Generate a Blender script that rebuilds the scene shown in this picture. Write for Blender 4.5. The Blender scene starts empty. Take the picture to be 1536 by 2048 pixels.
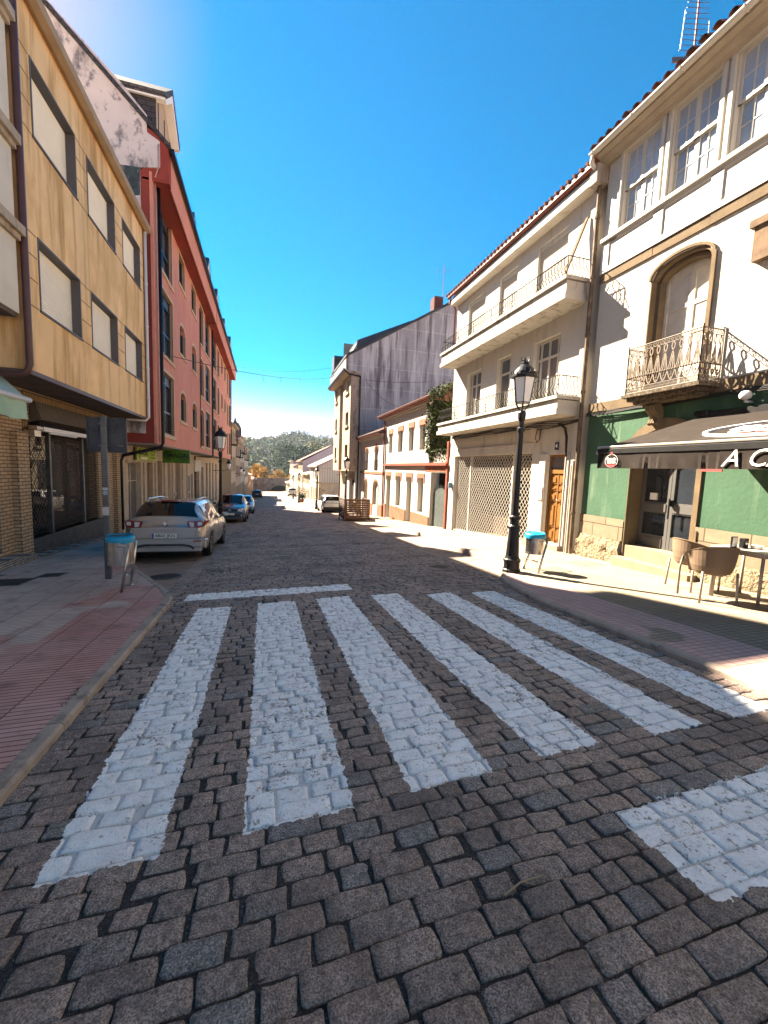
import bpy, math, random
from mathutils import Vector, Matrix
random.seed(7)
R = math.radians
sc = bpy.context.scene
col = sc.collection

# ------------------------------------------------------------------ camera (at the origin, street runs along +Y)
cam = bpy.data.cameras.new('Camera')
cam.sensor_fit = 'VERTICAL'; cam.sensor_height = 36; cam.sensor_width = 27
cam.lens = 820 / 2048 * 36
cam.clip_start = .05; cam.clip_end = 4000
camo = bpy.data.objects.new('Camera', cam); col.objects.link(camo)
PITCH, ROLL, YAW = 0.101329858, -0.0364455122, 0.285410191
def cam_axes():
    cy, sy, cp, sp, cr, sr = math.cos(YAW), math.sin(YAW), math.cos(PITCH), math.sin(PITCH), math.cos(ROLL), math.sin(ROLL)
    f = Vector((sy*cp, cy*cp, -sp)); r = Vector((cy, -sy, 0)); d = f.cross(r)
    return cr*r + sr*d, -sr*r + cr*d, f
_r, _d, _f = cam_axes()
camo.matrix_world = Matrix(((_r.x, -_d.x, -_f.x, 0), (_r.y, -_d.y, -_f.y, 0), (_r.z, -_d.z, -_f.z, 0), (0, 0, 0, 1)))
sc.camera = camo

# ------------------------------------------------------------------ sky, sun, exposure
SUN_EL = 40.0
SUN_AZ = math.degrees(math.atan2(-.5, .866))        # clockwise from +Y
w = bpy.data.worlds.new("World"); sc.world = w; w.use_nodes = True
nt = w.node_tree; bg = nt.nodes['Background']
sky = nt.nodes.new('ShaderNodeTexSky'); sky.sky_type = 'NISHITA'; sky.sun_disc = False
sky.sun_elevation = R(SUN_EL); sky.sun_rotation = R(SUN_AZ)
sky.air_density = .85; sky.dust_density = .25; sky.ozone_density = 3.5; sky.altitude = 900
hs = nt.nodes.new('ShaderNodeHueSaturation'); hs.inputs['Saturation'].default_value = 1.52; hs.inputs['Hue'].default_value = .493
nt.links.new(sky.outputs[0], hs.inputs['Color'])
tw = nt.nodes.new('ShaderNodeMix'); tw.data_type = 'RGBA'; tw.blend_type = 'MULTIPLY'; tw.inputs[0].default_value = 1; tw.inputs[7].default_value = (1.45, .635, .56, 1)   # white balance of the picture
nt.links.new(hs.outputs[0], tw.inputs[6]); nt.links.new(tw.outputs[2], bg.inputs[0])
bg.inputs[1].default_value = .056
sl = bpy.data.lights.new('Sun', 'SUN'); sl.energy = 5; sl.angle = R(.53); sl.color = (1, .87, .69)
so = bpy.data.objects.new('Sun', sl); col.objects.link(so)
sd = Vector((-.5*math.cos(R(SUN_EL)), .866*math.cos(R(SUN_EL)), math.sin(R(SUN_EL))))
so.rotation_euler = sd.to_track_quat('Z', 'Y').to_euler(); so.location = (-20, 30, 40)
sc.view_settings.view_transform = 'Standard'; sc.view_settings.look = 'None'
sc.view_settings.exposure = 3.1; sc.view_settings.gamma = 1
sc.render.engine = 'CYCLES'
sc.cycles.use_denoising = True
sc.cycles.max_bounces = 8; sc.cycles.diffuse_bounces = 6

# ------------------------------------------------------------------ ground heights (the street falls away from the camera)
def prof(y):
    if y < 36: return .068*max(y, -30)
    return 2.448 + .0428*(min(y, 162)-36)
def gz(x, y):
    x = max(-6, min(9, x))
    return -1.554 - prof(y) + .0151*x
def ph(y):          # the pavements dip to the road at the crossing
    t = max(0, min(1, (y-5.2)/3.8)); return .055+.075*t*t*(3-2*t)
def pz(x, y): return gz(x, y) + ph(y)

# ------------------------------------------------------------------ helpers
def wl(o):
    v = Vector((0, 0, 0))
    while o is not None: v += o.location; o = o.parent
    return v
EACH = {'lens','render_patch','pier','post','stone_base','plinth','pilaster','ledge','soffit','brick_band','shop_poster','ground_window','ground_wall','conduit','shop_interior','door_handle','roof_bar','reveal','roof_joint','trim_band','balcony_window','downpipe','string_band','brick_pier','folding_arm','grille_post','counter','eaves_soffit','clamp'}
class MB:
    def __init__(s): s.v = []; s.f = []; s.mi = []; s.m = 0; s.sm = []; s.smooth = False
    def add(s, vs, fs):
        b = len(s.v); s.v += [tuple(p) for p in vs]
        for f in fs: s.f.append(tuple(i+b for i in f)); s.mi.append(s.m); s.sm.append(s.smooth)
    def quad(s, a, b, c, d): s.add([a, b, c, d], [(0, 1, 2, 3)])
    def poly(s, pts): s.add(pts, [tuple(range(len(pts)))])
    def box(s, x0, x1, y0, y1, z0, z1):
        s.add([(x0,y0,z0),(x1,y0,z0),(x1,y1,z0),(x0,y1,z0),(x0,y0,z1),(x1,y0,z1),(x1,y1,z1),(x0,y1,z1)],
              [(0,3,2,1),(4,5,6,7),(0,1,5,4),(1,2,6,5),(2,3,7,6),(3,0,4,7)])
    def slopebox(s, x0, x1, y0, y1, d0, d1, up=gz):            # a box whose bottom and top follow the ground
        p = [(x0,y0),(x1,y0),(x1,y1),(x0,y1)]
        s.add([(x,y,up(x,y)+d0) for x,y in p]+[(x,y,up(x,y)+d1) for x,y in p],
              [(0,3,2,1),(4,5,6,7),(0,1,5,4),(1,2,6,5),(2,3,7,6),(3,0,4,7)])
    def bev(s, x0, x1, y0, y1, z0, z1, b=.02):                 # box with chamfered vertical and top edges
        n = []
        for z, i in ((z0, 0), (z1-b, 0), (z1, b)):
            X0,X1,Y0,Y1 = x0+i, x1-i, y0+i, y1-i; c = b
            n += [(X0+c,Y0,z),(X1-c,Y0,z),(X1,Y0+c,z),(X1,Y1-c,z),(X1-c,Y1,z),(X0+c,Y1,z),(X0,Y1-c,z),(X0,Y0+c,z)]
        f = [tuple(range(7,-1,-1)), tuple(range(16,24))]
        for k in (0, 8):
            for i in range(8): f.append((k+i, k+(i+1)%8, k+8+(i+1)%8, k+8+i))
        s.add(n, f)
    def prism(s, pts, d):                                      # planar polygon pushed along vector d
        n = len(pts); d = Vector(d); q = [tuple(Vector(p)+d) for p in pts]
        s.add(list(pts)+q, [tuple(range(n-1,-1,-1)), tuple(range(n, 2*n))]+[(i,(i+1)%n,n+(i+1)%n,n+i) for i in range(n)])
    def tube(s, path, r, n=6, closed=False, cap=True):
        path = [Vector(p) for p in path]; m = len(path); rs = r if isinstance(r, (list, tuple)) else [r]*m
        vs = []; prev = None
        for i, p in enumerate(path):
            a = path[(i-1) % m] if (i > 0 or closed) else p; b = path[(i+1) % m] if (i < m-1 or closed) else p
            t = (b-a).normalized() if (b-a).length > 1e-9 else Vector((0,0,1))
            if prev is None:
                u = t.cross(Vector((0,0,1))); u = u if u.length > .05 else t.cross(Vector((0,1,0)))
            else: u = prev - t*prev.dot(t)
            u.normalize(); prev = u; v = t.cross(u)
            vs += [tuple(p+(u*math.cos(2*math.pi*(k+.5)/n)+v*math.sin(2*math.pi*(k+.5)/n))*rs[i]) for k in range(n)]
        fs = []
        for i in range(m if closed else m-1):
            j = (i+1) % m
            for k in range(n): fs.append((i*n+k, i*n+(k+1)%n, j*n+(k+1)%n, j*n+k))
        if cap and not closed: fs += [tuple(range(n-1,-1,-1)), tuple(range((m-1)*n, m*n))]
        s.add(vs, fs)
    def lathe(s, prof_, c=(0,0,0), n=16, a0=0, axis='z', cap=True):
        vs = []
        for r, z in prof_:
            for k in range(n):
                a = a0+2*math.pi*k/n; p = (r*math.cos(a), r*math.sin(a), z)
                if axis == 'x': p = (p[2], p[0], p[1])
                if axis == 'y': p = (p[0], p[2], p[1])
                vs.append((c[0]+p[0], c[1]+p[1], c[2]+p[2]))
        m = len(prof_); fs = []
        for i in range(m-1):
            for k in range(n): fs.append((i*n+k, i*n+(k+1)%n, (i+1)*n+(k+1)%n, (i+1)*n+k))
        if cap: fs += [tuple(range(n-1,-1,-1)), tuple(range((m-1)*n, m*n))]
        s.add(vs, fs)
    def ball(s, c, r, n=10, m=7, sx=1, sy=1, sz=1):
        vs = [(c[0], c[1], c[2]+r*sz)]; fs = []
        for i in range(1, m):
            t = math.pi*i/m
            for k in range(n):
                a = 2*math.pi*k/n; vs.append((c[0]+r*sx*math.sin(t)*math.cos(a), c[1]+r*sy*math.sin(t)*math.sin(a), c[2]+r*sz*math.cos(t)))
        vs.append((c[0], c[1], c[2]-r*sz)); L = len(vs)-1
        for k in range(n):
            fs.append((0, 1+k, 1+(k+1)%n)); fs.append((L, L-n+(k+1)%n, L-n+k))
            for i in range(m-2): fs.append((1+i*n+k, 1+(i+1)*n+k, 1+(i+1)*n+(k+1)%n, 1+i*n+(k+1)%n))
        s.add(vs, fs)
    def islands(s):
        p = list(range(len(s.v)))
        def find(i):
            while p[i] != i: p[i] = p[p[i]]; i = p[i]
            return i
        for f in s.f:
            a = find(f[0])
            for k in f[1:]: p[find(k)] = a
        out = {}
        for i, f in enumerate(s.f): out.setdefault(find(f[0]), []).append(i)
        return list(out.values())
    def build(s, name, mats, parent=None, local=False, smooth=None):
        if not s.f: return None
        if name in EACH and parent is not None:
            isl = s.islands()
            if 1 < len(isl) <= 24:
                o = None
                for fs in isl:
                    g = MB(); mp = {}
                    for i in fs:
                        for k in s.f[i]:
                            if k not in mp: mp[k] = len(g.v); g.v.append(s.v[k])
                        g.f.append(tuple(mp[k] for k in s.f[i])); g.mi.append(s.mi[i]); g.sm.append(s.sm[i])
                    o = g._build(name, mats, parent, local, smooth)
                return o
        return s._build(name, mats, parent, local, smooth)
    def _build(s, name, mats, parent=None, local=False, smooth=None):
        me = bpy.data.meshes.new(name)
        off = Vector((0,0,0)) if local else wl(parent)
        me.from_pydata([(x-off.x, y-off.y, z-off.z) for x, y, z in s.v], [], s.f)
        for m in (mats if isinstance(mats, (list, tuple)) else [mats]): me.materials.append(m)
        me.polygons.foreach_set('material_index', s.mi)
        me.polygons.foreach_set('use_smooth', [True]*len(s.f) if smooth else s.sm)
        me.update()
        o = bpy.data.objects.new(name, me); col.objects.link(o)
        if parent is not None: o.parent = parent
        return o
def tag(o, label=None, cat=None, group=None, kind=None):
    if label: o['label'] = label
    if cat: o['category'] = cat
    if group: o['group'] = group
    if kind: o['kind'] = kind
    return o
def thing(name, label, cat, loc=(0,0,0), rz=0, group=None):
    o = bpy.data.objects.new(name, None); col.objects.link(o); o.empty_display_size = .2
    o.location = loc; o.rotation_euler = (0, 0, rz)
    return tag(o, label, cat, group)
def copy_tree(o, parent=None):
    c = o.copy(); col.objects.link(c); c.parent = parent
    for ch in list(o.children): copy_tree(ch, c)
    return c
def put(o, loc, rz=0, label=None):
    o.location = loc; o.rotation_euler = (0, 0, rz)
    if label: o['label'] = label
    return o
def text_mesh(txt, size, shear=0, bold=0, extrude=.004):
    cu = bpy.data.curves.new('lettering', 'FONT'); cu.body = txt; cu.size = size; cu.shear = shear; cu.offset = bold
    cu.extrude = extrude; cu.align_x = 'CENTER'; cu.align_y = 'CENTER'; cu.resolution_u = 3
    t = bpy.data.objects.new('lettering', cu); col.objects.link(t)
    dg = bpy.context.evaluated_depsgraph_get(); me = bpy.data.meshes.new_from_object(t.evaluated_get(dg))
    bpy.data.objects.remove(t); bpy.data.curves.remove(cu)
    return me
def text_on(mb, txt, size, o, ux, uz, shear=0, bold=0, ext=.004):   # letters into mb: origin o, right vector ux, up vector uz
    me = text_mesh(txt, size, shear, bold, ext); o = Vector(o); ux = Vector(ux); uz = Vector(uz); n = ux.normalized().cross(uz.normalized())
    mb.add([tuple(o+ux*v.co.x+uz*v.co.y+n*v.co.z) for v in me.vertices], [tuple(p.vertices) for p in me.polygons])
    bpy.data.meshes.remove(me)

# ------------------------------------------------------------------ materials
def _n(t, ty, **kw):
    n = t.nodes.new(ty)
    for k, v in kw.items():
        if k in n.inputs: n.inputs[k].default_value = v
        else: setattr(n, k, v)
    return n
def _mix(t, fac, a, b, blend='MIX'):
    m = t.nodes.new('ShaderNodeMix'); m.data_type = 'RGBA'; m.blend_type = blend
    for s, v in ((0, fac), (6, a), (7, b)):
        if hasattr(v, 'is_output'): t.links.new(v, m.inputs[s])
        elif v is not None: m.inputs[s].default_value = v if s == 0 else (*v, 1)
    return m.outputs[2]
def _ramp(t, fac, lo, hi, a=0., b=1.):
    r = t.nodes.new('ShaderNodeMapRange'); r.inputs[1].default_value = lo; r.inputs[2].default_value = hi
    r.inputs[3].default_value = a; r.inputs[4].default_value = b; t.links.new(fac, r.inputs[0]); return r.outputs[0]
def _math(t, op, a, b=None, c=None):
    m = t.nodes.new('ShaderNodeMath'); m.operation = op
    for i, v in enumerate((a, b, c)):
        if v is None: continue
        if hasattr(v, 'is_output'): t.links.new(v, m.inputs[i])
        else: m.inputs[i].default_value = v
    return m.outputs[0]
def _pos(t, scale=(1,1,1), obj=False):
    if obj: s = t.nodes.new('ShaderNodeTexCoord').outputs['Object']
    else: s = t.nodes.new('ShaderNodeNewGeometry').outputs['Position']
    m = t.nodes.new('ShaderNodeMapping'); m.inputs['Scale'].default_value = scale; t.links.new(s, m.inputs[0]); return m.outputs[0]
def _noise(t, vec, scale, detail=4, rough=.55):
    n = _n(t, 'ShaderNodeTexNoise', Scale=scale, Detail=detail, Roughness=rough); t.links.new(vec, n.inputs['Vector']); return n.outputs[0]
MATS = {}
def mat(name, c, r=.85, var=.12, vs=2.5, bump=.12, bs=50, stains=(), metal=0, obj=False, spec=.5, coat=0, bd=.01, flake=None):
    """plain surface with a broad tone variation, grain bump and optional streak stains [(colour, z stretch, scale, threshold, amount)]"""
    m = bpy.data.materials.new(name); m.use_nodes = True; t = m.node_tree; b = t.nodes['Principled BSDF']
    b.inputs['Roughness'].default_value = r; b.inputs['Metallic'].default_value = metal; b.inputs['Specular IOR Level'].default_value = spec if spec != .5 else (.15 if r > .7 else .3)
    b.inputs['Coat Weight'].default_value = coat; b.inputs['Coat Roughness'].default_value = .05
    p = _pos(t, obj=obj)
    f = _ramp(t, _noise(t, p, vs, 5, .6), .3, .7)
    co = _mix(t, f, tuple(max(0, x*(1-var)) for x in c), tuple(min(1, x*(1+var)) for x in c))
    for (sc_, stretch, scl, th, amt) in stains:
        pp = _pos(t, (1, 1, stretch), obj)
        g = _ramp(t, _noise(t, pp, scl, 6, .65), th-.02, th+.09, 0, amt)
        co = _mix(t, g, co, sc_)
    if flake: co = _mix(t, _ramp(t, _noise(t, p, flake[1], 2, .5), .45, .7, 0, flake[2]), co, flake[0])
    t.links.new(co, b.inputs['Base Color'])
    if bump:
        bn = _n(t, 'ShaderNodeBump', Strength=bump, Distance=bd); t.links.new(_noise(t, p, bs, 4, .6), bn.inputs['Height']); t.links.new(bn.outputs[0], b.inputs['Normal'])
    MATS[name] = m; return m
def brickmat(name, c1, c2, mortar, w_, h_, ms=.012, axis='yz', rough=.85, bump=.5, offset=.5, var=.35, stains=(), extra=None, obj=False):
    m = bpy.data.materials.new(name); m.use_nodes = True; t = m.node_tree; b = t.nodes['Principled BSDF']; b.inputs['Roughness'].default_value = rough; b.inputs['Specular IOR Level'].default_value = .15
    p = _pos(t, obj=obj); sx = t.nodes.new('ShaderNodeSeparateXYZ'); t.links.new(p, sx.inputs[0])
    cb = t.nodes.new('ShaderNodeCombineXYZ'); t.links.new(sx.outputs['xyz'.index(axis[0])] if axis == 'xy' else _math(t, 'ADD', sx.outputs[0], sx.outputs[1]), cb.inputs[0]); t.links.new(sx.outputs['xyz'.index(axis[1])], cb.inputs[1])
    br = t.nodes.new('ShaderNodeTexBrick'); br.offset = offset; br.inputs['Scale'].default_value = 1
    br.inputs['Brick Width'].default_value = w_; br.inputs['Row Height'].default_value = h_; br.inputs['Mortar Size'].default_value = ms; br.inputs['Mortar Smooth'].default_value = .3
    br.inputs['Color1'].default_value = (*c1, 1); br.inputs['Color2'].default_value = (*c2, 1); br.inputs['Mortar'].default_value = (*mortar, 1)
    t.links.new(cb.outputs[0], br.inputs['Vector'])
    nz = _noise(t, p, 7, 5, .65)
    co = _mix(t, .6, br.outputs['Color'], _mix(t, _ramp(t, nz, .25, .75), (1-var,)*3, (1+var*.4,)*3), 'MULTIPLY')
    for (sc_, stretch, scl, th, amt) in stains:
        g = _ramp(t, _noise(t, _pos(t, (1, 1, stretch)), scl, 6, .65), th-.02, th+.09, 0, amt); co = _mix(t, g, co, sc_)
    if extra: co = extra(t, co, sx)
    t.links.new(co, b.inputs['Base Color'])
    h = _math(t, 'ADD', _math(t, 'MULTIPLY', br.outputs['Fac'], -1.), _math(t, 'MULTIPLY', _noise(t, p, 60, 3, .6), .25))
    bn = _n(t, 'ShaderNodeBump', Strength=bump, Distance=.01); t.links.new(h, bn.inputs['Height']); t.links.new(bn.outputs[0], b.inputs['Normal'])
    MATS[name] = m; return m
def glassmat(name, c, rough=.03, spec=.6, var=.5):
    return mat(name, c, rough, var, .6, 0, spec=spec)

black = mat('black_paint', (.010,.009,.009), .42, .3, 9, .1, 90)
dark = mat('dark_void', (.012,.009,.008), .9, .3)
iron = mat('dark_iron', (.016,.013,.011), .75, .4, 12, .2, 80, spec=.06)
steel = mat('steel', (.5,.48,.45), .28, .25, 8, .08, 60, metal=1, stains=[((.2,.15,.1), .25, 14, .55, .55)])
galv = mat('grey_metal', (.12,.12,.12), .45, .2, 6, .08, metal=.6)
signback = mat('sign_back', (.06,.06,.062), .5, .25, 5, .05, metal=.3, stains=[((.02,.02,.02), .6, 5, .58, .6)])
white = mat('white_paint', (.74,.71,.66), .5, .05, 4, .03)
glass = glassmat('window_glass', (.02,.024,.03), .02, .9)
glass_sky = glassmat('sky_tinted_glass', (.27,.31,.37), .08, .5, .22)  # gallery panes: the reflected sky is put into the grey-blue base
glass_mid = glassmat('grey_glass', (.10,.095,.09), .06, .6, .4)
rubber = mat('rubber', (.015,.014,.014), .85, .2)
# ================================================================== GROUND
def xkl(y):      # kerb line of the left pavement (road side)
    P = [(-14,-1.25),(6.35,-1.25),(6.75,-1.37),(8.55,-2.25),(10.6,-3.0),(11.2,-3.15),(15.1,-3.15),(15.7,-1.62),(18.0,-1.62),(18.6,-3.15),(200,-3.15)]
    for (a, b), (c, d) in zip(P, P[1:]):
        if a <= y <= c: return b+(d-b)*(y-a)/(c-a)
    return P[-1][1]
def xkr(y):
    P = [(-14,3.80),(4.6,3.78),(5.6,3.88),(6.6,4.2),(7.1,4.7),(7.9,5.0),(9.7,5.14),(13.2,5.6),(18,6.08),(24.3,6.31),(200,6.31)]
    for (a, b), (c, d) in zip(P, P[1:]):
        if a <= y <= c: return b+(d-b)*(y-a)/(c-a)
    return P[-1][1]
YS = sorted(set([-14,-8,-4,0,2,4,4.6,5.5,6,6.35,6.4,6.75,6.9,7.4,7.9,8.55,9.2,9.7,10.6,11.2,12,13.2,14,15.1,15.7,17,18,18.6,20,22,24.3,27,30]+list(range(34,170,4))))
def strip(fl, fr, dz, ys=YS, nx=4, up=gz):
    mb = MB(); 
    for y in ys:
        a, b = fl(y), fr(y)
        for i in range(nx+1):
            x = a+(b-a)*i/nx; mb.v.append((x, y, up(x, y)+dz))
    for j in range(len(ys)-1):
        for i in range(nx):
            k = j*(nx+1)+i; mb.f.append((k, k+1, k+nx+2, k+nx+1)); mb.mi.append(0); mb.sm.append(True)
    return mb

# --- materials of the ground
def sett_paint(t, tone=None):
    """white road paint: rectangles in street coordinates, worn by noise"""
    p = _pos(t); nz = _noise(t, p, 18, 4, .6); nz2 = _noise(t, p, 55, 4, .7); wob = _math(t, 'MULTIPLY', _math(t, 'SUBTRACT', nz, .5), .085)
    sx = t.nodes.new('ShaderNodeSeparateXYZ'); t.links.new(p, sx.inputs[0])
    X = _math(t, 'ADD', sx.outputs[0], wob); Y = _math(t, 'ADD', _math(t, 'ADD', sx.outputs[1], wob), _math(t, 'MULTIPLY', sx.outputs[0], -.028))
    rects = [(-.87,-.43,1.80,5.92),(-.08,.44,1.82,5.96),(.75,1.25,1.84,5.99),(1.59,2.03,1.87,5.96),(2.45,2.88,1.83,5.78),(3.17,3.60,1.82,5.64),(1.66,6,.93,1.40),(-1.13,1.40,6.42,6.84)]
    m = None
    for x0, x1, y0, y1 in rects:
        a = _math(t, 'LESS_THAN', _math(t, 'ABSOLUTE', _math(t, 'SUBTRACT', X, (x0+x1)/2)), (x1-x0)/2)
        b = _math(t, 'LESS_THAN', _math(t, 'ABSOLUTE', _math(t, 'SUBTRACT', Y, (y0+y1)/2)), (y1-y0)/2)
        r = _math(t, 'MULTIPLY', a, b); m = r if m is None else _math(t, 'MAXIMUM', m, r)
    wear = _ramp(t, _math(t, 'ADD', _math(t, 'ADD', _math(t, 'MULTIPLY', nz2, .6), _math(t, 'MULTIPLY', nz, .4)), _math(t, 'MULTIPLY', _math(t, 'SUBTRACT', _noise(t, p, 1.4, 3, .6), .5), .22)), .39, .45, .12, 1)
    return _math(t, 'MULTIPLY', m, wear), nz, p
def sett_mat():
    m = bpy.data.materials.new('granite_setts'); m.use_nodes = True; t = m.node_tree; b = t.nodes['Principled BSDF']; b.inputs['Roughness'].default_value = .72
    pm, nz, p = sett_paint(t)
    at = _n(t, 'ShaderNodeAttribute', attribute_name='tone'); tone = at.outputs['Fac']
    warm = _mix(t, tone, (.21,.118,.076), (.54,.335,.225))
    at2 = _n(t, 'ShaderNodeAttribute', attribute_name='tint')
    c = _mix(t, at2.outputs['Fac'], warm, _mix(t, tone, (.15,.125,.11), (.28,.25,.235)))
    sp = _noise(t, p, 150, 4, .75); c = _mix(t, _ramp(t, sp, .40, .60), _mix(t, .72, c, (.02,.014,.011)), _mix(t, .34, c, (.85,.74,.64))); c = _mix(t, _ramp(t, _noise(t, p, 30, 4, .7), .36, .56, .5, 0), c, (.03,.021,.016))
    c = _mix(t, _ramp(t, _noise(t, p, 1.3, 6, .65), .46, .62, 0, .5), c, (.07,.047,.036))
    h = _n(t, 'ShaderNodeAttribute', attribute_name='top').outputs['Fac']
    edge = _ramp(t, _math(t, 'ADD', h, _math(t, 'MULTIPLY', _math(t, 'SUBTRACT', nz, .5), .5)), .25, .6, .0, 1)
    c = _mix(t, _ramp(t, h, .1, .7), (.035,.028,.024), c)
    pw = _mix(t, _ramp(t, _noise(t, p, 9, 4, .6), .35, .7), (.76,.73,.69), (.92,.90,.86))
    c = _mix(t, _math(t, 'MULTIPLY', pm, edge), c, pw)
    t.links.new(c, b.inputs['Base Color'])
    bn = _n(t, 'ShaderNodeBump', Strength=1.0, Distance=.008); t.links.new(_math(t, 'ADD', _noise(t, p, 120, 4, .65), _math(t, 'MULTIPLY', _noise(t, p, 28, 3, .6), 1.6)), bn.inputs['Height']); t.links.new(bn.outputs[0], b.inputs['Normal'])
    return m
def grout_mat():
    m = bpy.data.materials.new('joint_dirt'); m.use_nodes = True; t = m.node_tree; b = t.nodes['Principled BSDF']; b.inputs['Roughness'].default_value = .95
    pm, nz, p = sett_paint(t)
    c = _mix(t, _ramp(t, _noise(t, p, 70, 4, .7), .4, .75), (.012,.009,.008), (.06,.05,.042))
    c = _mix(t, _ramp(t, _noise(t, p, 160, 2, .5), .68, .72), c, (.28,.25,.22))
    c = _mix(t, _math(t, 'MULTIPLY', pm, .75), c, (.7,.68,.65)); t.links.new(c, b.inputs['Base Color'])
    bn = _n(t, 'ShaderNodeBump', Strength=.8, Distance=.006); t.links.new(_noise(t, p, 120, 3, .6), bn.inputs['Height']); t.links.new(bn.outputs[0], b.inputs['Normal'])
    return m
SETT, GROUT = sett_mat(), grout_mat()
sett_far = brickmat('far_setts', (.26,.19,.145), (.34,.26,.2), (.10,.075,.06), .2, .118, .016, 'xy', .75, .5)
asph = mat('worn_parking_surface', (.26,.19,.145), .85, .28, 1.2, .5, 45, bd=.006, flake=((.25,.21,.17), 150, .35), stains=[((.035,.03,.028), 1, 1.2, .56, .7)])
concrete = mat('gutter_concrete', (.30,.24,.19), .85, .2, 3, .25, 60, flake=((.1,.09,.08), 90, .4), stains=[((.08,.065,.055), 1, 2.5, .55, .6)])
kerbm = mat('granite_kerb', (.36,.285,.225), .8, .18, 3, .25, 70, flake=((.13,.11,.1), 160, .4), stains=[((.1,.08,.065), 1, 4, .55, .6)])
def tile_left(t, co, sx):
    p = _pos(t)
    red = _mix(t, _ramp(t, _noise(t, p, 1.1, 4, .6), .35, .65), (.46,.23,.19), (.55,.33,.275))
    gr = _mix(t, _ramp(t, _noise(t, p, .8, 5, .6), .35, .65), (.46,.345,.29), (.56,.44,.37))
    k = _math(t, 'MULTIPLY', _math(t, 'GREATER_THAN', sx.outputs[0], -2.2), _math(t, 'LESS_THAN', sx.outputs[1], 6.0))
    y2 = _math(t, 'MULTIPLY', _math(t, 'LESS_THAN', sx.outputs[1], 2.4), 1.)
    far = _math(t, 'MULTIPLY', _math(t, 'GREATER_THAN', sx.outputs[0], -2.9), _ramp(t, _noise(t, p, .55, 2, .5), .52, .54))
    base = _mix(t, _math(t, 'MAXIMUM', _math(t, 'MAXIMUM', k, y2), far), gr, red)
    c = _mix(t, 1, base, co, 'MULTIPLY')
    return _mix(t, _ramp(t, _noise(t, p, 3.3, 5, .65), .52, .72, 0, .5), c, (.07,.052,.045))
pave_left = brickmat('left_paving_tiles', (1,1,1), (.86,.86,.86), (.3,.25,.24), .42, .057, .006, 'xy', .8, .5, offset=0, var=.12, extra=tile_left)
pave_plain = mat('plain_paving', (.45,.335,.285), .8, .18, 1.2, .15, 70, flake=((.32,.27,.24), 120, .4), stains=[((.08,.062,.055), 1, 1.6, .52, .5)])
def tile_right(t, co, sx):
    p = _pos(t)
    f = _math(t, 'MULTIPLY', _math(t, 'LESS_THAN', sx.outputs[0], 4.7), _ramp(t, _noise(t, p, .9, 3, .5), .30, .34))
    base = _mix(t, f, _mix(t, _ramp(t, _noise(t, p, 1.3, 5, .6), .3, .7), (.24,.19,.135), (.30,.25,.185)), (.52,.345,.30))  # reddish kerb tiles, their colour also raised to lift the shaded strip
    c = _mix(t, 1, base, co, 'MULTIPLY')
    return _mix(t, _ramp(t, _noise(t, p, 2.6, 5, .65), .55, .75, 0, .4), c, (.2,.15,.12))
pave_right = brickmat('right_paving_tiles', (1,1,1), (.9,.9,.9), (.5,.43,.38), .135, .068, .006, 'xy', .8, .4, offset=0, var=.1, extra=tile_right)

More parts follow.
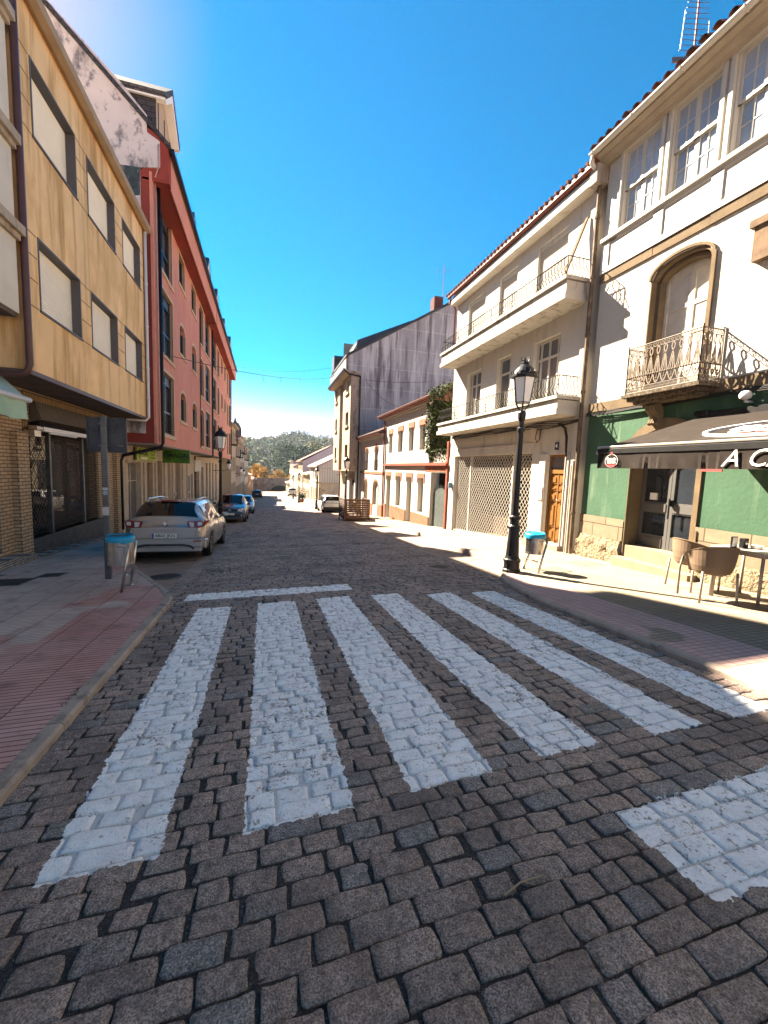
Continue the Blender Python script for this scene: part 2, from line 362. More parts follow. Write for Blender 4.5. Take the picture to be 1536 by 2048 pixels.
# --- road
def sett_road():
    rnd = random.Random(3); V = []; F = []; TONE = []; TINT = []; TOP = []; SM = []
    y = .42; row = 0
    def outline(cx, cy, hx, hy, n, e):
        o = []; rot = rnd.uniform(-.035,.035)
        for (ax, ay) in ((1,-1),(1,1),(-1,1),(-1,-1)):           # knocked-off corners and slightly wavy sides, counter-clockwise
            c = rnd.uniform(.004,.011) if rnd.random() < .8 else rnd.uniform(.012,.024); jx, jy = rnd.uniform(-.006,.004), rnd.uniform(-.004,.003)
            X_, Y_ = hx+jx, hy+jy
            pts = [(ax*X_, ay*(Y_-c)), (ax*(X_-c*.3), ay*(Y_-c*.3)), (ax*(X_-c), ay*Y_)]
            if ax*ay < 0: pts = pts[::-1]
            mid = {(1,-1): [(X_+rnd.uniform(-.004,.003), rnd.uniform(-.01,.01))], (1,1): [(hx*.35+rnd.uniform(-.01,.01), hy+rnd.uniform(-.004,.003)), (-hx*.35, hy+rnd.uniform(-.004,.003))], (-1,1): [(-X_+rnd.uniform(-.003,.004), rnd.uniform(-.01,.01))], (-1,-1): [(-hx*.35, -hy+rnd.uniform(-.003,.004)), (hx*.35, -hy+rnd.uniform(-.003,.004))]}[ax, ay]
            o += pts+mid
        return [(cx+a-b*rot, cy+b+a*rot*.7) for a, b in o]
    while y < 47:
        near = y < 9.5; rh = rnd.uniform(.100,.115)
        x = -1.33+rnd.uniform(-.2,0) if y > 6.9 else -1.26+rnd.uniform(-.2,0); x1 = (3.82 if y < 4.8 else min(4.22, 3.84+(y-4.8)*.33))
        ph = rnd.uniform(0, 6)
        while x < x1:
            L = rnd.choice((.13,.15,.17,.18,.19,.2,.21,.23,.25))*rnd.uniform(.94,1.06)
            if x+L > x1+.1: L = max(.09, x1-x+.02)
            cx = x+L/2; cy = y+rh/2+.028*cx+.008*math.sin(cx*1.7+ph*.0)+.01*math.sin(cx*.9+y*.35)
            hx = L/2-rnd.uniform(.002,.008); hy = rh/2-rnd.uniform(.001,.005)
            if rnd.random() < .04: hx *= .8; hy *= .88
            z0 = rnd.uniform(-.005,.004); tx, ty = rnd.uniform(-.045,.045), rnd.uniform(-.06,.06)
            tone = min(1, max(0, rnd.gauss(.5,.24))); tint = 1 if rnd.random() < .07 else max(0, rnd.gauss(.05,.14))
            def Z(px, py, d): return gz(px, py)+z0+(px-cx)*tx+(py-cy)*ty+d
            b = len(V)
            if near:
                o = outline(cx, cy, hx, hy, 0, 0); n = len(o)
                for sc_, d, tp in ((1,-.03,.15),(.994,-.0065,.65),(.968,-.0015,1),(.74,.0,1)):
                    for (px, py) in o:
                        X_, Y_ = cx+(px-cx)*sc_, cy+(py-cy)*sc_
                        V.append((X_, Y_, Z(X_, Y_, d+(rnd.uniform(-.0022,.0022) if d > -.02 else 0)))); TONE.append(tone); TINT.append(tint); TOP.append(tp)
                V.append((cx, cy, Z(cx, cy, .0022))); TONE.append(tone); TINT.append(tint); TOP.append(1)
                for r_ in range(3):
                    for k in range(n): F.append((b+r_*n+k, b+r_*n+(k+1)%n, b+(r_+1)*n+(k+1)%n, b+(r_+1)*n+k)); SM.append(True)
                for k in range(n): F.append((b+3*n+k, b+3*n+(k+1)%n, b+4*n)); SM.append(True)
            else:
                for sx_, d, tp in ((1,-.02,.35),(.9,0,1)):
                    for ax, ay in ((-1,-1),(1,-1),(1,1),(-1,1)):
                        X_, Y_ = cx+ax*hx*(sx_ if sx_ == 1 else .95), cy+ay*hy*(sx_ if sx_ == 1 else .90)
                        V.append((X_, Y_, Z(X_, Y_, d))); TONE.append(tone); TINT.append(tint); TOP.append(tp)
                F.append((b+4, b+5, b+6, b+7)); SM.append(False)
                for k in range(4): F.append((b+k, b+(k+1)%4, b+4+(k+1)%4, b+4+k)); SM.append(False)
            x += L
        y += rh; row += 1
    nb = len(V); nf = len(F)
    ys = [-14,-6,-2]+[.0+.5*i for i in range(100)]+[50,54]+list(range(58,170,4))
    for y in ys:
        for i in range(6):
            a, b = (-1.3 if y < 7 else -1.33), (3.85 if y < 5 else min(4.2, 3.85+(y-5)*.3)); X_ = a+(b-a)*i/5
            V.append((X_, y, gz(X_, y)-(.0095 if .4 < y < 47 else .004))); TONE.append(0); TINT.append(0); TOP.append(0)
    MI = [0]*nf
    for j in range(len(ys)-1):
        for i in range(5):
            k = nb+j*6+i; F.append((k, k+1, k+7, k+6)); MI.append(1 if .3 < ys[j] < 46.9 else 2); SM.append(False)
    me = bpy.data.meshes.new('road'); me.from_pydata(V, [], F)
    for m_ in (SETT, GROUT, sett_far): me.materials.append(m_)
    me.polygons.foreach_set('material_index', MI); me.polygons.foreach_set('use_smooth', SM)
    for nm, arr in (('tone', TONE), ('tint', TINT), ('top', TOP)):
        a = me.attributes.new(nm, 'FLOAT', 'POINT'); a.data.foreach_set('value', arr)
    o = bpy.data.objects.new('road', me); col.objects.link(o); tag(o, kind='structure')
sett_road()
# --- parking lanes and gutters
tag(strip(xkl, lambda y: -1.36 if y > 6.7 else max(xkl(y), -1.3)-.02, -.012, [y for y in YS if y >= 6.35]).build('parking_lane', asph), kind='structure')
tag(strip(lambda y: min(4.3, 3.75+(y-5)*.3) if y > 5 else 3.7, xkr, -.012, [y for y in YS if y >= 5.5]).build('parking_lane', asph), kind='structure')
g = MB()
for s_, e in ((-1.5,-1.26),):
    y = 6.75
    while y < 120:
        g.slopebox(s_, e, y, y+.985, -.1, -.002); y += 1.0
y = 8.1
while y < 60: g.slopebox(4.24, 4.36, y, y+.985, -.1, -.003); y += 1.0
tag(g.build('gutter', concrete), kind='structure')
# --- pavements
near = [y for y in YS if y <= 11.2]; far_ = [y for y in YS if y >= 11.2]
tag(strip(lambda y: -6.5, lambda y: xkl(y)-.098, 0, near, 8, pz).build('pavement', pave_left), kind='structure')
tag(strip(lambda y: -6.5, lambda y: xkl(y)-.098, 0, far_, 6, pz).build('pavement', pave_plain), kind='structure')
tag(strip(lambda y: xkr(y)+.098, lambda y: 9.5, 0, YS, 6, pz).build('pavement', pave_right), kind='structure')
def kerb(f, sgn, ys):
    g = MB(); y = ys[0]
    while y < ys[1]:
        L = 1.0 if not (5 < y < 19) else .45
        y2 = min(y+L, ys[1]); a, b = y+.004, y2-.004
        pts = [(f(a), a), (f(a)+sgn*.10, a), (f(b)+sgn*.10, b), (f(b), b)]
        bt = [(x, y_, gz(x, y_)-.1) for x, y_ in pts]; r = random.uniform(-.003,.003)
        md = [(x, y_, pz(x, y_)-.016+r) for x, y_ in pts]; tp = [(x+(sgn*.018 if i in (0, 3) else 0), y_, pz(x, y_)+.004+r) for i, (x, y_) in enumerate(pts)]
        g.add(bt+md+tp, [(i, (i+1)%4, 4+(i+1)%4, 4+i) for i in range(4)]+[(4+i, 4+(i+1)%4, 8+(i+1)%4, 8+i) for i in range(4)]+[(8,9,10,11)])
        y = y2
    return g
tag(kerb(xkl, -1, (-10, 160)).build('kerb', kerbm), kind='structure')
tag(kerb(xkr, 1, (-10, 160)).build('kerb', kerbm), kind='structure')
# --- land around
grassy = mat('pale_earth', (.36,.31,.24), .95, .25, .05, .3, 3)
g = MB(); xs = [-420,-200,-90,-40,-15,-6,-2,3,9,20,50,110,250,520]; ys = [-70,-14,0,12,30,60,100,130,165,200,320,420]
for y in ys:
    for x in xs: g.v.append((x, y, gz(x, y)-.16))
for j in range(len(ys)-1):
    for i in range(len(xs)-1):
        k = j*len(xs)+i; g.f.append((k, k+1, k+len(xs)+1, k+len(xs))); g.mi.append(0); g.sm.append(True)
tag(g.build('ground', grassy), kind='structure')
# weeds in the joint behind the left kerb
wm = mat('weed_green', (.045,.06,.02), .8, .4, 30, 0)
g = MB(); rnd = random.Random(5)
for (yy, n_) in ((1.9,70),(2.1,60),(3.35,50),(3.5,40),(4.8,16)):
    for i in range(n_):
        y = yy+rnd.gauss(0,.06); x = xkl(y)-.103+rnd.gauss(0,.012); a = rnd.uniform(0,6.28); h = rnd.uniform(.008,.03); r = rnd.uniform(.004,.014); z = pz(x, y)
        g.add([(x, y, z), (x+r*math.cos(a), y+r*math.sin(a), z+h*.6), (x+r*1.8*math.cos(a+.3), y+r*1.8*math.sin(a+.3), z+h)], [(0,1,2)])
tag(g.build('weeds', wm), 'small green weeds in the joint behind the left kerb', 'weeds', kind='stuff')
# --- covers and drains
def cover(name, label, cat, x0, x1, y0, y1, m, up=pz, round_=False, bars=0, group=None, rotz=0):
    g = MB(); cx, cy = (x0+x1)/2, (y0+y1)/2; o = thing(name, label, cat, (cx, cy, up(cx, cy)), group=group)
    if round_:
        n = 28; r = (x1-x0)/2
        def ring(rr, d): return [(cx+rr*math.cos(2*math.pi*k/n), cy+rr*math.sin(2*math.pi*k/n), up(cx+rr*math.cos(2*math.pi*k/n), cy+rr*math.sin(2*math.pi*k/n))+d) for k in range(n)]
        g.add(ring(r, .001)+ring(r*.9, .003), [(k, (k+1)%n, n+(k+1)%n, n+k) for k in range(n)]); g.build('frame', galv, o)
        g = MB(); g.add(ring(r*.88, .002), [tuple(range(n))])
        for i in range(-4, 5):
            for j in range(-4, 5):
                if i*i+j*j < 17: xx, yy = cx+i*r*.19, cy+j*r*.19; g.slopebox(xx-r*.05, xx+r*.05, yy-r*.05, yy+r*.05, 0, .006, up)
        g.build('lid', m, o)
    else:
        f = .03
        for a in ((x0-f, x1+f, y0-f, y0), (x0-f, x1+f, y1, y1+f), (x0-f, x0, y0, y1), (x1, x1+f, y0, y1)): g.slopebox(*a, -.05, .004, up)
        g.build('frame', concrete if bars else galv, o); g = MB(); g.slopebox(x0, x1, y0, y1, -.05, -.012 if bars else .003, up)
        if bars:
            for i in range(bars): 
                xx = x0+(x1-x0)*(i+.5)/bars; g.slopebox(xx-.008, xx+.008, y0, y1, -.012, .002, up)
        g.build('grate' if bars else 'lid', m, o)
    return o
castm = mat('cast_iron_cover', (.035,.028,.026), .6, .3, 20, .3, 120)
cover('drain_grate', 'dark iron drain grate in the gutter beyond the stop bar', 'drain', -1.22,-.78, 8.55,8.95, castm, gz, bars=9)
cover('manhole_cover', 'round iron manhole cover behind the silver estate car', 'manhole cover', -2.1,-1.5, 8.2,8.8, castm, gz, True)
cover('manhole_cover', 'round manhole cover in the right lane beside the lamp', 'manhole cover', 3.4,4.0, 7.8,8.4, castm, gz, True)
cover('access_cover', 'largest dark square cover in the left pavement', 'access cover', -4.25,-3.75, 7.7,8.2, castm)
cover('access_cover', 'small dark cover in the left pavement nearest the sign post', 'access cover', -3.75,-3.45, 8.3,8.6, castm)
cover('access_cover', 'dark cover in the left pavement close to the brick pier', 'access cover', -4.75,-4.4, 8.35,8.65, castm)
pavm = mat('paved_cover', (.17,.14,.105), .8, .2, 8, .3, 60)
cover('access_cover', 'tiled square cover in the sunny pavement beside the right bin', 'access cover', 5.3,5.75, 6.5,6.9, pavm)
cover('access_cover', 'tiled square cover in the sunny pavement below the green wall', 'access cover', 6.45,6.9, 6.95,7.35, pavm)
# ================================================================== FACADE HELPERS  (out = +1: faces +X, out = -1: faces -X; depth d grows into the wall)
def fx(X, out, d): return X-out*d
def fbox(mb, X, out, d0, d1, y0, y1, z0, z1):
    a, b = fx(X, out, d0), fx(X, out, d1); mb.box(min(a, b), max(a, b), y0, y1, z0, z1)
def facade(mb, X, out, y0, y1, z0, z1, holes, th=.28):
    ys = sorted({y0, y1}|{h[0] for h in holes}|{h[1] for h in holes}); zs = sorted({z0, z1}|{h[2] for h in holes}|{h[3] for h in holes})
    for a, b in zip(ys, ys[1:]):
        for c, d in zip(zs, zs[1:]):
            my, mz = (a+b)/2, (c+d)/2
            if any(h[0] < my < h[1] and h[2] < mz < h[3] for h in holes): continue
            mb.quad((X,a,c), (X,b,c), (X,b,d), (X,a,d))
    for h in holes:
        ya, yb, za, zb = h[:4]; q = fx(X, out, th)
        mb.quad((X,ya,za),(X,ya,zb),(q,ya,zb),(q,ya,za)); mb.quad((X,yb,za),(X,yb,zb),(q,yb,zb),(q,yb,za))
        mb.quad((X,ya,zb),(X,yb,zb),(q,yb,zb),(q,ya,zb)); mb.quad((X,ya,za),(X,yb,za),(q,yb,za),(q,ya,za))
def archfill(mb, X, out, ya, yb, zs, zt, d0, d1, n=12, k=1.0):
    """fills the corners above an arch inside a rectangular hole, springing at zs, top zt"""
    a, b = fx(X, out, d0), fx(X, out, d1); P = []
    for i in range(n+1):
        u = -1+2*i/n; P.append((ya+(yb-ya)*i/n, zs+(zt-.01-zs)*math.sqrt(max(0, 1-abs(u)**2))**k))
    for (p, q), (r, s) in zip(P, P[1:]):
        mb.quad((a,p,q),(a,r,s),(a,r,zt),(a,p,zt)); mb.quad((a,p,q),(a,r,s),(b,r,s),(b,p,q))
def archband(mb, X, out, ya, yb, zs, zt, wd, d0, d1, n=14):
    a, b = fx(X, out, d0), fx(X, out, d1); P = []
    for i in range(n+1):
        t = math.pi*(1-i/n); cy = (ya+yb)/2; ry = (yb-ya)/2; rz = zt-zs
        P.append(((cy+ry*math.cos(t), zs+rz*math.sin(t)), (cy+(ry+wd)*math.cos(t), zs+(rz+wd)*math.sin(t))))
    for (i0, o0), (i1, o1) in zip(P, P[1:]):
        mb.add([(x, p[0], p[1]) for x in (a, b) for p in (i0, i1, o1, o0)], [(0,1,2,3),(7,6,5,4),(0,4,5,1),(1,5,6,2),(2,6,7,3),(3,7,4,0)])
def window(par, X, out, ya, yb, za, zb, d, fm, gm, cols=(), rows=(), fw=.06, bw=.035, name='window', subpane=True):
    """frame at depth d with vertical bars at fractions cols and horizontal bars at fractions rows, pane as a sub-part"""
    g = MB(); 
    fbox(g, X, out, d-.03, d+.04, ya, yb, za, za+fw); fbox(g, X, out, d-.03, d+.04, ya, yb, zb-fw, zb)
    fbox(g, X, out, d-.03, d+.04, ya, ya+fw, za+fw, zb-fw); fbox(g, X, out, d-.03, d+.04, yb-fw, yb, za+fw, zb-fw)
    for c in cols:
        c, ww = c if isinstance(c, tuple) else (c, bw); y = ya+(yb-ya)*c; fbox(g, X, out, d-.022, d+.03, y-ww/2, y+ww/2, za+fw, zb-fw)
    for r in rows:
        r, ww = r if isinstance(r, tuple) else (r, bw); z = za+(zb-za)*r; fbox(g, X, out, d-.024, d+.03, ya+fw, yb-fw, z-ww/2, z+ww/2)
    o = g.build(name, fm, par)
    g = MB(); x = fx(X, out, d+.012); g.quad((x,ya+.01,za+.01),(x,yb-.01,za+.01),(x,yb-.01,zb-.01),(x,ya+.01,zb-.01)); g.build('pane', gm, o)
    return o
def roller(par, X, out, ya, yb, za, zb, d, m, pitch=.055, name='shutter', rib=.013):
    g = MB(); z = za; x0, x1 = fx(X, out, d), fx(X, out, d+.012)
    while z < zb-.005:
        z2 = min(z+pitch, zb); xm = fx(X, out, d-rib)
        g.add([(x1,ya,z),(x1,yb,z),(xm,yb,z+(z2-z)*.45),(xm,ya,z+(z2-z)*.45),(x0,yb,z2-.006),(x0,ya,z2-.006),(x1,yb,z2),(x1,ya,z2)], [(0,1,2,3),(3,2,4,5),(5,4,6,7)]); z = z2
    return g.build(name, m, par)
def surround(mb, X, out, ya, yb, za, zb, wd, d0, d1, bottom=True, top=True):
    if top: fbox(mb, X, out, d0, d1, ya-wd, yb+wd, zb, zb+wd)
    if bottom: fbox(mb, X, out, d0, d1, ya-wd, yb+wd, za-wd, za)
    fbox(mb, X, out, d0, d1, ya-wd, ya, za, zb); fbox(mb, X, out, d0, d1, yb, yb+wd, za, zb)
def lattice(g, X, out, d, ya, yb, za, zb, cell, r, wave=True, ch=None):
    """rolling grille: rows of zigzag rods linked into diamonds"""
    ch = ch or cell*1.25; n = int((yb-ya)/cell*2); x = fx(X, out, d)
    z = za; k = 0
    while z < zb-.01:
        for ph in (0, 1):
            path = [(x+(.004 if ph else 0), ya+(yb-ya)*i/n, min(zb, z+(ch*.5 if (i+ph+k) % 2 else 0))) for i in range(n+1)]
            if ph == 0: g.tube(path, r, 4)
        z += ch*.5; k += 1
def frect(g, X, out, d, ya, yb, za, zb):
    x = fx(X, out, d); g.quad((x,ya,za),(x,yb,za),(x,yb,zb),(x,ya,zb))

def scribble(g, o, u, L, h, seed=1):
    """a line of lettering too small to read: letter-sized strokes"""
    r_ = random.Random(seed); o = Vector(o); u = Vector(u); n = u.cross(Vector((0,0,1)))*.004; x = 0
    while x < L:
        w_ = h*r_.uniform(.45,.85)
        if r_.random() > .13:
            for (a, b, c, d) in r_.choice((((0,.25,0,1),(.3,1,.75,1)), ((0,.25,0,1),(.75,1,0,1),(.25,.75,.4,.6)), ((0,1,0,.22),(0,.25,.22,1)), ((.35,.62,0,1),))):
                p = o+u*(x+a*w_)+Vector((0,0,c*h)); q = o+u*(x+b*w_)+Vector((0,0,c*h)); k = Vector((0,0,(d-c)*h)); g.prism([tuple(p), tuple(q), tuple(q+k), tuple(p+k)], tuple(n))
        x += w_+h*.2
# ================================================================== LEFT SIDE
ochre = mat('ochre_render', (.84,.56,.28), .85, .10, .8, .08, 50, stains=[((.50,.27,.09), .14, 1.6, .52, .75), ((.84,.6,.35), .2, 1.3, .58, .5), ((.40,.22,.08), .07, 3.2, .56, .6), ((.62,.36,.13), .5, .9, .54, .5)])
cream = mat('cream_render', (.66,.60,.50), .85, .08, 1.5, .08, 50, stains=[((.3,.26,.2), .2, 3, .6, .5)])
granite_dark = mat('dark_granite', (.085,.075,.07), .5, .35, 90, .05, 200, flake=((.22,.2,.19), 220, .5))
blind = mat('white_shutter', (.90,.85,.74), .55, .04, 3, 0)
brownpipe = mat('brown_metal', (.10,.048,.042), .4, .15, 5, 0)
soffm = mat('soffit_grey', (.135,.105,.09), .9, .2, 2, .1)
stone_trim = mat('beige_trim', (.42,.34,.25), .85, .15, 4, .2, 60, stains=[((.2,.15,.1), .3, 5, .6, .5)])
brick_cream = brickmat('cream_brick', (.52,.36,.21), (.44,.30,.17), (.15,.11,.08), .25, .075, .012, 'yz', .9, .6)
brick_creamx = brickmat('cream_brick_side', (.44,.33,.205), (.36,.26,.16), (.15,.11,.08), .25, .075, .012, 'xz', .9, .6)
brick_orange = brickmat('tan_brick', (.36,.23,.11), (.30,.18,.085), (.1,.07,.05), .12, .16, .012, 'yz', .9, .6)
plinth_dark = mat('dark_stone_plinth', (.06,.052,.047), .6, .35, 4, .25, 60, stains=[((.16,.14,.125), 3, 6, .58, .7)])
mosaic = brickmat('pebbled_step', (.55,.5,.44), (.30,.26,.22), (.1,.085,.07), .05, .045, .01, 'yz', .8, .8)
white_plast = mat('white_plastic', (.68,.66,.62), .4, .04)

# ---- cream house at the left edge
h = thing('cream_house', 'cream rendered house with stone ledges at the left edge', 'house', (-6, 4, pz(-5, 4)))
g = MB(); g.box(-9, -4.02, -2, 8.74, 2.42, 11); g.box(-9, -5.12, -2, 8.74, -2.6, 2.42); g.build('wall', cream, h)
g = MB()
for z in (3.72, 5.14, 6.98): g.box(-4.02, -3.90, -2, 8.80, z-.02, z+.13); g.box(-4.02, -3.96, -2, 8.77, z-.11, z-.02)
g.build('ledge', stone_trim, h)
g = MB(); g.box(-5.12, -4.06, -2, 8.74, 2.36, 2.417); g.build('soffit', soffm, h)
g = MB(); g.lathe([(.045, 2.18), (.06, 2.2), (.06, 2.30), (.02, 2.36)], (-4.3, 8.5, 0), 10); g.lathe([(.04,2.06),(.052,2.12),(.045,2.18)], (-4.3, 8.5, 0), 10); g.build('ceiling_lamp', white_plast, h)
# ---- ochre building with the grille shop below
b = thing('ochre_building', 'ochre rendered building with closed white shutters over a grilled shop', 'building', (-4.8, 12.7, pz(-5, 12.7)))
X = -4.0; wins = []
for (za, zb) in ((5.66, 6.98), (2.68, 3.99)):
    for (ya, yb) in ((9.40, 11.21), (11.80, 13.64), (14.27, 16.03)): wins.append((ya, yb, za, zb))
g = MB(); facade(g, X, 1, 8.94, 16.46, 1.55, 7.78, wins, .22)
g.quad((X,8.94,1.55),(X,8.94,7.78),(-9,8.94,7.78),(-9,8.94,1.55)); g.quad((X,16.46,1.55),(X,16.46,7.78),(-9,16.46,7.78),(-9,16.46,1.55))
g.quad((X,8.94,7.78),(X,16.46,7.78),(-9,16.46,8.6),(-9,8.94,8.6)); g.quad((-9,8.94,-3),(-9,16.46,-3),(-9,16.46,8.6),(-9,8.94,8.6))
g.build('wall', ochre, b)
g = MB()      # shallow joints in the render between the windows
for (za, zb) in ((5.66, 6.98), (2.68, 3.99)):
    for zz in (za+.02, za+.48, za+.90, zb-.03):
        for (ya, yb) in ((8.98, 9.36), (11.25, 11.76), (13.68, 14.23), (16.07, 16.42)): fbox(g, X, 1, -.003, .01, ya, yb, zz-.008, zz+.008)
g.build('render_joint', mat('joint_brown', (.16,.09,.04), .9), b)
for (ya, yb, za, zb) in wins:
    s = MB(); surround(s, X, 1, ya+.035, yb-.035, za+.03, zb-.035, .034, -.012, .218); wo = s.build('window', granite_dark, b)
    roller(wo, X, 1, ya+.035, yb-.035, za+.03, zb-.035, .17, blind)
    s = MB(); fbox(s, X, 1, -.03, .2, ya-.02, yb+.02, za-.012, za+.028); s.build('sill', granite_dark, wo)
g = MB(); g.prism([(-3.9,8.9,7.70),(-3.78,8.9,7.74),(-3.78,8.9,7.92),(-4.05,8.9,7.98),(-4.05,8.9,7.785)], (0,7.68,0)); g.build('eaves', mat('eaves_trim', (.36,.26,.16), .8, .15), b)
g = MB(); g.box(-9, -4.004, 8.96, 16.44, 1.49, 1.548); g.build('soffit', soffm, b)
g = MB(); g.box(-4.02,-3.985,8.93,16.47,1.47,1.55); g.build('drip_edge', brownpipe, b)
g = MB(); g.tube([(-3.96,8.86,9),(-3.96,8.86,1.62),(-4.0,8.86,1.5),(-4.1,8.86,1.44),(-5.05,8.9,1.42)], .055, 8); g.build('drainpipe', brownpipe, b, smooth=True)
g = MB(); g.tube([(-3.93,16.44,7.7),(-3.93,16.44,1.55),(-4.0,16.4,1.44),(-5.0,16.2,1.40)], .05, 8)
for z in (6.0,4.6,3.2,2.2): g.lathe([(.06,z),(.06,z+.05)], (-3.93,16.44,0), 8)
g.build('drainpipe', white_plast, b, smooth=True)
# shop front below, plane X=-5.1
X = -5.1; g = MB()
facade(g, X, 1, 8.8, 16.9, -3.0, 1.49, [(8.9,10.02,-1.95,.25), (10.95,15.2,-1.86,.62)], .5); g.build('shop_wall', brick_cream, b)
g = MB(); g.box(-5.12,-4.98,10.5,10.93,-2.6,.55); g.box(-5.12,-4.98,15.55,16.0,-2.7,.9); g.box(-5.12,-4.98,16.5,16.86,-2.8,1.0); g.build('pier', brick_cream, b)
g = MB(); fbox(g, X, 1, -.02, .05, 11.0, 15.6, 1.27, 1.46); fbox(g, X, 1, -.02, .05, 10.95, 15.25, .62, .86); g.build('brick_band', brick_orange, b)
g = MB(); fbox(g, X, 1, -.06, .3, 10.95, 15.55, -2.8, -1.86); g.build('plinth', plinth_dark, b)
g = MB(); g.slopebox(-5.04, -4.78, 10.95, 16.0, -.1, .06, pz); g.build('step', mosaic, b)
g = MB(); g.slopebox(-5.04, -4.70, 8.85, 10.44, -.1, .16, pz); g.build('doorstep', mosaic, b)
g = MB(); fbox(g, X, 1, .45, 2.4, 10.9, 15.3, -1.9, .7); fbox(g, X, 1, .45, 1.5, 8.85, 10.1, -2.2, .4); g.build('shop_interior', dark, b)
g = MB(); fbox(g, X, 1, .10, .16, 8.9, 10.02, -2.3, .25); g.build('door', brickmat('brown_brick_door', (.16,.1,.055),(.13,.08,.045),(.03,.02,.015),.3,.09,.012,'yz',.8,.5), b)
grille_brown = mat('brown_grille', (.10,.068,.05), .5, .2, 9, 0, metal=.3)
gr = MB(); lattice(gr, X, 1, .06, 10.97, 12.1, -1.84, .60, .125, .006); lattice(gr, X, 1, .06, 12.2, 14.03, -1.84, .60, .085, .006); lattice(gr, X, 1, .06, 14.13, 15.18, -1.84, .60, .085, .006)
go = gr.build('rolling_grille', grille_brown, b)
g = MB(); fbox(g, X, 1, .0, .09, 12.11, 12.19, -2.3, .62); fbox(g, X, 1, .0, .09, 14.04, 14.12, -2.3, .62); g.build('post', galv, b)
g = MB(); fbox(g, X, 1, .30, .33, 10.97, 11.5, -.05, .6); fbox(g, X, 1, .3, .33, 14.15, 15.0, .0, .5); g.build('shop_poster', mat('tan_poster', (.42,.25,.08), .7, .4, 14, 0), b)
g = MB(); fbox(g, X, 1, .26, .28, 10.97, 15.18, -1.84, .6); g.build('shop_glass', glass, b)
# folded awning of that shop
a = thing('shop_awning', 'folded grey awning with white front bar over the grilled shop', 'awning', (-5, 12.7, .9))
g = MB(); g.prism([(-5.07,11.25,1.27),(-4.98,11.25,1.27),(-4.86,11.25,.86),(-5.07,11.25,.80)], (0,4.2,0)); g.build('fabric', mat('grey_awning_fabric', (.11,.09,.075), .9, .12, 5, .1, 200), a)
g = MB(); g.box(-5.05,-4.86,11.15,15.5,.72,.80); g.build('roller_case', dark, a)
g = MB(); g.box(-4.93,-4.82,11.25,15.5,.60,.70); g.tube([(-4.78,11.4,.57),(-4.70,12.6,.56)], .022, 6); g.build('front_bar', white_plast, a)
g = MB(); g.box(-5.06,-4.86,10.92,11.2,.47,.60); g.box(-5.0,-4.84,10.98,11.16,.62,.70); g.tube([(-4.85,10.95,.66),(-4.85,11.2,.66)], .035, 6); g.build('bracket', steel, a)
# green-blue awning at the left edge
a = thing('green_awning', 'faded green awning with white bar at the left edge', 'awning', (-4.6, 8, 1))
cloth = mat('faded_green_cloth', (.36,.50,.36), .85, .12, 2, .1, 40); cloth2 = mat('faded_blue_cloth', (.30,.44,.44), .85, .1, 2, .05, 40)
g = MB(); g.prism([(-5.1,3,1.95),(-5.1,3,2.0),(-4.22,3,1.12),(-4.22,3,1.06)], (0,6.15,0)); g.build('canopy', cloth2, a)
g = MB(); g.tube([(-4.2,3,1.05),(-4.2,9.30,1.05)], .055, 10); g.build('front_bar', white_plast, a, smooth=True)
g = MB(); n = 60
P = [(-4.2+.02*math.sin(i*1.1), 3+6.2*i/n) for i in range(n+1)]
for (x, y), (x2, y2) in zip(P, P[1:]): g.quad((x,y,1.0),(x2,y2,1.0),(x2+.015*math.sin(y2*9),y2,.68+.015*math.sin(y2*7)),(x+.015*math.sin(y*9),y,.68+.015*math.sin(y*7)))
g.build('valance', cloth, a, smooth=True)

# ---- pink apartment building
pink = mat('pink_render', (.58,.245,.175), .88, .07, .7, .08, 60, stains=[((.50,.18,.12), .2, 1.6, .56, .5), ((.42,.15,.10), .1, 3.5, .58, .4), ((.70,.31,.23), .4, .8, .55, .4)])
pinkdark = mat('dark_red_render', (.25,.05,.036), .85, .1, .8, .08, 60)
gablew = mat('weathered_white_gable', (.56,.49,.46), .9, .08, 1, .12, 30, stains=[((.07,.07,.085), .45, 1.3, .54, .8), ((.07,.07,.085), .8, 4, .58, .7)])
slate = brickmat('slate_roof', (.045,.042,.045), (.07,.062,.06), (.015,.015,.015), .3, .18, .012, 'yz', .55, .6)
slatex = brickmat('slate_roof_side', (.055,.05,.05), (.11,.09,.075), (.02,.018,.018), .25, .1, .014, 'xz', .6, .8)
pinktrim = mat('beige_window_surround', (.55,.39,.26), .85, .08, 3, .1)
pinkrev = mat('tan_reveal', (.40,.26,.16), .85, .08, 3, .1)
darkframe = mat('dark_window_frame', (.03,.032,.035), .4, .1)
Y0, Y1, ZB, ZT = 16.62, 50.8, .66, 9.72; X = -3.75
b = thing('pink_apartment_building', 'pink apartment block with dormers and beige window surrounds', 'building', (-5, 33, pz(-5, 33)))
spec = [(17.45, 19.85, 'big'), (21.12, 22.72, 'small'), (24.42, 26.05, 'small'), (27.3, 28.95, 'tall'), (29.6, 32.0, 'bigt'), (33.75, 36.1, 'bigt'), (36.75, 38.3, 'tall'), (39.8, 41.3, 'small'), (42.8, 44.2, 'small'), (45.6, 47.0, 'tall'), (47.8, 50.2, 'bigt')]
ws = []
for k in range(3):
    dz = 3.05*k
    for ya, yb, kd in spec:
        za, zb = {'big': (1.12, 3.5), 'small': (1.98, 3.30), 'tall': (1.1, 3.3), 'bigt': (1.12, 3.45)}[kd]
        ws.append((ya+.1, yb-.1, za+dz, zb+dz, kd, k))
g = MB(); facade(g, X, 1, Y0, Y1, ZB, ZT, [w_[:4] for w_ in ws], .42)
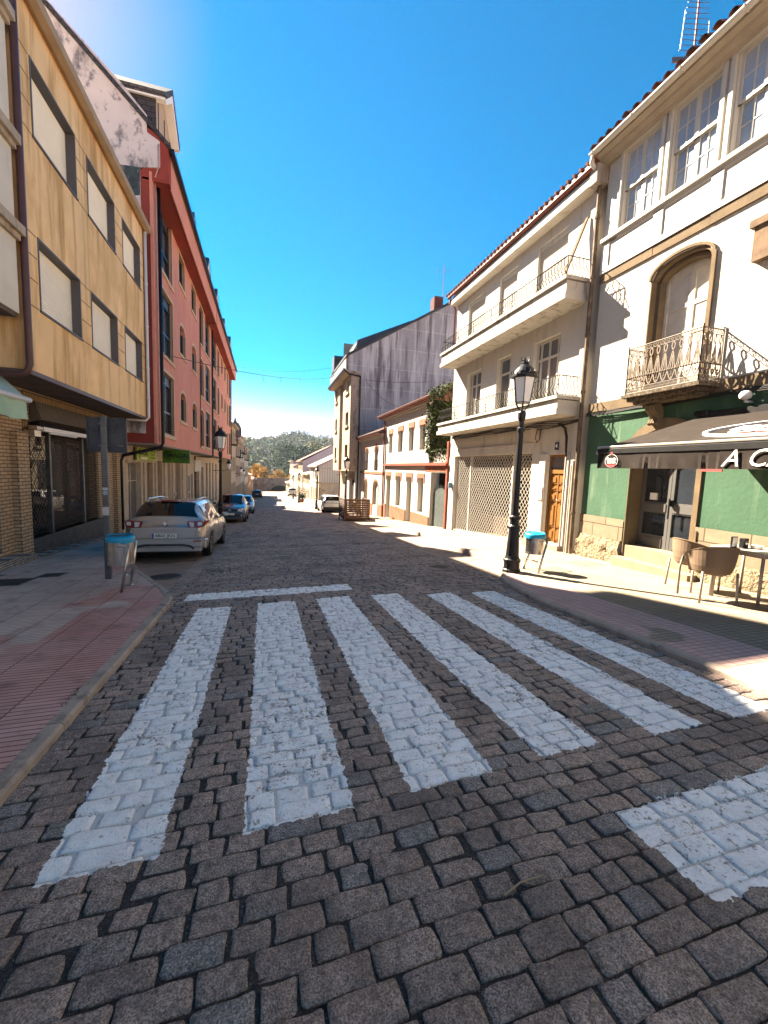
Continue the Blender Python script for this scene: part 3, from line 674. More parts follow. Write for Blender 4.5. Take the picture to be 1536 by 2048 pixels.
for (ya, yb, za, zb, kd, k) in ws:
    if kd in ('small', 'tall') and k < 2: archfill(g, X, 1, ya, yb, zb-.32, zb, 0, .42, 10, 1.0)
g.quad((X,Y1,ZB),(X,Y1,ZT),(-14,Y1,ZT),(-14,Y1,ZB)); g.quad((-14,Y0,ZB),(-14,Y1,ZB),(-14,Y1,ZT),(-14,Y0,ZT)); g.build('wall', pink, b)
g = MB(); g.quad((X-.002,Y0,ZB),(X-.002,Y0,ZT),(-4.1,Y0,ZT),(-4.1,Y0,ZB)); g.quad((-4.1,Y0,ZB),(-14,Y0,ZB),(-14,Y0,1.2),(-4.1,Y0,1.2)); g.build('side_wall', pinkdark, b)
g = MB(); fbox(g, X, 1, -.035, .05, Y0-.03, 17.02, ZB, ZT); g.build('corner_strip', pink, b)
g = MB(); g.box(-14, X-.01, Y0+.02, Y1-.02, ZB-.06, ZB-.003); g.build('soffit', mat('pale_soffit', (.26,.22,.175), .9), b)
for (ya, yb, za, zb, kd, k) in ws:
    s = MB(); t_ = .12 if kd.startswith('big') else .13
    if kd in ('small', 'tall') and k < 2:
        surround(s, X, 1, ya, yb, za, zb-.32, t_, -.012, .03, True, False); archband(s, X, 1, ya, yb, zb-.32, zb-.01, t_, -.012, .03, 10)
    else: surround(s, X, 1, ya, yb, za, zb, t_, -.012, .03)
    fbox(s, X, 1, -.06, .03, ya-.16, yb+.16, za-.17, za-.05)
    wo = s.build('window', pinktrim, b)
    s = MB(); fbox(s, X, 1, .02, .415, ya+.002, ya+.012, za, zb); fbox(s, X, 1, .02, .415, yb-.012, yb-.002, za, zb); fbox(s, X, 1, .02, .415, ya+.012, yb-.012, zb-.012, zb-.002) if k == 2 or kd.startswith('big') else None
    s.build('reveal', pinkrev, wo)
    s = MB(); d = .15; fw = .07
    for q in ((ya+.012, yb-.012, za, za+fw), (ya+.012, yb-.012, zb-fw, zb-.012), (ya+.012, ya+fw, za, zb), (yb-fw, yb-.012, za, zb)): fbox(s, X, 1, d-.05, d+.06, *q)
    if kd.startswith('big'):
        ym = ya+(yb-ya)*.52; fbox(s, X, 1, d-.04, d+.05, ym-.05, ym+.05, za, zb); fbox(s, X, 1, d-.045, d+.05, ya, yb, za+(zb-za)*.36, za+(zb-za)*.36+.08); fbox(s, X, 1, d-.04, d+.05, ya, yb, zb-.42, zb-.36)
    else: fbox(s, X, 1, d-.04, d+.05, (ya+yb)/2-.035, (ya+yb)/2+.035, za, zb)
    s.build('frame', darkframe, wo)
    s = MB(); frect(s, X, 1, d+.02, ya, yb, za, zb); s.build('pane', glass, wo)
    if kd.startswith('big'):
        s = MB(); fbox(s, X, 1, d-.01, d+.015, ya+fw, yb-fw, zb-.36, zb-.07); s.build('blind_box', galv, wo)
        if k == 0:
            s = MB()
            for i in range(7): zz = za+.1+i*.1; fbox(s, X, 1, d-.10, d-.08, ya+.05, yb-.05, zz, zz+.02)
            s.build('guard_rail', iron, wo)
    if kd == 'tall':
        s = MB(); fbox(s, X, 1, .1, .14, ya+.03, yb-.03, za+.02, za+.85)
        s.build('guard_rail', iron, wo)
# roof: boxed eaves, fascia, slope, gables, dormers
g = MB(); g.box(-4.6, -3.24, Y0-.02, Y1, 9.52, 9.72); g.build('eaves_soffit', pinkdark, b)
g = MB(); g.box(-3.235, -3.20, Y0+.35, Y1, 9.46, 10.5); g.build('fascia', pink, b)
g = MB()
for ya_ in (31.2, 44.0): g.box(-3.238,-3.19,ya_,ya_+.1,9.45,10.5); g.box(-4.5,-3.2,ya_,ya_+.08,9.44,9.53)
g.build('roof_joint', pinkdark, b)
g = MB(); g.poly([(-3.20,Y0,9.46),(-3.20,Y0,10.72),(-4.02,Y0,11.2),(-4.02,Y0,9.46)]); g.poly([(-3.2,Y0,9.46),(-3.2,Y0+.35,9.46),(-3.2,Y0+.35,10.6),(-3.2,Y0,10.72)]); g.build('gable_end', pinkdark, b)
g = MB(); g.prism([(-3.46,Y0-.03,9.9),(-3.46,Y0-.03,10.72),(-3.84,Y0-.03,10.92),(-3.84,Y0-.03,11.45),(-4.6,Y0-.03,12.26),(-10,Y0-.03,17.2),(-14,Y0-.03,13.5),(-14,Y0-.03,1.0),(-4.07,Y0-.03,1.0),(-4.07,Y0-.03,9.78)], (0,.06,0)); g.build('gable', gablew, b)
g = MB(); g.prism([(-4.075,Y0-.035,8.9),(-4.075,Y0-.035,9.77),(-6,Y0-.035,9.65),(-6,Y0-.035,8.5)], (0,.02,0)); g.build('damp_patch', mat('damp_plaster', (.05,.065,.07), .9, .4, 3, .2, stains=[((.4,.4,.4), .4, 4, .6, .6)]), b)
def rz(x): return 10.72+(-3.15-x)*.945
g = MB(); g.prism([(-3.12,Y0-.1,10.50),(-3.12,Y0-.1,10.66),(-10,Y0-.1,17.3),(-10,Y0-.1,17.1)], (0,Y1-Y0+.15,0)); g.prism([(-10,Y0-.1,17.1),(-10,Y0-.1,17.3),(-15,Y0-.1,12.6),(-15,Y0-.1,12.4)], (0,Y1-Y0+.15,0)); g.build('roof', slate, b)
g = MB(); g.box(-3.14,-3.02,Y0-.05,Y1+.05,10.42,10.56); g.build('gutter', black, b)
beige = mat('dormer_beige', (.40,.31,.22), .85, .1)
def dormer(yc, wd, zt, xf, zb_, m):
    ya, yb = yc-wd/2, yc+wd/2; ze = zt-1.1
    f = MB(); back = -3.15-(zt-10.72)/.945-.4; 
    f.prism([(xf-.35,ya+.15,zb_),(xf-.35,yb-.15,zb_),(xf-.35,yb-.15,ze),(xf-.35,yc,zt-.12),(xf-.35,ya+.15,ze)], (back-xf+.35,0,0)); d = f.build('dormer', slate, b); f = MB(); f.prism([(xf-.345,ya+.16,zb_),(xf-.345,yb-.16,zb_),(xf-.345,yb-.16,ze),(xf-.345,yc,zt-.14),(xf-.345,ya+.16,ze)], (.02,0,0)); f.build('dormer_front', m, d); f = MB(); f.box(back,xf-.02,ya+.02,ya+.10,ze-.18,ze-.12); f.box(back,xf-.02,yb-.10,yb-.02,ze-.18,ze-.12); f.build('soffit', white, d)
    f = MB()
    for (p, q) in ((ya, yc), (yb, yc)): f.prism([(xf,p,ze-.12),(xf,p,ze+.06),(xf,q,zt+.06),(xf,q,zt-.12)], (back-xf,0,0))
    f.build('dormer_roof', slatex, d)
    f = MB(); f.prism([(xf-.02,ya+.02,ze-.2),(xf-.02,yc,zt-.16),(xf-.02,yb-.02,ze-.2),(xf-.02,yb-.2,ze-.22),(xf-.02,yc,zt-.42),(xf-.02,ya+.2,ze-.22)], (-.3,0,0)); f.build('verge', white, d)
    f = MB(); f.box(xf-.36,xf-.33,ya+.35,yb-.35,zb_+.25,ze-.05); f.build('pane', glass, d)
    f = MB()
    for y in (ya+.35, yc, yb-.35): f.box(xf-.35,xf-.30,y-.03,y+.03,zb_+.2,ze)
    f.build('frame', darkframe, d)
dormer(18.72, 2.6, 13.95, -3.42, 11.0, beige)
for yc, zt in ((24.9, 13.0), (30.9, 13.5), (35.9, 13.5), (42.0, 13.3), (48.9, 13.7)): dormer(yc, 2.0, zt, -3.6, 11.2, beige)
g = MB(); g.tube([(-3.68,16.95,10.3),(-3.42,16.8,10.3)], .03, 6); g.tube([(-3.63,17.12,9.6),(-3.63,17.12,.72),(-3.7,17.12,.55),(-4.9,16.95,.2),(-4.98,16.95,.0),(-4.98,16.95,-2.5)], .06, 8); g.build('drainpipe', black, b, smooth=True); g = MB()
g.tube([(-3.68,32.95,9.9),(-3.68,32.95,.6),(-3.9,32.95,.5),(-4.9,32.9,.5),(-4.94,32.9,-3.3)], .055, 8); g.build('drainpipe', black, b, smooth=True); g = MB(); g.tube([(-3.69,27.05,9.0),(-3.69,27.05,1.0)], .025, 6); g.build('cable_pipe', black, b, smooth=True); g = MB(); g.tube([(-3.7,50.6,9.9),(-3.7,50.6,.6)], .05, 8); g.build('drainpipe', black, b, smooth=True)
g = MB(); g.tube([(-3.66,16.80,9.6),(-3.66,16.80,.7)], .028, 6); g.tube([(-3.5,16.56,10.6),(-3.5,16.56,9.9),(-3.6,16.58,9.6),(-3.68,16.7,9.5)], .02, 6); g.build('cable_pipe', mat('pale_pipe', (.42,.26,.22), .5), b, smooth=True)
# ground floor of the pink building, plane X=-4.95
XS = -4.95; shopw = mat('shop_beige_stone', (.44,.35,.25), .8, .12, 2.5, .1); shopbrown = mat('brown_shop_door', (.15,.085,.05), .6, .2); 
doors = [(17.6,19.3,-2.75,.0,'g'), (20.2,21.2,-2.8,.1,'d'), (22.1,23.0,-2.9,.05,'d'), (24.1,24.9,-2.95,.05,'w'), (26.2,27.7,-2.9,.0,'a'), (30.4,32.2,-3.3,-.75,'w'), (33.4,35.2,-3.4,-.35,'g'), (36.2,37.6,-3.5,-.3,'g'), (39,40.2,-3.6,.1,'d'), (41.2,42.4,-3.7,.1,'g'), (43.5,44.7,-3.8,.1,'d'), (46,47.5,-3.9,0,'g')]
g = MB(); facade(g, XS, 1, 16.9, Y1, -5, .62, [d_[:4] for d_ in doors], .3); g.quad((XS,16.9,-5),(XS,16.9,.62),(-14,16.9,.62),(-14,16.9,-5)); g.build('shop_wall', shopw, b)
for (ya, yb, za, zb, kd) in doors:
    if kd == 'g': window(b, XS, 1, ya+.02, yb-.02, za, zb-.02, .18, stone_trim, glass_mid, (.5,), (.72,), .07, name='shop_window')
    elif kd == 'w': window(b, XS, 1, ya+.02, yb-.02, za, zb-.02, .18, white, glass_mid, (.5,), (.5,), .08, name='shop_window')
    else:
        s = MB(); fbox(s, XS, 1, .16, .24, ya+.01, yb-.01, za, zb-.01); fbox(s, XS, 1, .13, .16, ya+.12, (ya+yb)/2-.05, za+.3, zb-.9); fbox(s, XS, 1, .13, .16, (ya+yb)/2+.05, yb-.12, za+.3, zb-.9); d = s.build('shop_door', shopbrown, b)
        s = MB(); fbox(s, XS, 1, .09, .13, (ya+yb)/2+.04, (ya+yb)/2+.08, za+.95, za+1.15); s.build('handle', steel, d)
g = MB()
for y in (19.7, 21.6, 23.4, 25.3, 28.2, 29.8): fbox(g, XS, 1, -.07, .05, y-.13, y+.13, -3.4, .05)
fbox(g, XS, 1, -.10, .05, 17.3, 21.4, -.04, .04); g.build('pilaster', stone_trim, b)
g = MB(); fbox(g, XS, 1, -.09, .02, 32.6, 35.6, -.6, .25); g.build('fascia_panel', mat('cream_panel', (.5,.45,.38), .7), b)
# signs of the shop
greenlit = mat('lit_green_sign', (.33,.42,.05), .4, .05); greendk = mat('shaded_green_sign', (.085,.20,.02), .35, .45, 1.1, 0)  # the same green as a lit and a shaded copy, shade in the colour
s = thing('wall_sign', 'pale green shop sign flat on the wall with dark letters', 'sign', (-4.85, 19.8, .05))
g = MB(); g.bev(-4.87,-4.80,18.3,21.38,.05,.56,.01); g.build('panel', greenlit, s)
g = MB(); text_on(g, 'IMAQAL', .30, (-4.798,19.2,.34), (0,1.15,0), (0,0,.9), bold=.004); 
g.tube([(-4.797,18.75+.28*math.cos(t), .33+.2*math.sin(t)) for t in [1.2+i*.25 for i in range(16)]], .014, 5); scribble(g, (-4.798,20.35,.43), (0,1,0), .75, .05); scribble(g, (-4.798,20.4,.28), (0,1,0), .5, .05); scribble(g, (-4.798,20.3,.14), (0,1,0), .8, .03); g.build('lettering', mat('sign_dark_green', (.02,.045,.015), .5), s)
g = MB(); g.box(-4.799,-4.795,18.7,19.75,.10,.17); g.build('white_line', white, s)
s = thing('projecting_sign', 'dark green box sign hanging out under the pink overhang', 'sign', (-4.0, 21.5, 0))
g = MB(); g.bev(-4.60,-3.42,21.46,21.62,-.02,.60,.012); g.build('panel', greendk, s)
g = MB(); text_on(g, 'IMAQAL', .27, (-3.92,21.455,.33), (1,0,0), (0,0,1), bold=.006); scribble(g, (-4.33,21.455,.14), (1,0,0), .82, .05); scribble(g, (-4.5,21.455,.03), (1,0,0), .98, .05)
g.tube([(-4.32+.19*math.cos(t),21.455,.33+.17*math.sin(t)) for t in [.9+i*.25 for i in range(18)]], .02, 5); g.build('lettering', mat('sign_black', (.008,.015,.006), .5), s)
g = MB(); g.tube([(-4.55,21.54,.6),(-4.9,21.54,.5),(-4.95,21.54,.5)], .02, 5); g.build('bracket', iron, s)
# ================================================================== RIGHT SIDE (facades face -X at X=7.4)
X = 7.4
wplaster = mat('white_plaster', (.46,.42,.355), .9, .06, 1.0, .6, 7, bd=.05, stains=[((.30,.22,.15), .3, 1.7, .58, .5)])
wplain = mat('white_wall', (.48,.44,.38), .9, .05, 1.2, .1, 30, stains=[((.33,.28,.22), .12, 3.5, .57, .45), ((.27,.21,.15), .25, 2.2, .58, .5)])
wtimber = mat('white_timber', (.44,.41,.355), .6, .04, 3, .03)
greenw = mat('green_wall', (.048,.098,.058), .8, .12, .9, .3, 12, bd=.02, stains=[((.12,.2,.125), .18, 1.6, .60, .35), ((.035,.085,.05), .3, 3, .58, .5), ((.16,.21,.14), .1, 4.5, .58, .4)])
stone = mat('granite_trim', (.135,.097,.057), .9, .22, 3, .5, 45, bd=.012, flake=((.16,.11,.07), 70, .5))
ashlar = brickmat('ashlar_plinth', (.23,.175,.115), (.195,.15,.10), (.10,.075,.05), .72, .52, .014, 'yz', .9, .7, var=.3)
rubble = mat('rough_stone_base', (.23,.18,.115), .95, .3, 5, 1.0, 12, bd=.08, flake=((.22,.16,.1), 9, .6))
tile_r = mat('terracotta_tile', (.16,.075,.05), .85, .4, 6, .3, 40, stains=[((.05,.045,.04), 1, 4, .5, .7)])
redgut = mat('red_brown_gutter', (.20,.065,.045), .5, .15, 3, 0)
cablem = mat('black_cable', (.018,.014,.012), .6, .2)
greyplast = mat('grey_plaster_side', (.30,.26,.22), .9, .2, 1.5, .2, 30, stains=[((.14,.11,.09), .3, 3, .5, .6)])

# ---- green and white house with the glazed gallery
h = thing('gallery_house', 'green and white house with a glazed gallery above a bar', 'house', (8, 5, pz(7.4, 5)))
YA, YB = -9.0, 8.19
door = (5.50, 6.86, -1.40, 1.0); bal = (5.64, 6.82, 1.72, 4.22); bal2 = (2.1, 3.28, 1.72, 4.22); door2 = (1.6, 3.0, -1.3, 1.0)
g = MB(); facade(g, X, -1, YA, YB, 1.72, 4.46, [bal, bal2], .35)
archfill(g, X, -1, bal[0], bal[1], 3.95, 4.22, 0, .3, 12, .8); archfill(g, X, -1, bal2[0], bal2[1], 3.95, 4.22, 0, .3, 12, .8)
g.quad((X,YB,-3),(X,YB,7.2),(13,YB,7.2),(13,YB,-3)); g.quad((X,YA,-3),(X,YA,7.2),(13,YA,7.2),(13,YA,-3)); g.quad((X+.02,YA,4.4),(X+.02,YB,4.4),(X+.02,YB,5.3),(X+.02,YA,5.3)); g.build('upper_wall', wplaster, h)
g = MB(); facade(g, X, -1, YA, YB, -.87, 1.52, [door, door2], .5); archfill(g, X, -1, door[0], door[1], .45, 1.0, 0, .5, 16, 1.0); archfill(g, X, -1, door2[0], door2[1], .45, 1.0, 0, .5, 16, 1.0); g.build('green_wall', greenw, h)
g = MB(); facade(g, X-.03, -1, YA, 5.40, -1.33, -.87, [(1.5,3.1,-2,-.8)], .3); facade(g, X-.03, -1, 6.93, YB, -1.33, -.87, [], .3); g.build('plinth', ashlar, h)
g = MB()
for a_, b_ in ((YA, 1.5), (3.1, 5.38), (6.95, YB)):   # bulging rubble below
    n = max(3, int((b_-a_)/.11)); rnd = random.Random(9); rows = 7
    zt = -1.33
    idx = {}
    for i in range(n+1):
        y = a_+(b_-a_)*i/n
        for j in range(rows+1):
            z = zt+(pz(7.3, y)-.12-zt)*j/rows; idx[i, j] = len(g.v); g.v.append((X-.05-(rnd.random()*.07 if 0 < j else 0), y, z+rnd.uniform(-.015,.015)))
    for i in range(n):
        for j in range(rows): g.f.append((idx[i,j], idx[i+1,j], idx[i+1,j+1], idx[i,j+1])); g.mi.append(0); g.sm.append(True)
    g.quad((X-.05,a_,zt),(X-.05,b_,zt),(X,b_,zt),(X,a_,zt)); g.quad((X,a_,-2.4),(X-.09,a_,-2.4),(X-.05,a_,zt),(X,a_,zt)); g.quad((X,b_,-2.4),(X-.09,b_,-2.4),(X-.05,b_,zt),(X,b_,zt))
g.build('stone_base', rubble, h)
g = MB()     # string courses with joints
for z0, z1, dd in ((4.43, 4.60, .03), (1.52, 1.72, .05)):
    y = YA
    for L in (3.1,1.3,1.6,1.2,1.0,1.4,.8,1.15,1.25,.95,1.0,1.1,1.2,1.3):
        e = min(YB, y+L)
        if y < e: fbox(g, X, -1, -dd-random.uniform(0,.008), .1, y+.004, e-.004, z0, z1)
        y = e
    g.build('string_course', stone, h); g = MB()
# gallery
g = MB(); fbox(g, X, -1, -.03, .1, YA, YB, 4.62, 5.24)
pans = [(YA+.2+i*1.115, YA+.2+i*1.115+1.0) for i in range(10)]
wins = [(7.74,6.90),(6.64,5.80),(5.54,4.70),(4.44,3.60),(3.34,2.5),(2.24,1.4),(1.14,.3)]
for (yb, ya) in wins:          # raised stiles round each panel
    fbox(g, X, -1, -.055, -.02, ya-.22, ya-.02, 4.66, 5.24); fbox(g, X, -1, -.055, -.02, ya-.22, yb+.05, 5.22, 5.3)
fbox(g, X, -1, -.06, -.02, YA, YB, 4.62, 4.72); fbox(g, X, -1, -.055, -.02, 7.98, YB, 4.7, 5.26); fbox(g, X, -1, -.11, .1, YA, YB, 5.30, 5.37)
facade(g, X-.02, -1, YA, YB, 5.37, 7.05, [(ya, yb, 5.43, 6.93) for yb, ya in wins], .2)
for (yb, ya) in wins:
    fbox(g, X, -1, -.07, -.02, yb+.03, yb+.10, 5.37, 6.95); fbox(g, X, -1, -.07, -.02, ya-.10, ya-.03, 5.37, 6.95); fbox(g, X, -1, -.075, -.02, ya-.1, yb+.1, 6.95, 7.0)
g.build('gallery', wtimber, h)
for (yb, ya) in wins:
    zm = 6.16; ym = (ya+yb)/2; fr = MB()
    for (z0, z1, d) in ((zm, 6.93, .02), (5.43, zm+.05, .075)):
        for i_, q in enumerate(((ya, yb, z0, z0+.05), (ya, yb, z1-.05, z1), (ya, ya+.05, z0, z1), (yb-.05, yb, z0, z1), (ym-.045, ym+.045, z0, z1))): fbox(fr, X, -1, d+(.003 if i_ < 2 else 0), d+.035, *q)
        for k in (.27, .73): y = ya+(yb-ya)*k; fbox(fr, X, -1, d+.008, d+.03, y-.012, y+.012, z0, z1)
        z = (z0+z1)/2; fbox(fr, X, -1, d+.011, d+.03, ya, yb, z-.012, z+.012)
    o = fr.build('gallery_window', wtimber, h)
    pn = MB(); frect(pn, X, -1, .04, ya, yb, zm, 6.93); frect(pn, X, -1, .097, ya, yb, 5.43, zm+.02); pn.build('pane', glass_sky, o)
# cornice, gutter, roof tiles
g = MB(); g.prism([(7.42,YA,6.955),(7.28,YA,6.965),(7.26,YA,7.0),(7.15,YA,7.02),(7.13,YA,7.06),(7.01,YA,7.075),(7.0,YA,7.14),(7.45,YA,7.3)], (0,YB+.05-YA,0)); g.build('cornice', mat('cornice_cream', (.30,.25,.19), .85, .1, 4, .1), h)
g = MB(); n = 8; P = [(6.95+.07*math.cos(math.pi+math.pi*i/n), 7.17+.07*math.sin(math.pi+math.pi*i/n)) for i in range(n+1)]
for (a, b_), (c, d) in zip(P, P[1:]): g.quad((a,YA,b_),(c,YA,d),(c,YB+.12,d),(a,YB+.12,b_))
g.poly([(a, YB+.12, b_) for a, b_ in P])
for y in (8.2,7.2,6.2,5.2,4.3,3.4): g.tube([(6.95+.078*math.cos(math.pi+math.pi*i/6), y, 7.17+.078*math.sin(math.pi+math.pi*i/6)) for i in range(7)], .010, 4)
gp = g.build('gutter', wtimber, h)
g = MB(); g.tube([(6.95,8.24,7.12),(6.98,8.30,7.0),(7.18,8.34,6.88),(7.28,8.33,6.72),(7.28,8.33,6.6)], .05, 8); gd = g.build('downpipe', wtimber, h, smooth=True)
g = MB(); g.tube([(7.28,8.33,6.6),(7.28,8.33,1.4),(7.28,8.32,-1.9)], .05, 8)
for z in (5.9,4.6,3.3,2.0,.6,-.9): g.lathe([(.062,z),(.062,z+.06)], (7.28,8.33,0), 8)
g.build('rusty_downpipe', mat('rusty_pipe', (.12,.08,.05), .8, .4, 4, .3, 60, stains=[((.24,.19,.13), .5, 8, .56, .8)]), h)
g = MB(); rnd = random.Random(4); y = YA; k = 0
while y < 8.25:
    for cover_ in (0, 1):
        yy = y+cover_*.11
        for seg in range(7):
            x0 = 6.93+seg*.38+rnd.uniform(-.02,.02); z0 = 7.235+seg*.155+(.04 if cover_ else 0); x1 = x0+.44; z1 = z0+.18; r0 = .075; m_ = 5
            A = [(x0, yy+r0*math.cos(math.pi*i/m_)*(1 if cover_ else 1), z0+(r0*math.sin(math.pi*i/m_) if cover_ else -r0*.5*math.sin(math.pi*i/m_))) for i in range(m_+1)]
            B = [(x1, yy+r0*.85*math.cos(math.pi*i/m_), z1+(r0*.85*math.sin(math.pi*i/m_) if cover_ else -r0*.4*math.sin(math.pi*i/m_))) for i in range(m_+1)]
            g.add(A+B, [(i, i+1, m_+2+i, m_+1+i) for i in range(m_)])
    y += .22; k += 1
g.quad((6.90,YA,7.20),(6.90,8.3,7.20),(11,8.3,8.87),(11,YA,8.87)); g.quad((11,YA,8.87),(11,8.3,8.87),(15,8.3,7.2),(15,YA,7.2)); g.poly([(7.4,8.185,7.0),(7.4,8.185,7.38),(11,8.185,8.85),(15,8.185,7.2)]); g.build('roof', tile_r, h, smooth=False)
# balcony door of the first floor with stone surround
def balcony_door(dr):
    ya, yb, za, zb = dr
    g = MB(); fbox(g, X, -1, -.045, .3, ya-.075, ya-.003, za, 3.95); fbox(g, X, -1, -.012, .34, yb-.012, yb+.012, za, 3.95); fbox(g, X, -1, .13, .34, yb-.09, yb-.012, za, 3.92)
    archband(g, X, -1, ya-.003, yb+.003, 3.95, 4.225, .05, -.04, .3, 14); archband(g, X, -1, ya+.05, yb-.06, 3.93, 4.17, .055, .02, .33, 14); archband(g, X, -1, ya+.10, yb-.12, 3.88, 4.09, .06, .13, .33, 14); o = g.build('balcony_door', stone, h)
    g = MB(); y0_, y1_ = ya+.01, yb-.095; d = .28
    for (p, q) in ((y0_, (y0_+y1_)/2), ((y0_+y1_)/2, y1_)):
        for i_, r in enumerate(((p,p+.06,za,4.02),(q-.06,q-.001,za,4.02),(p,q,za,za+.5),(p,q,2.78,2.86),(p,q,3.3,3.38),(p,q,3.9,4.02))): fbox(g, X, -1, d+(.004 if i_ > 1 else 0), d+.05, *r)
        fbox(g, X, -1, d+.022, d+.045, p, q, za, 4.1)
    g.build('shutter', mat('old_white_shutter', (.50,.45,.38), .75, .1, 6, .15, stains=[((.3,.25,.2), .2, 6, .6, .5)]), o)
balcony_door(bal); balcony_door(bal2)
def iron_balcony(y0_, y1_):
    xo, xi = 6.92, 7.4
    g = MB(); g.box(xo-.06, 7.36, y0_-.06, y1_+.06, 1.60, 1.66); g.box(xo+.02, 7.36, y0_+.02, y1_-.02, 1.53, 1.60); g.box(xo+.10, 7.36, y0_+.1, y1_-.1, 1.47, 1.53); o = g.build('balcony', mat('mossy_stone', (.07,.052,.035), .95, .4, 6, .5, 40, flake=((.3,.24,.17), 20, .5)), h)
    g = MB(); rt = 2.545; z0 = 1.68
    def panel(P0, P1, n):
        P0, P1 = Vector(P0), Vector(P1); D = P1-P0
        def pt(u, z): return tuple(P0+D*u+Vector((0,0,z)))
        for z, r in ((rt, .012), (rt-.09, .007), (z0, .01), (z0+.10, .007), (z0+.05, .004)): g.tube([pt(0,z), pt(1,z)], r, 5)
        m_ = n*6
        for i in range(m_): g.tube([pt(i/m_, z0), pt((i+1)/m_, z0+.1)], .004, 3); g.tube([pt((i+1)/m_, z0), pt(i/m_, z0+.1)], .004, 3)
        for i in range(n*2):      # scroll band
            c = (i+.5)/(n*2); g.tube([pt(c+.42/(n*2)*math.cos(t)*(1-.1*t), rt-.045+.034*math.sin(t)*(1-.06*t)) for t in [j*.7 for j in range(10)]], .005, 4)
        for i in range(n):        # tall crossing loops, rosettes and scallops
            c = (i+.5)/n; w_ = .5/n; zt = rt-.1; zb = z0+.30
            for s_ in (-1, 1):
                g.tube([pt(c+s_*w_*a, zb+(zt-zb)*b_) for a, b_ in ((.95,0),(.62,.2),(.42,.42),(.2,.58),(-.05,.70),(-.36,.80),(-.42,.9),(-.2,.985),(0,1))], .010, 4)
                g.tube([pt(c+s_*w_*a, zb+(zt-zb)*b_) for a, b_ in ((.35,0),(.2,.28),(.06,.5),(0,.62))], .009, 4)
            g.tube([pt(c-w_+2*w_*j/8, z0+.29-.17*math.sin(math.pi*j/8)) for j in range(9)], .011, 4)
            for a in (-.95, -.35, .35, .95): p = pt(c+w_*a, zb); g.ball(p, .02, 6, 4)
            p = pt(c, z0+.2); g.ball(p, .018, 6, 4); g.tube([pt(c, z0+.1), pt(c, zb+.02)], .005, 4)
        g.tube([pt(0,zb+.0), pt(1,zb+.0)], .006, 4)
        for u in (0, 1): g.tube([pt(u,z0-.02), pt(u,rt+.03)], .013, 6); g.ball(pt(u,rt+.04), .018, 6, 4)
    panel((xo,y0_,0), (xo,y1_,0), 10); panel((xo,y0_,0), (7.38,y0_,0), 4); panel((xo,y1_,0), (7.38,y1_,0), 4)
    g.build('railing', mat('painted_ironwork', (.16,.125,.09), .6, .3, 30, 0, stains=[((.2,.13,.08), .8, 20, .55, .7)]), o)
iron_balcony(5.30, 6.74); iron_balcony(1.9, 3.4)
# bar doorway
def bar_door(dr):
    ya, yb, za, zb = dr
    g = MB(); fbox(g, X, -1, -.05, .5, yb+.003, yb+.02, -1.9, .45); fbox(g, X, -1, .0, .45, yb-.014, yb-.003, -1.4, .45); fbox(g, X, -1, -.03, .5, ya-.10, ya-.003, -1.42, .45); fbox(g, X, -1, -.05, .2, ya-.14, ya-.02, -1.42, -.87); archband(g, X, -1, ya-.003, yb+.003, .45, 1.003, .19, -.05, .12, 18); archband(g, X, -1, ya+.04, yb-.04, .45, .94, .09, .02, .4, 18); o = g.build('doorway', stone, h)
    g = MB(); fbox(g, X, -1, -.3, .4, ya-.25, yb+.05, -1.86, -1.64); fbox(g, X, -1, -.05, .5, ya-.1, yb-.05, -1.64, -1.385); g.build('step', mat('worn_step', (.24,.185,.125), .85, .12, 3, .2), o)
    d = .29; y0_, y1_ = ya+.02, yb-.03; ym = (y0_+y1_)/2; fm = mat('grey_door_frame', (.09,.085,.08), .45, .1) if 'grey_door_frame' not in MATS else MATS['grey_door_frame']
    g = MB()
    for (p, q) in ((y0_, ym), (ym+.01, y1_)):
        for i_, r in enumerate(((p,p+.06,-1.42,.5),(q-.06,q,-1.42,.5),(p,q,-1.42,-1.12),(p,q,-.66,-.44),(p,q,.36,.45))): fbox(g, X, -1, d+(.004 if i_ > 1 else 0), d+.05, *r)
        fbox(g, X, -1, d-.012, d, p+.1, q-.1, -1.36, -1.18); fbox(g, X, -1, d-.012, d, p+.07, q-.07, -.63, -.47)
    gd = g.build('door', fm, o)
    g = MB(); frect(g, X, -1, d+.03, y0_, y1_, -1.2, .95); g.build('pane', glass, gd) if False else g.build('door_glass', glass, o)
    g = MB(); g.tube([(X+d-.09,ym-.05,-.75),(X+d-.09,ym-.05,-.35)], .016, 6); fbox(g, X, -1, d-.07, d, ym-.09, ym-.02, -.5, -.38); g.build('handle', black, o)
    g = MB(); fbox(g, X, -1, d-.004, d+.028, y1_-.35, y1_-.2, -.40, -.26); g.build('notice', white, o)
    g = MB(); g.quad((X+.5,ya,-1.9),(X+.5,yb,-1.9),(X+.5,yb,1.0),(X+.5,ya,1.0)); g.build('interior', dark, o)
bar_door(door)
g = MB(); c_ = [(7.30,1.52),(7.16,1.50),(7.10,1.42),(7.13,1.33),(7.22,1.26),(7.25,1.18),(7.20,1.10),(7.24,1.06),(7.36,1.08)]
for i in range(4): g.prism([(x, 6.24+i*.055, z) for x, z in c_], (0,.038,0))
g.prism([(x+.02, 6.235, z) for x, z in c_], (0,.215,0)); g.build('keystone', stone, h)
g = MB(); fbox(g, X, -1, -.12, .05, 4.35, 4.95, 3.44, 4.02); fbox(g, X, -1, -.16, .05, 4.3, 5.0, 3.95, 4.06); g.build('stone_block', mat('brown_stone', (.15,.10,.065), .95, .3, 6, .4), h)
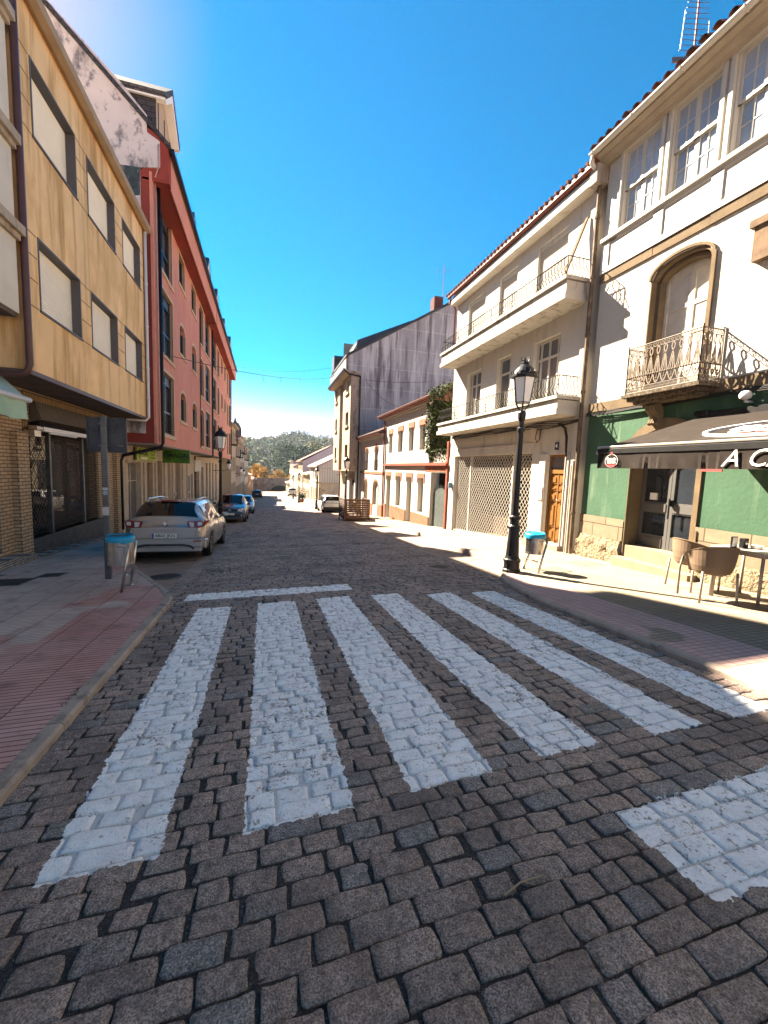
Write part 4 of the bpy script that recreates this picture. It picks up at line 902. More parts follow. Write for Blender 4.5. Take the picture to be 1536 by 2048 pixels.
# cables along the green wall
g = MB(); rnd = random.Random(2)
for k in range(4): g.tube([(7.33-.012*k, 8.2-i*.35, 1.50-.02*k+.012*math.sin(i*1.3+k)+rnd.uniform(-.006,.006)) for i in range(22)], .011, 5)
g.build('wall_cable', cablem, h)
g = MB(); g.lathe([(.02,.0),(.075,.03),(.085,.08),(.06,.13),(.03,.14)], (7.22,4.75,1.30), 12); g.tube([(7.38,4.75,1.28),(7.22,4.75,1.28)], .02, 6); g.build('wall_lamp', white_plast, h, smooth=True)

# ---- white house with two balconies
h = thing('balcony_house', 'white three-storey house with two long pot-bellied balconies', 'house', (8, 12, pz(7.4, 12)))
YA, YB = 8.48, 15.78
up = [(9.42,10.64,4.7,6.38), (11.62,12.62,4.7,6.38), (13.52,14.76,4.7,6.38)]; mid = [(9.42,10.55,1.98,3.76), (11.66,12.48,1.98,3.78), (13.52,14.6,1.98,3.74)]
shop = (10.26,15.18,-2.3,.64); dr = (8.83,9.58,-1.78,.58)
g = MB(); facade(g, X, -1, YA, YB, -4, 6.95, up+mid+[shop, dr], .2); g.quad((X,YB,-4),(X,YB,6.9),(15,YB,6.9),(15,YB,-4)); g.quad((X,YA,-3),(X,YA,6.9),(13,YA,6.9),(13,YA,-3)); g.build('wall', wplain, h)
g = MB(); fbox(g, X, -1, -.06, .02, YA, 8.62, -2.2, 6.6); fbox(g, X, -1, -.05, .02, 8.66, 8.80, -2.2, .57); fbox(g, X, -1, -.05, .02, 15.2, 15.55, -4, .64); fbox(g, X, -1, -.04, .02, 10.28, 15.6, .66, .93); fbox(g, X, -1, -.045, .02, 9.62, 9.86, -2.4, .6); g.build('pilaster', wplain, h)
for (ya, yb, za, zb) in up:
    o = roller(h, X, -1, ya+.005, yb-.005, za, zb-.12, .09, mat('roller_blind', (.45,.42,.365), .6, .04) if 'roller_blind' not in MATS else MATS['roller_blind'], .05, 'roller_shutter')
    s = MB(); fbox(s, X, -1, .05, .19, ya+.002, yb-.002, zb-.12, zb-.002); s.build('shutter_box', wplain, o)
wf = mat('white_window_frame', (.45,.41,.35), .5, .06)
for i, (ya, yb, za, zb) in enumerate(mid):
    window(h, X, -1, ya+.002, yb-.002, za, zb-.002, .15, wf, glass_mid, ((.2,.05),(.52,.05),(.83,.05)) if i != 1 else ((.3,.05),), ((.72,.06),), .06)
    s = MB(); fbox(s, X, -1, .185, .21, ya+.05, yb-.05, za, za+(zb-za)*(.45 if i != 1 else .55)); s.build('curtain', mat('net_curtain', (.5,.46,.42), .9, .1, 5, 0), h)
def belly_balcony(zs, zl, zr):
    xo = 6.75; g = MB()
    g.box(xo, 7.396, 8.54, 15.62, zl+.14, zs-.10); g.box(xo-.05, 7.396, 8.50, 15.66, zl, zl+.14); g.box(xo-.06, 7.396, 8.50, 15.68, zs-.08, zs); o = g.build('balcony', mat('stained_balcony', (.42,.385,.33), .9, .08, 2, .15, 30, stains=[((.15,.12,.095), .35, 4, .55, .65)]) if 'stained_balcony' not in MATS else MATS['stained_balcony'], h)
    g = MB(); xr = xo+.02; ya, yb = 8.57, 15.58
    H = zr-zs
    def bar(x, y, dx, dy):
        g.tube([(x, y, zr), (x+dx*.015, y+dy*.015, zs+H*.78), (x+dx*.005, y+dy*.005, zs+H*.6), (x+dx*.09, y+dy*.09, zs+H*.30), (x+dx*.03, y+dy*.03, zs+H*.10), (x, y, zs+.03)], .0095, 4)
    n = 62
    for i in range(n+1): bar(xr, ya+(yb-ya)*i/n, -1, 0)
    for y, s_ in ((ya, -1), (yb, 1)):
        for i in range(1, 6): bar(xr+(7.39-xr)*i/6, y, 0, s_)
    for i in range(0, n+1, 10): y = ya+(yb-ya)*i/n; g.tube([(xr,y,zs),(xr,y,zr)], .011, 5)
    for z, r in ((zr, .013), (zs+.03, .010)): g.tube([(7.39,ya,z),(xr,ya,z),(xr,yb,z),(7.39,yb,z)], r, 5)
    g.build('railing', iron, o)
belly_balcony(4.69, 4.16, 5.14); belly_balcony(1.95, 1.50, 2.43)
# eaves
g = MB(); g.box(7.10, 7.396, 8.30, 15.83, 6.65, 6.86); g.build('eaves', wplain, h)
g = MB(); g.box(7.18, 7.26, 8.4, 15.8, 6.86, 6.98); g.build('eaves_board', greyplast, h)
g = MB(); g.tube([(7.06,8.3,6.98),(7.06,15.95,6.98)], .065, 8); g.box(7.0,7.2,8.28,15.98,7.03,7.07); g.tube([(7.08,15.8,6.93),(7.08,15.86,6.75),(7.3,15.88,6.68),(7.36,15.88,6.6),(7.36,15.88,5.0)], .04, 6); g.build('gutter', redgut, h, smooth=False)
g = MB(); g.quad((6.98,8.2,7.07),(6.98,16.0,7.07),(11.5,16.0,8.6),(11.5,8.2,8.6)); g.quad((11.5,7.98,8.6),(11.5,16.0,8.6),(15.5,16,7),(15.5,7.98,7))
y = 8.22
while y < 16: g.tube([(6.95,y,7.065),(11.5,y,8.60)], .04, 5); y += .21
g.poly([(7.4,15.775,6.8),(11.5,15.775,8.55),(15,15.775,6.8)]); g.build('roof', mat('red_tile', (.20,.08,.055), .85, .3, 5, .2), h)
g = MB(); g.bev(7.08,7.39,8.20,8.46,6.60,7.0,.02); g.build('end_box', greyplast, h)
# shop grille
shopglass = mat('shop_dark_glass', (.03,.022,.018), .1, .3)
lat = mat('pale_grille', (.46,.42,.36), .45, .08, 10, 0)
g = MB(); lattice(g, X, -1, .07, 10.30, 11.20, -2.24, .62, .155, .0115); lattice(g, X, -1, .07, 11.28, 13.95, -2.24, .62, .155, .0115); lattice(g, X, -1, .07, 14.03, 15.15, -2.24, .62, .155, .0115); go = g.build('rolling_grille', lat, h)
g = MB()
for y in (11.24, 13.99, 10.28, 15.165): fbox(g, X, -1, .03, .12, y-.03, y+.03, -2.4, .63)
y = 10.3
while y < 15.1: g.slopebox(7.40, 7.5, y, y+.4, -.04, .07, pz); y += .4
g.build('grille_post', lat, h)
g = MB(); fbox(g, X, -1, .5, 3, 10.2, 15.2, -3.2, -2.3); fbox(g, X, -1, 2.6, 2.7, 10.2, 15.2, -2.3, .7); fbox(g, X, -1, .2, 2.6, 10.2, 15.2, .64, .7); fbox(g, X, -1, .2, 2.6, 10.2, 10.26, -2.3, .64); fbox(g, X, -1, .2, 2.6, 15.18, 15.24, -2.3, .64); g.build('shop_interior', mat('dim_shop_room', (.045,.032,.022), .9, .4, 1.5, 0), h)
g = MB(); fbox(g, X, -1, 1.2, 1.3, 11.5, 13.6, -.2, .5); fbox(g, X, -1, .9, 1.8, 12.2, 14.6, -2.3, -1.55); fbox(g, X, -1, 1.0, 1.5, 10.6, 11.5, -2.3, -1.2); g.build('counter', mat('tan_counter', (.12,.09,.06), .7, .3), h)
# front door
oak = mat('golden_oak', (.17,.078,.02), .4, .18, 3, .08, 60, stains=[((.25,.10,.02), .12, 12, .5, .5)])
g = MB(); ya, yb, za, zb = dr; d = .10
fbox(g, X, -1, d-.024, d+.06, ya, ya+.05, za, zb); fbox(g, X, -1, d-.024, d+.06, yb-.05, yb, za, zb); fbox(g, X, -1, d-.03, d+.06, ya, yb, .08, .18); fbox(g, X, -1, d-.02, d+.06, ya, yb, zb-.06, zb)
ym = (ya+yb)/2; fbox(g, X, -1, d+.02, d+.06, ya+.05, yb-.05, za, .08); fbox(g, X, -1, d-.01, d+.02, ym-.02, ym+.02, za, .08)
for p, q in ((ya+.08, ym-.04), (ym+.04, yb-.08)):
    for (z0, z1) in ((-1.70,-1.42),(-1.36,-.72),(-.66,-.44),(-.38,-.06-.2),(-.20,.03)):
        fbox(g, X, -1, d, d+.02, p, q, z0, z1); fbox(g, X, -1, d-.018, d, p+.045, q-.045, z0+.045, z1-.045)
do = g.build('front_door', oak, h)
g = MB(); frect(g, X, -1, d+.03, ya+.05, yb-.05, .18, zb-.06); g.build('transom_pane', glass_mid, do)
g = MB(); g.ball((X+d-.05, ym-.05, -.62), .028, 8, 6); g.build('handle', steel, do)
g = MB(); g.slopebox(7.2, 7.5, 8.7, 10.2, -.1, .13, pz); g.build('doorstep', mat('pale_step', (.24,.19,.145), .8, .1), h)
g = MB(); g.bev(7.375,7.392,9.16,9.30,.70,.90,.004); pl = g.build('house_number', mat('number_plate_navy', (.02,.02,.04), .5), h)
g = MB(); text_on(g, '4', .15, (7.372,9.23,.80), (0,-1,0), (0,0,1), bold=.004); g.build('lettering', white, pl)
g = MB(); g.bev(7.33,7.352,9.68,9.84,-.62,-.30,.004) if False else g.bev(7.325,7.345,9.63,9.85,-.66,-.30,.004); pl = g.build('wall_plaque', white, h)
g = MB(); scribble(g, (7.322,9.83,-.43), (0,-1,0), .17, .03, 3); scribble(g, (7.322,9.81,-.52), (0,-1,0), .12, .03, 4); g.build('lettering', black, pl)
# pipes and cables between the two houses
g = MB(); g.tube([(7.3,8.74,.5),(7.3,8.74,-1.9)], .03, 6); g.tube([(7.32,8.56,.3),(7.32,8.56,-1.9)], .025, 6); g.tube([(7.24,8.40,.4),(7.24,8.40,-1.9)], .032, 6); g.build('conduit', mat('pale_conduit', (.3,.26,.21), .6, .15), h)
g = MB(); rnd = random.Random(12)
for k in range(5): g.tube([(7.30-.012*(k%2), 8.3+i*.42, 1.36+.03*k-.08*abs(math.sin(i*.55+.3*k))*(.4 if i > 6 else 1)+rnd.uniform(-.01,.01)) for i in range(18)], .013, 5)
for k in range(3): g.tube([(7.28,9.0+.06*k,1.36),(7.27,8.80+.03*k,1.22),(7.27,8.72+.03*k,1.0),(7.28,8.72+.02*k,.62),(7.3,8.74,.5)], .014, 5)
g.tube([(7.3,9.98,1.3),(7.28,10.02,1.05),(7.28,9.93,.92),(7.29,9.84,1.0),(7.3,9.82,1.3)], .013, 5); g.build('wall_cable', cablem, h)
g = MB(); g.bev(7.27,7.392,10.0,10.32,.98,1.32,.02); g.build('junction_box', mat('cream_box', (.46,.38,.29), .7, .15), h)
g = MB(); g.bev(7.2,7.39,15.3,15.42,-.62,-.4,.02); g.build('letter_box', mat('blue_grey_box', (.08,.16,.22), .5), h)
o = thing('wooden_plank', 'weathered wooden plank leaning in the upper balcony', 'plank', (6.95, 8.75, 4.69))
g = MB(); g.prism([(6.92,8.95,4.69),(6.92,9.04,4.69),(7.28,8.72,6.12),(7.28,8.63,6.12)], (.04,0,0)); g.build('board', mat('old_wood', (.13,.085,.05), .9, .3, 8, .3), o)
# aerial on the gallery house
def aerial(name, label, x, y, z, hgt, s=1, mast=.016):
    o = thing(name, label, 'aerial', (x, y, z)); g = MB(); g.tube([(x,y,z),(x,y,z+hgt)], mast, 6); g.build('mast', mat('reddish_mast', (.16,.055,.045), .6) if 'reddish_mast' not in MATS else MATS['reddish_mast'], o)
    g = MB(); b0 = Vector((x-.5*s, y+.3*s, z+hgt-.55*s)); b1 = Vector((x+.55*s, y-.3*s, z+hgt-.45*s)); g.tube([b0, b1], .014*s, 5); side = (b1-b0).cross(Vector((0,0,1))).normalized()
    for i in range(9):
        p = b0.lerp(b1, i/8); L = (.42-.02*i)*s; g.tube([p-side*L*.5, p+side*L*.5], .006*s, 4)
    g.tube([b0+Vector((0,0,.28*s)), b0-Vector((0,0,.28*s))], .01*s, 4)
    for i in range(7): zz = -.27+i*.09; p = b0+Vector((0,0,zz*s)); g.tube([p-side*.34*s, p+side*.34*s], .006*s, 4)
    g.build('antenna', galv, o); return o
def comb_aerial(x, y, z):
    o = thing('tv_aerial', 'tall reddish comb television aerial above the tiled eaves of the gallery house', 'aerial', (x, y, z)); g = MB(); g.tube([(x,y,z),(x,y,z+3.2)], .022, 6); g.build('mast', mat('red_mast', (.10,.02,.018), .6), o)
    g = MB()
    for i in range(15): zz = z+1.55+i*.11; L = .36-.012*i; g.tube([(x-L,y+.2*L,zz),(x+L,y-.2*L,zz+.05)], .007, 4)
    for s_ in (-1, 1): g.tube([(x+s_*.40,y,z+1.5),(x+s_*.36,y,z+2.3)], .007, 4)
    g.build('antenna', galv, o)
    g = MB(); g.prism([(x-.5,y+.1,z+1.3),(x+.5,y-.1,z+1.45),(x+.5,y-.1,z+1.55),(x-.5,y+.1,z+1.4)], (.03,.03,0)); g.build('reflector_bar', galv, o)
comb_aerial(9.3, 8.06, 8.15)
# ---- low white house with terracotta trims (two storeys, ivy at its near end)
terra = mat('salmon_trim', (.25,.095,.052), .85, .12, 3, .08, stains=[((.34,.17,.11), .4, 3, .58, .5)])
redtrim = mat('red_cornice', (.20,.052,.03), .8, .2, 4, .1)
brwhite = mat('bright_white_wall', (.43,.40,.34), .9, .05, 1, .05, stains=[((.4,.33,.26), .3, 2.5, .63, .35)])
blindm = mat('grey_shutter', (.33,.30,.27), .6, .06)
h = thing('terracotta_trim_house', 'low white house with salmon window trims and ivy', 'house', (8, 21, pz(7.4, 21)))
YA, YB = 15.86, 25.4
upw = [(18.62,19.4,1.07,2.3),(20.25,21.0,1.07,2.3),(22.02,22.85,1.07,2.28),(23.95,24.65,1.07,2.25)]
low = [(18.6,19.35,-2.02,-.3,'w'),(20.28,21.05,-2.75,-.3,'d'),(22.1,22.95,-2.02,-.3,'w'),(24.05,24.9,-2.95,-.3,'d')]
gate = (16.02,17.72,-3.2,-.02)
g = MB(); facade(g, X, -1, 18.05, YB, .3, 3.1, upw, .3); facade(g, X, -1, YA, YB, -4, .3, [w_[:4] for w_ in low]+[gate], .3)
g.quad((X,YB,-4),(X,YB,3.1),(14,YB,3.1),(14,YB,-4)); g.quad((X,18.05,.3),(X,18.05,3.1),(14,18.05,3.1),(14,18.05,.3)); g.box(7.5,7.7,YA,18.05,.3,.9); g.build('wall', brwhite, h)
for (ya, yb, za, zb) in upw:
    s = MB(); fbox(s, X, -1, -.03, .05, ya-.1, yb+.1, zb-.02, zb+.26); fbox(s, X, -1, -.02, .05, ya-.08, ya-.02, zb-.16, zb-.02); fbox(s, X, -1, -.02, .05, yb+.02, yb+.08, zb-.16, zb-.02); o = s.build('window', terra, h)
    s = MB(); fbox(s, X, -1, .18, .2, ya, yb, za, zb); s.build('shutter', blindm, o)
for (ya, yb, za, zb, kd) in low:
    s = MB(); fbox(s, X, -1, -.03, .05, ya-.12, yb+.12, zb-.01, zb+.22); fbox(s, X, -1, -.03, .05, ya-.12, ya-.02, zb-.25, zb-.01); fbox(s, X, -1, -.03, .05, yb+.02, yb+.12, zb-.25, zb-.01); o = s.build('window' if kd == 'w' else 'door', terra, h)
    s = MB(); fbox(s, X, -1, .2, .22, ya, yb, za, zb); s.build('shutter' if kd == 'w' else 'leaf', blindm, o)
g = MB()
for a_, b_ in ((17.78,20.2),(21.12,24.0),(24.95,25.3)):
    for q in ((a_, b_),): g.box(7.36,7.42,q[0],q[1],-4,-2.1)
fbox(g, X, -1, -.02, .05, 15.9, 18.45, .02, .28); g.build('plinth', terra, h)
g = MB(); g.box(7.25,7.42,YA,YB,.29,.36); g.box(7.30,7.42,YA,YB,.36,.42); g.build('cornice_band', redtrim, h)
g = MB(); g.box(7.28,7.42,17.95,25.5,3.1,3.2); g.box(7.2,7.42,17.9,25.55,3.2,3.28); g.build('cornice', brwhite, h)
g = MB(); g.box(7.08,7.2,17.9,26.3,3.26,3.36); g.box(7.34,7.41,15.84,15.98,-3,1.3); g.build('eaves_trim', redtrim, h)
g = MB(); g.quad((7.05,17.9,3.34),(7.05,26.3,3.34),(11,26.3,5.0),(11,17.9,5.0)); g.quad((11,26.3,5.0),(11,17.9,5.0),(15,17.9,3.3),(15,26.3,3.3)); g.poly([(7.1,17.9,3.3),(11,17.9,5),(15,17.9,3.3)]); g.poly([(7.1,26.3,3.3),(11,26.3,5),(15,26.3,3.3)])
y = 17.95
while y < 26.3: g.tube([(7.0,y,3.37),(11,y,5.03)], .07, 5); y += .2
g.build('roof', mat('brown_tile', (.15,.07,.055), .85, .3, 5, .2), h)
g = MB(); g.tube([(7.3,25.45,3.2),(7.32,25.45,-3.0)], .05, 6); g.build('downpipe', redtrim, h)
gm = mat('dark_green_gate', (.055,.065,.06), .6, .3, 5, .1)
g = MB(); P = []
for i in range(13): y = gate[0]+.04+(gate[1]-gate[0]-.08)*i/12; P.append((y, -1.0+.30*math.sin(math.pi*i/12)))
for (a, b_), (c, d) in zip(P, P[1:]): g.prism([(7.55,a+.003,-3.1),(7.55,c-.003,-3.1),(7.55,c-.003,d),(7.55,a+.003,b_)], (.04,0,0)); g.prism([(7.56,(a+c)/2-.012,b_),(7.56,(a+c)/2+.012,b_),(7.56,(a+c)/2,b_+.2)], (.01,0,0))
g.build('gate', gm, h)
g = MB(); g.box(7.9,8.0,15.9,17.9,-3.2,.3); g.build('gateway_dark', dark, h)
# ivy mass
def leaves(name, m, pts, n, size, rnd, par=None, out=(-.7,-.4,.4)):
    g = MB(); out = Vector(out)
    for i in range(n):
        c = pts(rnd); d = (out+Vector((rnd.gauss(0,.6), rnd.gauss(0,.6), rnd.gauss(0,.6)))).normalized()
        u = d.cross(Vector((rnd.gauss(0,1), rnd.gauss(0,1), rnd.gauss(0,1)))).normalized(); v = d.cross(u); s = size*rnd.uniform(.6,1.4)
        g.add([tuple(c-u*s*.5), tuple(c+v*s*.45), tuple(c+u*s*.6), tuple(c-v*s*.45)], [(0,1,2,3)])
    return g.build(name, m, par)
def leafmat(name, c, var=.5):
    m = mat(name, c, .85, var, 2.2, 0, obj=True, spec=.12); t = m.node_tree; b = t.nodes['Principled BSDF']; b.inputs['Subsurface Weight'].default_value = 0
    return m
ivym = leafmat('ivy_leaf', (.042,.052,.018), .6)
iv = thing('ivy', 'dark ivy spilling over the garden wall beside the white balcony house', 'ivy', (7.5, 17, .3))
rnd = random.Random(8)
def ivp(r):
    k = r.random()
    if k < .55: x = 7.38+3.4*r.random()**1.3; return Vector((x, 17.93+r.gauss(0,.08), r.uniform(.5,3.4+(x-7.4)*.42)))
    if k < .85: x = 7.2+3.2*r.random(); return Vector((x, 18.0+r.gauss(0,.22), 3.5+(x-7.3)*.44+r.gauss(0,.13)))
    if k < .93: return Vector((7.33+r.gauss(0,.07), 18.1+r.gauss(0,.18), r.uniform(.9,3.4)))
    y = r.uniform(15.9,18.1); return Vector((7.5+r.gauss(0,.08), y, .92+abs(r.gauss(0,.05))-(r.random()**4)*.5))
leaves('foliage', ivym, ivp, 11000, .085, rnd, iv)
g = MB(); g.prism([(7.45,18.0,.3),(7.45,18.0,3.4),(10.9,18.0,4.85),(10.9,18.0,.3)], (0,.04,0)); g.build('shade_sheet', mat('ivy_shadow', (.012,.016,.007), .95, .3), iv)  # flat dark sheet behind the leaves, painted as the ivy's inner shade
# ---- second low house with arched windows
h = thing('arched_window_house', 'small cream house with arched salmon-edged windows', 'house', (8, 29, pz(7.4, 29)))
YA, YB = 25.52, 32.4
ups = [(27.05,28.1,-.05,1.68),(29.85,30.85,-.05,1.62)]; lws = [(26.85,28.2,-2.46,-.75),(29.95,30.9,-3.4,-.72)]
g = MB(); facade(g, X, -1, YA, YB, -4.5, 2.25, ups+lws, .25)
for q in ups+lws: archfill(g, X, -1, q[0], q[1], q[3]-.4, q[3], 0, .25, 8)
g.quad((X,YB,-4),(X,YB,2.2),(13,YB,2.2),(13,YB,-4)); g.build('wall', brwhite, h)
for q in ups+lws:
    s = MB(); archband(s, X, -1, q[0], q[1], q[3]-.4, q[3], .14, -.02, .03, 10)
    if q in lws: fbox(s, X, -1, -.02, .03, q[0]-.14, q[0], -3.3, q[3]-.4); fbox(s, X, -1, -.02, .03, q[1], q[1]+.14, -3.3, q[3]-.4)
    o = s.build('window', terra, h); s = MB(); fbox(s, X, -1, .16, .18, q[0], q[1], q[2], q[3]); s.build('shutter', blindm, o)
    if q in ups:
        s = MB()
        for i in range(6): y = q[0]+.08+(q[1]-q[0]-.16)*i/5; s.tube([(X-.02,y,q[2]+.02),(X-.02,y,q[2]+.75)], .012, 4)
        s.build('guard_rail', iron, o)
g = MB(); fbox(g, X, -1, -.04, .05, YA, YB, -.28, -.12); fbox(g, X, -1, -.02, .05, YA, 26.8, -4.5, -2.3); fbox(g, X, -1, -.02, .05, 28.4, 29.7, -4.5, -2.4); g.build('trim_band', terra, h)
g = MB(); g.box(7.12,7.42,25.5,33.6,2.25,2.33); g.box(7.2,7.42,25.5,33.5,2.15,2.25); g.build('cornice', brwhite, h)
g = MB(); g.box(7.0,7.14,25.5,33.9,2.32,2.42); g.build('eaves_trim', redtrim, h)
g = MB(); g.quad((6.98,25.5,2.4),(6.98,33.9,2.4),(10.5,33.9,4.0),(10.5,25.5,4.0)); g.poly([(7,25.5,2.35),(10.5,25.5,4),(14,25.5,2.35)]); y = 25.55
while y < 33.8: g.tube([(6.94,y,2.43),(10.5,y,4.03)], .07, 5); y += .22
g.build('roof', mat('dark_brown_tile', (.075,.045,.04), .85, .3, 5, .2), h)
# ---- grey gabled apartment building
gcl = brickmat('grey_weathered_cladding', (.30,.29,.30), (.26,.25,.265), (.42,.40,.40), 6.1, 1.62, .03, 'xz', .85, .15, offset=0, var=.25, stains=[((.50,.48,.48), .10, 1.6, .50, .7), ((.075,.06,.065), .09, 1.9, .52, .8), ((.11,.07,.07), .3, .5, .56, .5)])
creamst = brickmat('cream_stone_panels', (.34,.28,.195), (.315,.255,.18), (.17,.13,.09), 2.6, 2.62, .015, 'yz', .85, .2, offset=0, var=.12)
creamstx = brickmat('cream_stone_panels_side', (.36,.28,.21), (.33,.26,.19), (.2,.15,.11), 2.6, 1.3, .015, 'xz', .85, .2, offset=0, var=.3, stains=[((.1,.075,.06), .5, 1.5, .55, .6)])
h = thing('grey_gable_building', 'tall apartment building with streaked grey gable wall and cream bay', 'building', (8, 36, pz(7.4, 36)))
YA, YB, XB = 32.5, 40.4, 6.45
g = MB(); g.prism([(7.25,YA,-6),(7.25,YA,7.3),(6.2,YA,7.35),(6.2,YA,8.75),(15.2,YA,14.15),(16.4,YA,14.4),(17.5,YA,13.6),(24,YA,9),(24,YA,-6)], (0,.12,0)); g.build('gable', gcl, h)
bw = []
for k in range(3):
    z0 = 6.2-2.63*k; bw += [(33.2,34.45,z0,z0+1.05,k), (38.6,39.6,z0,z0+1.05,k)]
g = MB(); facade(g, XB, -1, YA-.02, 35.7, -.12, 7.45, [w_[:4] for w_ in bw if w_[0] < 35], .3); facade(g, XB, -1, 37.3, YB, -.12, 7.45, [w_[:4] for w_ in bw if w_[0] > 35], .3)
g.quad((XB,35.7,-.12),(XB,35.7,7.4),(7.3,35.7,7.4),(7.3,35.7,-.12)); g.quad((XB,37.3,-.12),(XB,37.3,7.4),(7.3,37.3,7.4),(7.3,37.3,-.12)); g.quad((XB,YB,-.12),(XB,YB,7.4),(12,YB,7.4),(12,YB,-.12)); g.quad((7.22,YA,-6),(7.22,YB,-6),(7.22,YB,7.4),(7.22,YA,7.4)); g.quad((7.22,YB,-6),(7.22,YB,12),(14,YB,12),(14,YB,-6)); g.build('bay_wall', creamst, h)
g = MB(); g.quad((XB,YA-.03,-.12),(XB,YA-.03,7.4),(7.26,YA-.03,7.4),(7.26,YA-.03,-.12)); g.box(XB,7.3,YA-.03,YB,-.16,-.121); g.build('bay_side', creamstx, h)
for (ya, yb, za, zb, k) in bw:
    o = window(h, XB, -1, ya, yb, za, zb, .2, darkframe, glass, (.5,), (), .07)
    s = MB(); fbox(s, XB, -1, -.12, .05, ya-.12, yb+.12, za-.22, za-.04); s.build('sill', creamst, o)
for k in range(3):
    z0 = 5.2-2.63*k; g = MB(); g.box(6.75,7.22,35.72,37.28,z0-.1,z0); o = g.build('balcony', creamst, h)
    s = MB()
    for i in range(9): y = 35.75+1.5*i/8; s.tube([(6.78,y,z0),(6.78,y,z0+.9)], .015, 4)
    s.tube([(6.78,35.72,z0+.9),(6.78,37.28,z0+.9)], .02, 4); s.build('railing', iron, o)
    s = MB(); frect(s, 7.2, -1, 0, 35.9, 37.1, z0+.02, z0+1.95); s.build('balcony_window', glass, o)
g = MB()
for i in range(140):
    a = random.uniform(0, 6.28); r_ = abs(random.gauss(0,.22)); c = Vector((6.85+r_*math.cos(a)*.5, 36.4+r_*math.sin(a)*2, 5.3+random.uniform(0,.75))); g.add([tuple(c), tuple(c+Vector((.1,.04,.05))), tuple(c+Vector((.02,.1,.12)))], [(0,1,2)])
g.build('balcony_plant', mat('yellow_leaf', (.28,.24,.06), .7, .4, 9, 0), h)
g = MB(); g.box(5.95,7.2,YA-.15,YB+.3,7.44,7.62); g.box(5.88,5.99,YA-.15,YB+.3,7.5,7.72); g.build('eaves', creamstx, h)
g = MB(); g.box(5.80,5.90,YA-.2,YB+.35,7.62,7.78); g.tube([(7.18,YA-.1,7.3),(7.18,YA-.1,-4.2)], .06, 6); g.tube([(5.9,YA-.15,7.6),(6.3,YA-.15,7.35),(7.18,YA-.12,7.28)], .06, 6); g.build('gutter', black, h)
g = MB(); g.box(6.02,6.12,YA,YB+.2,7.62,8.55); y = YA
while y < YB: g.box(5.99,6.03,y,y+.06,7.62,8.55); y += 1.1
g.build('parapet', mat('parapet_white', (.38,.35,.3), .8, .1), h)
g = MB(); g.prism([(6.0,YA-.12,8.68),(6.0,YA-.12,8.86),(15.2,YA-.12,14.36),(24,YA-.12,9.2),(24,YA-.12,9.0),(15.2,YA-.12,14.16)], (0,8.4,0)); g.build('roof', mat('black_slate', (.028,.028,.032), .6, .3, 5, .2), h)
g = MB(); g.prism([(6.45,34,8.95),(7.2,34,9.4),(7.2,34,10.3)], (0,3,0)); g.build('dormer', mat('beige_dormer', (.42,.35,.26), .8), h)
g = MB(); g.prism([(7.15,33.9,9.3),(7.15,33.9,10.45),(13,33.9,13.15),(13,33.9,12.7)], (0,3.2,0)); g.box(6.0,7.0,38.3,39.6,8.4,10.2); g.build('dormer_roof', mat('blue_black_slate', (.02,.03,.045), .55, .3), h)
g = MB(); g.bev(13.2,13.95,YA+.1,YA+1.0,12.6,14.3,.03); g.build('chimney', mat('dark_red_chimney', (.085,.026,.02), .9, .3, 5, .3), h)
g = MB(); g.box(7.16,7.22,33.0,34.3,-3.6,-.9); g.box(7.16,7.22,36.5,37.8,-3.9,-1.2); g.build('ground_window', dark, h)
g = MB(); g.box(6.95,7.22,34.6,36.2,-4.2,-.8); g.box(7.02,7.22,YA,32.9,-4.2,-.2); g.build('ground_wall', brwhite, h)
aerial('tv_aerial', 'thin television aerial beside the dark red chimney on the grey gable', 14.1, 33.0, 13.6, 3.4, 1.0, .03)
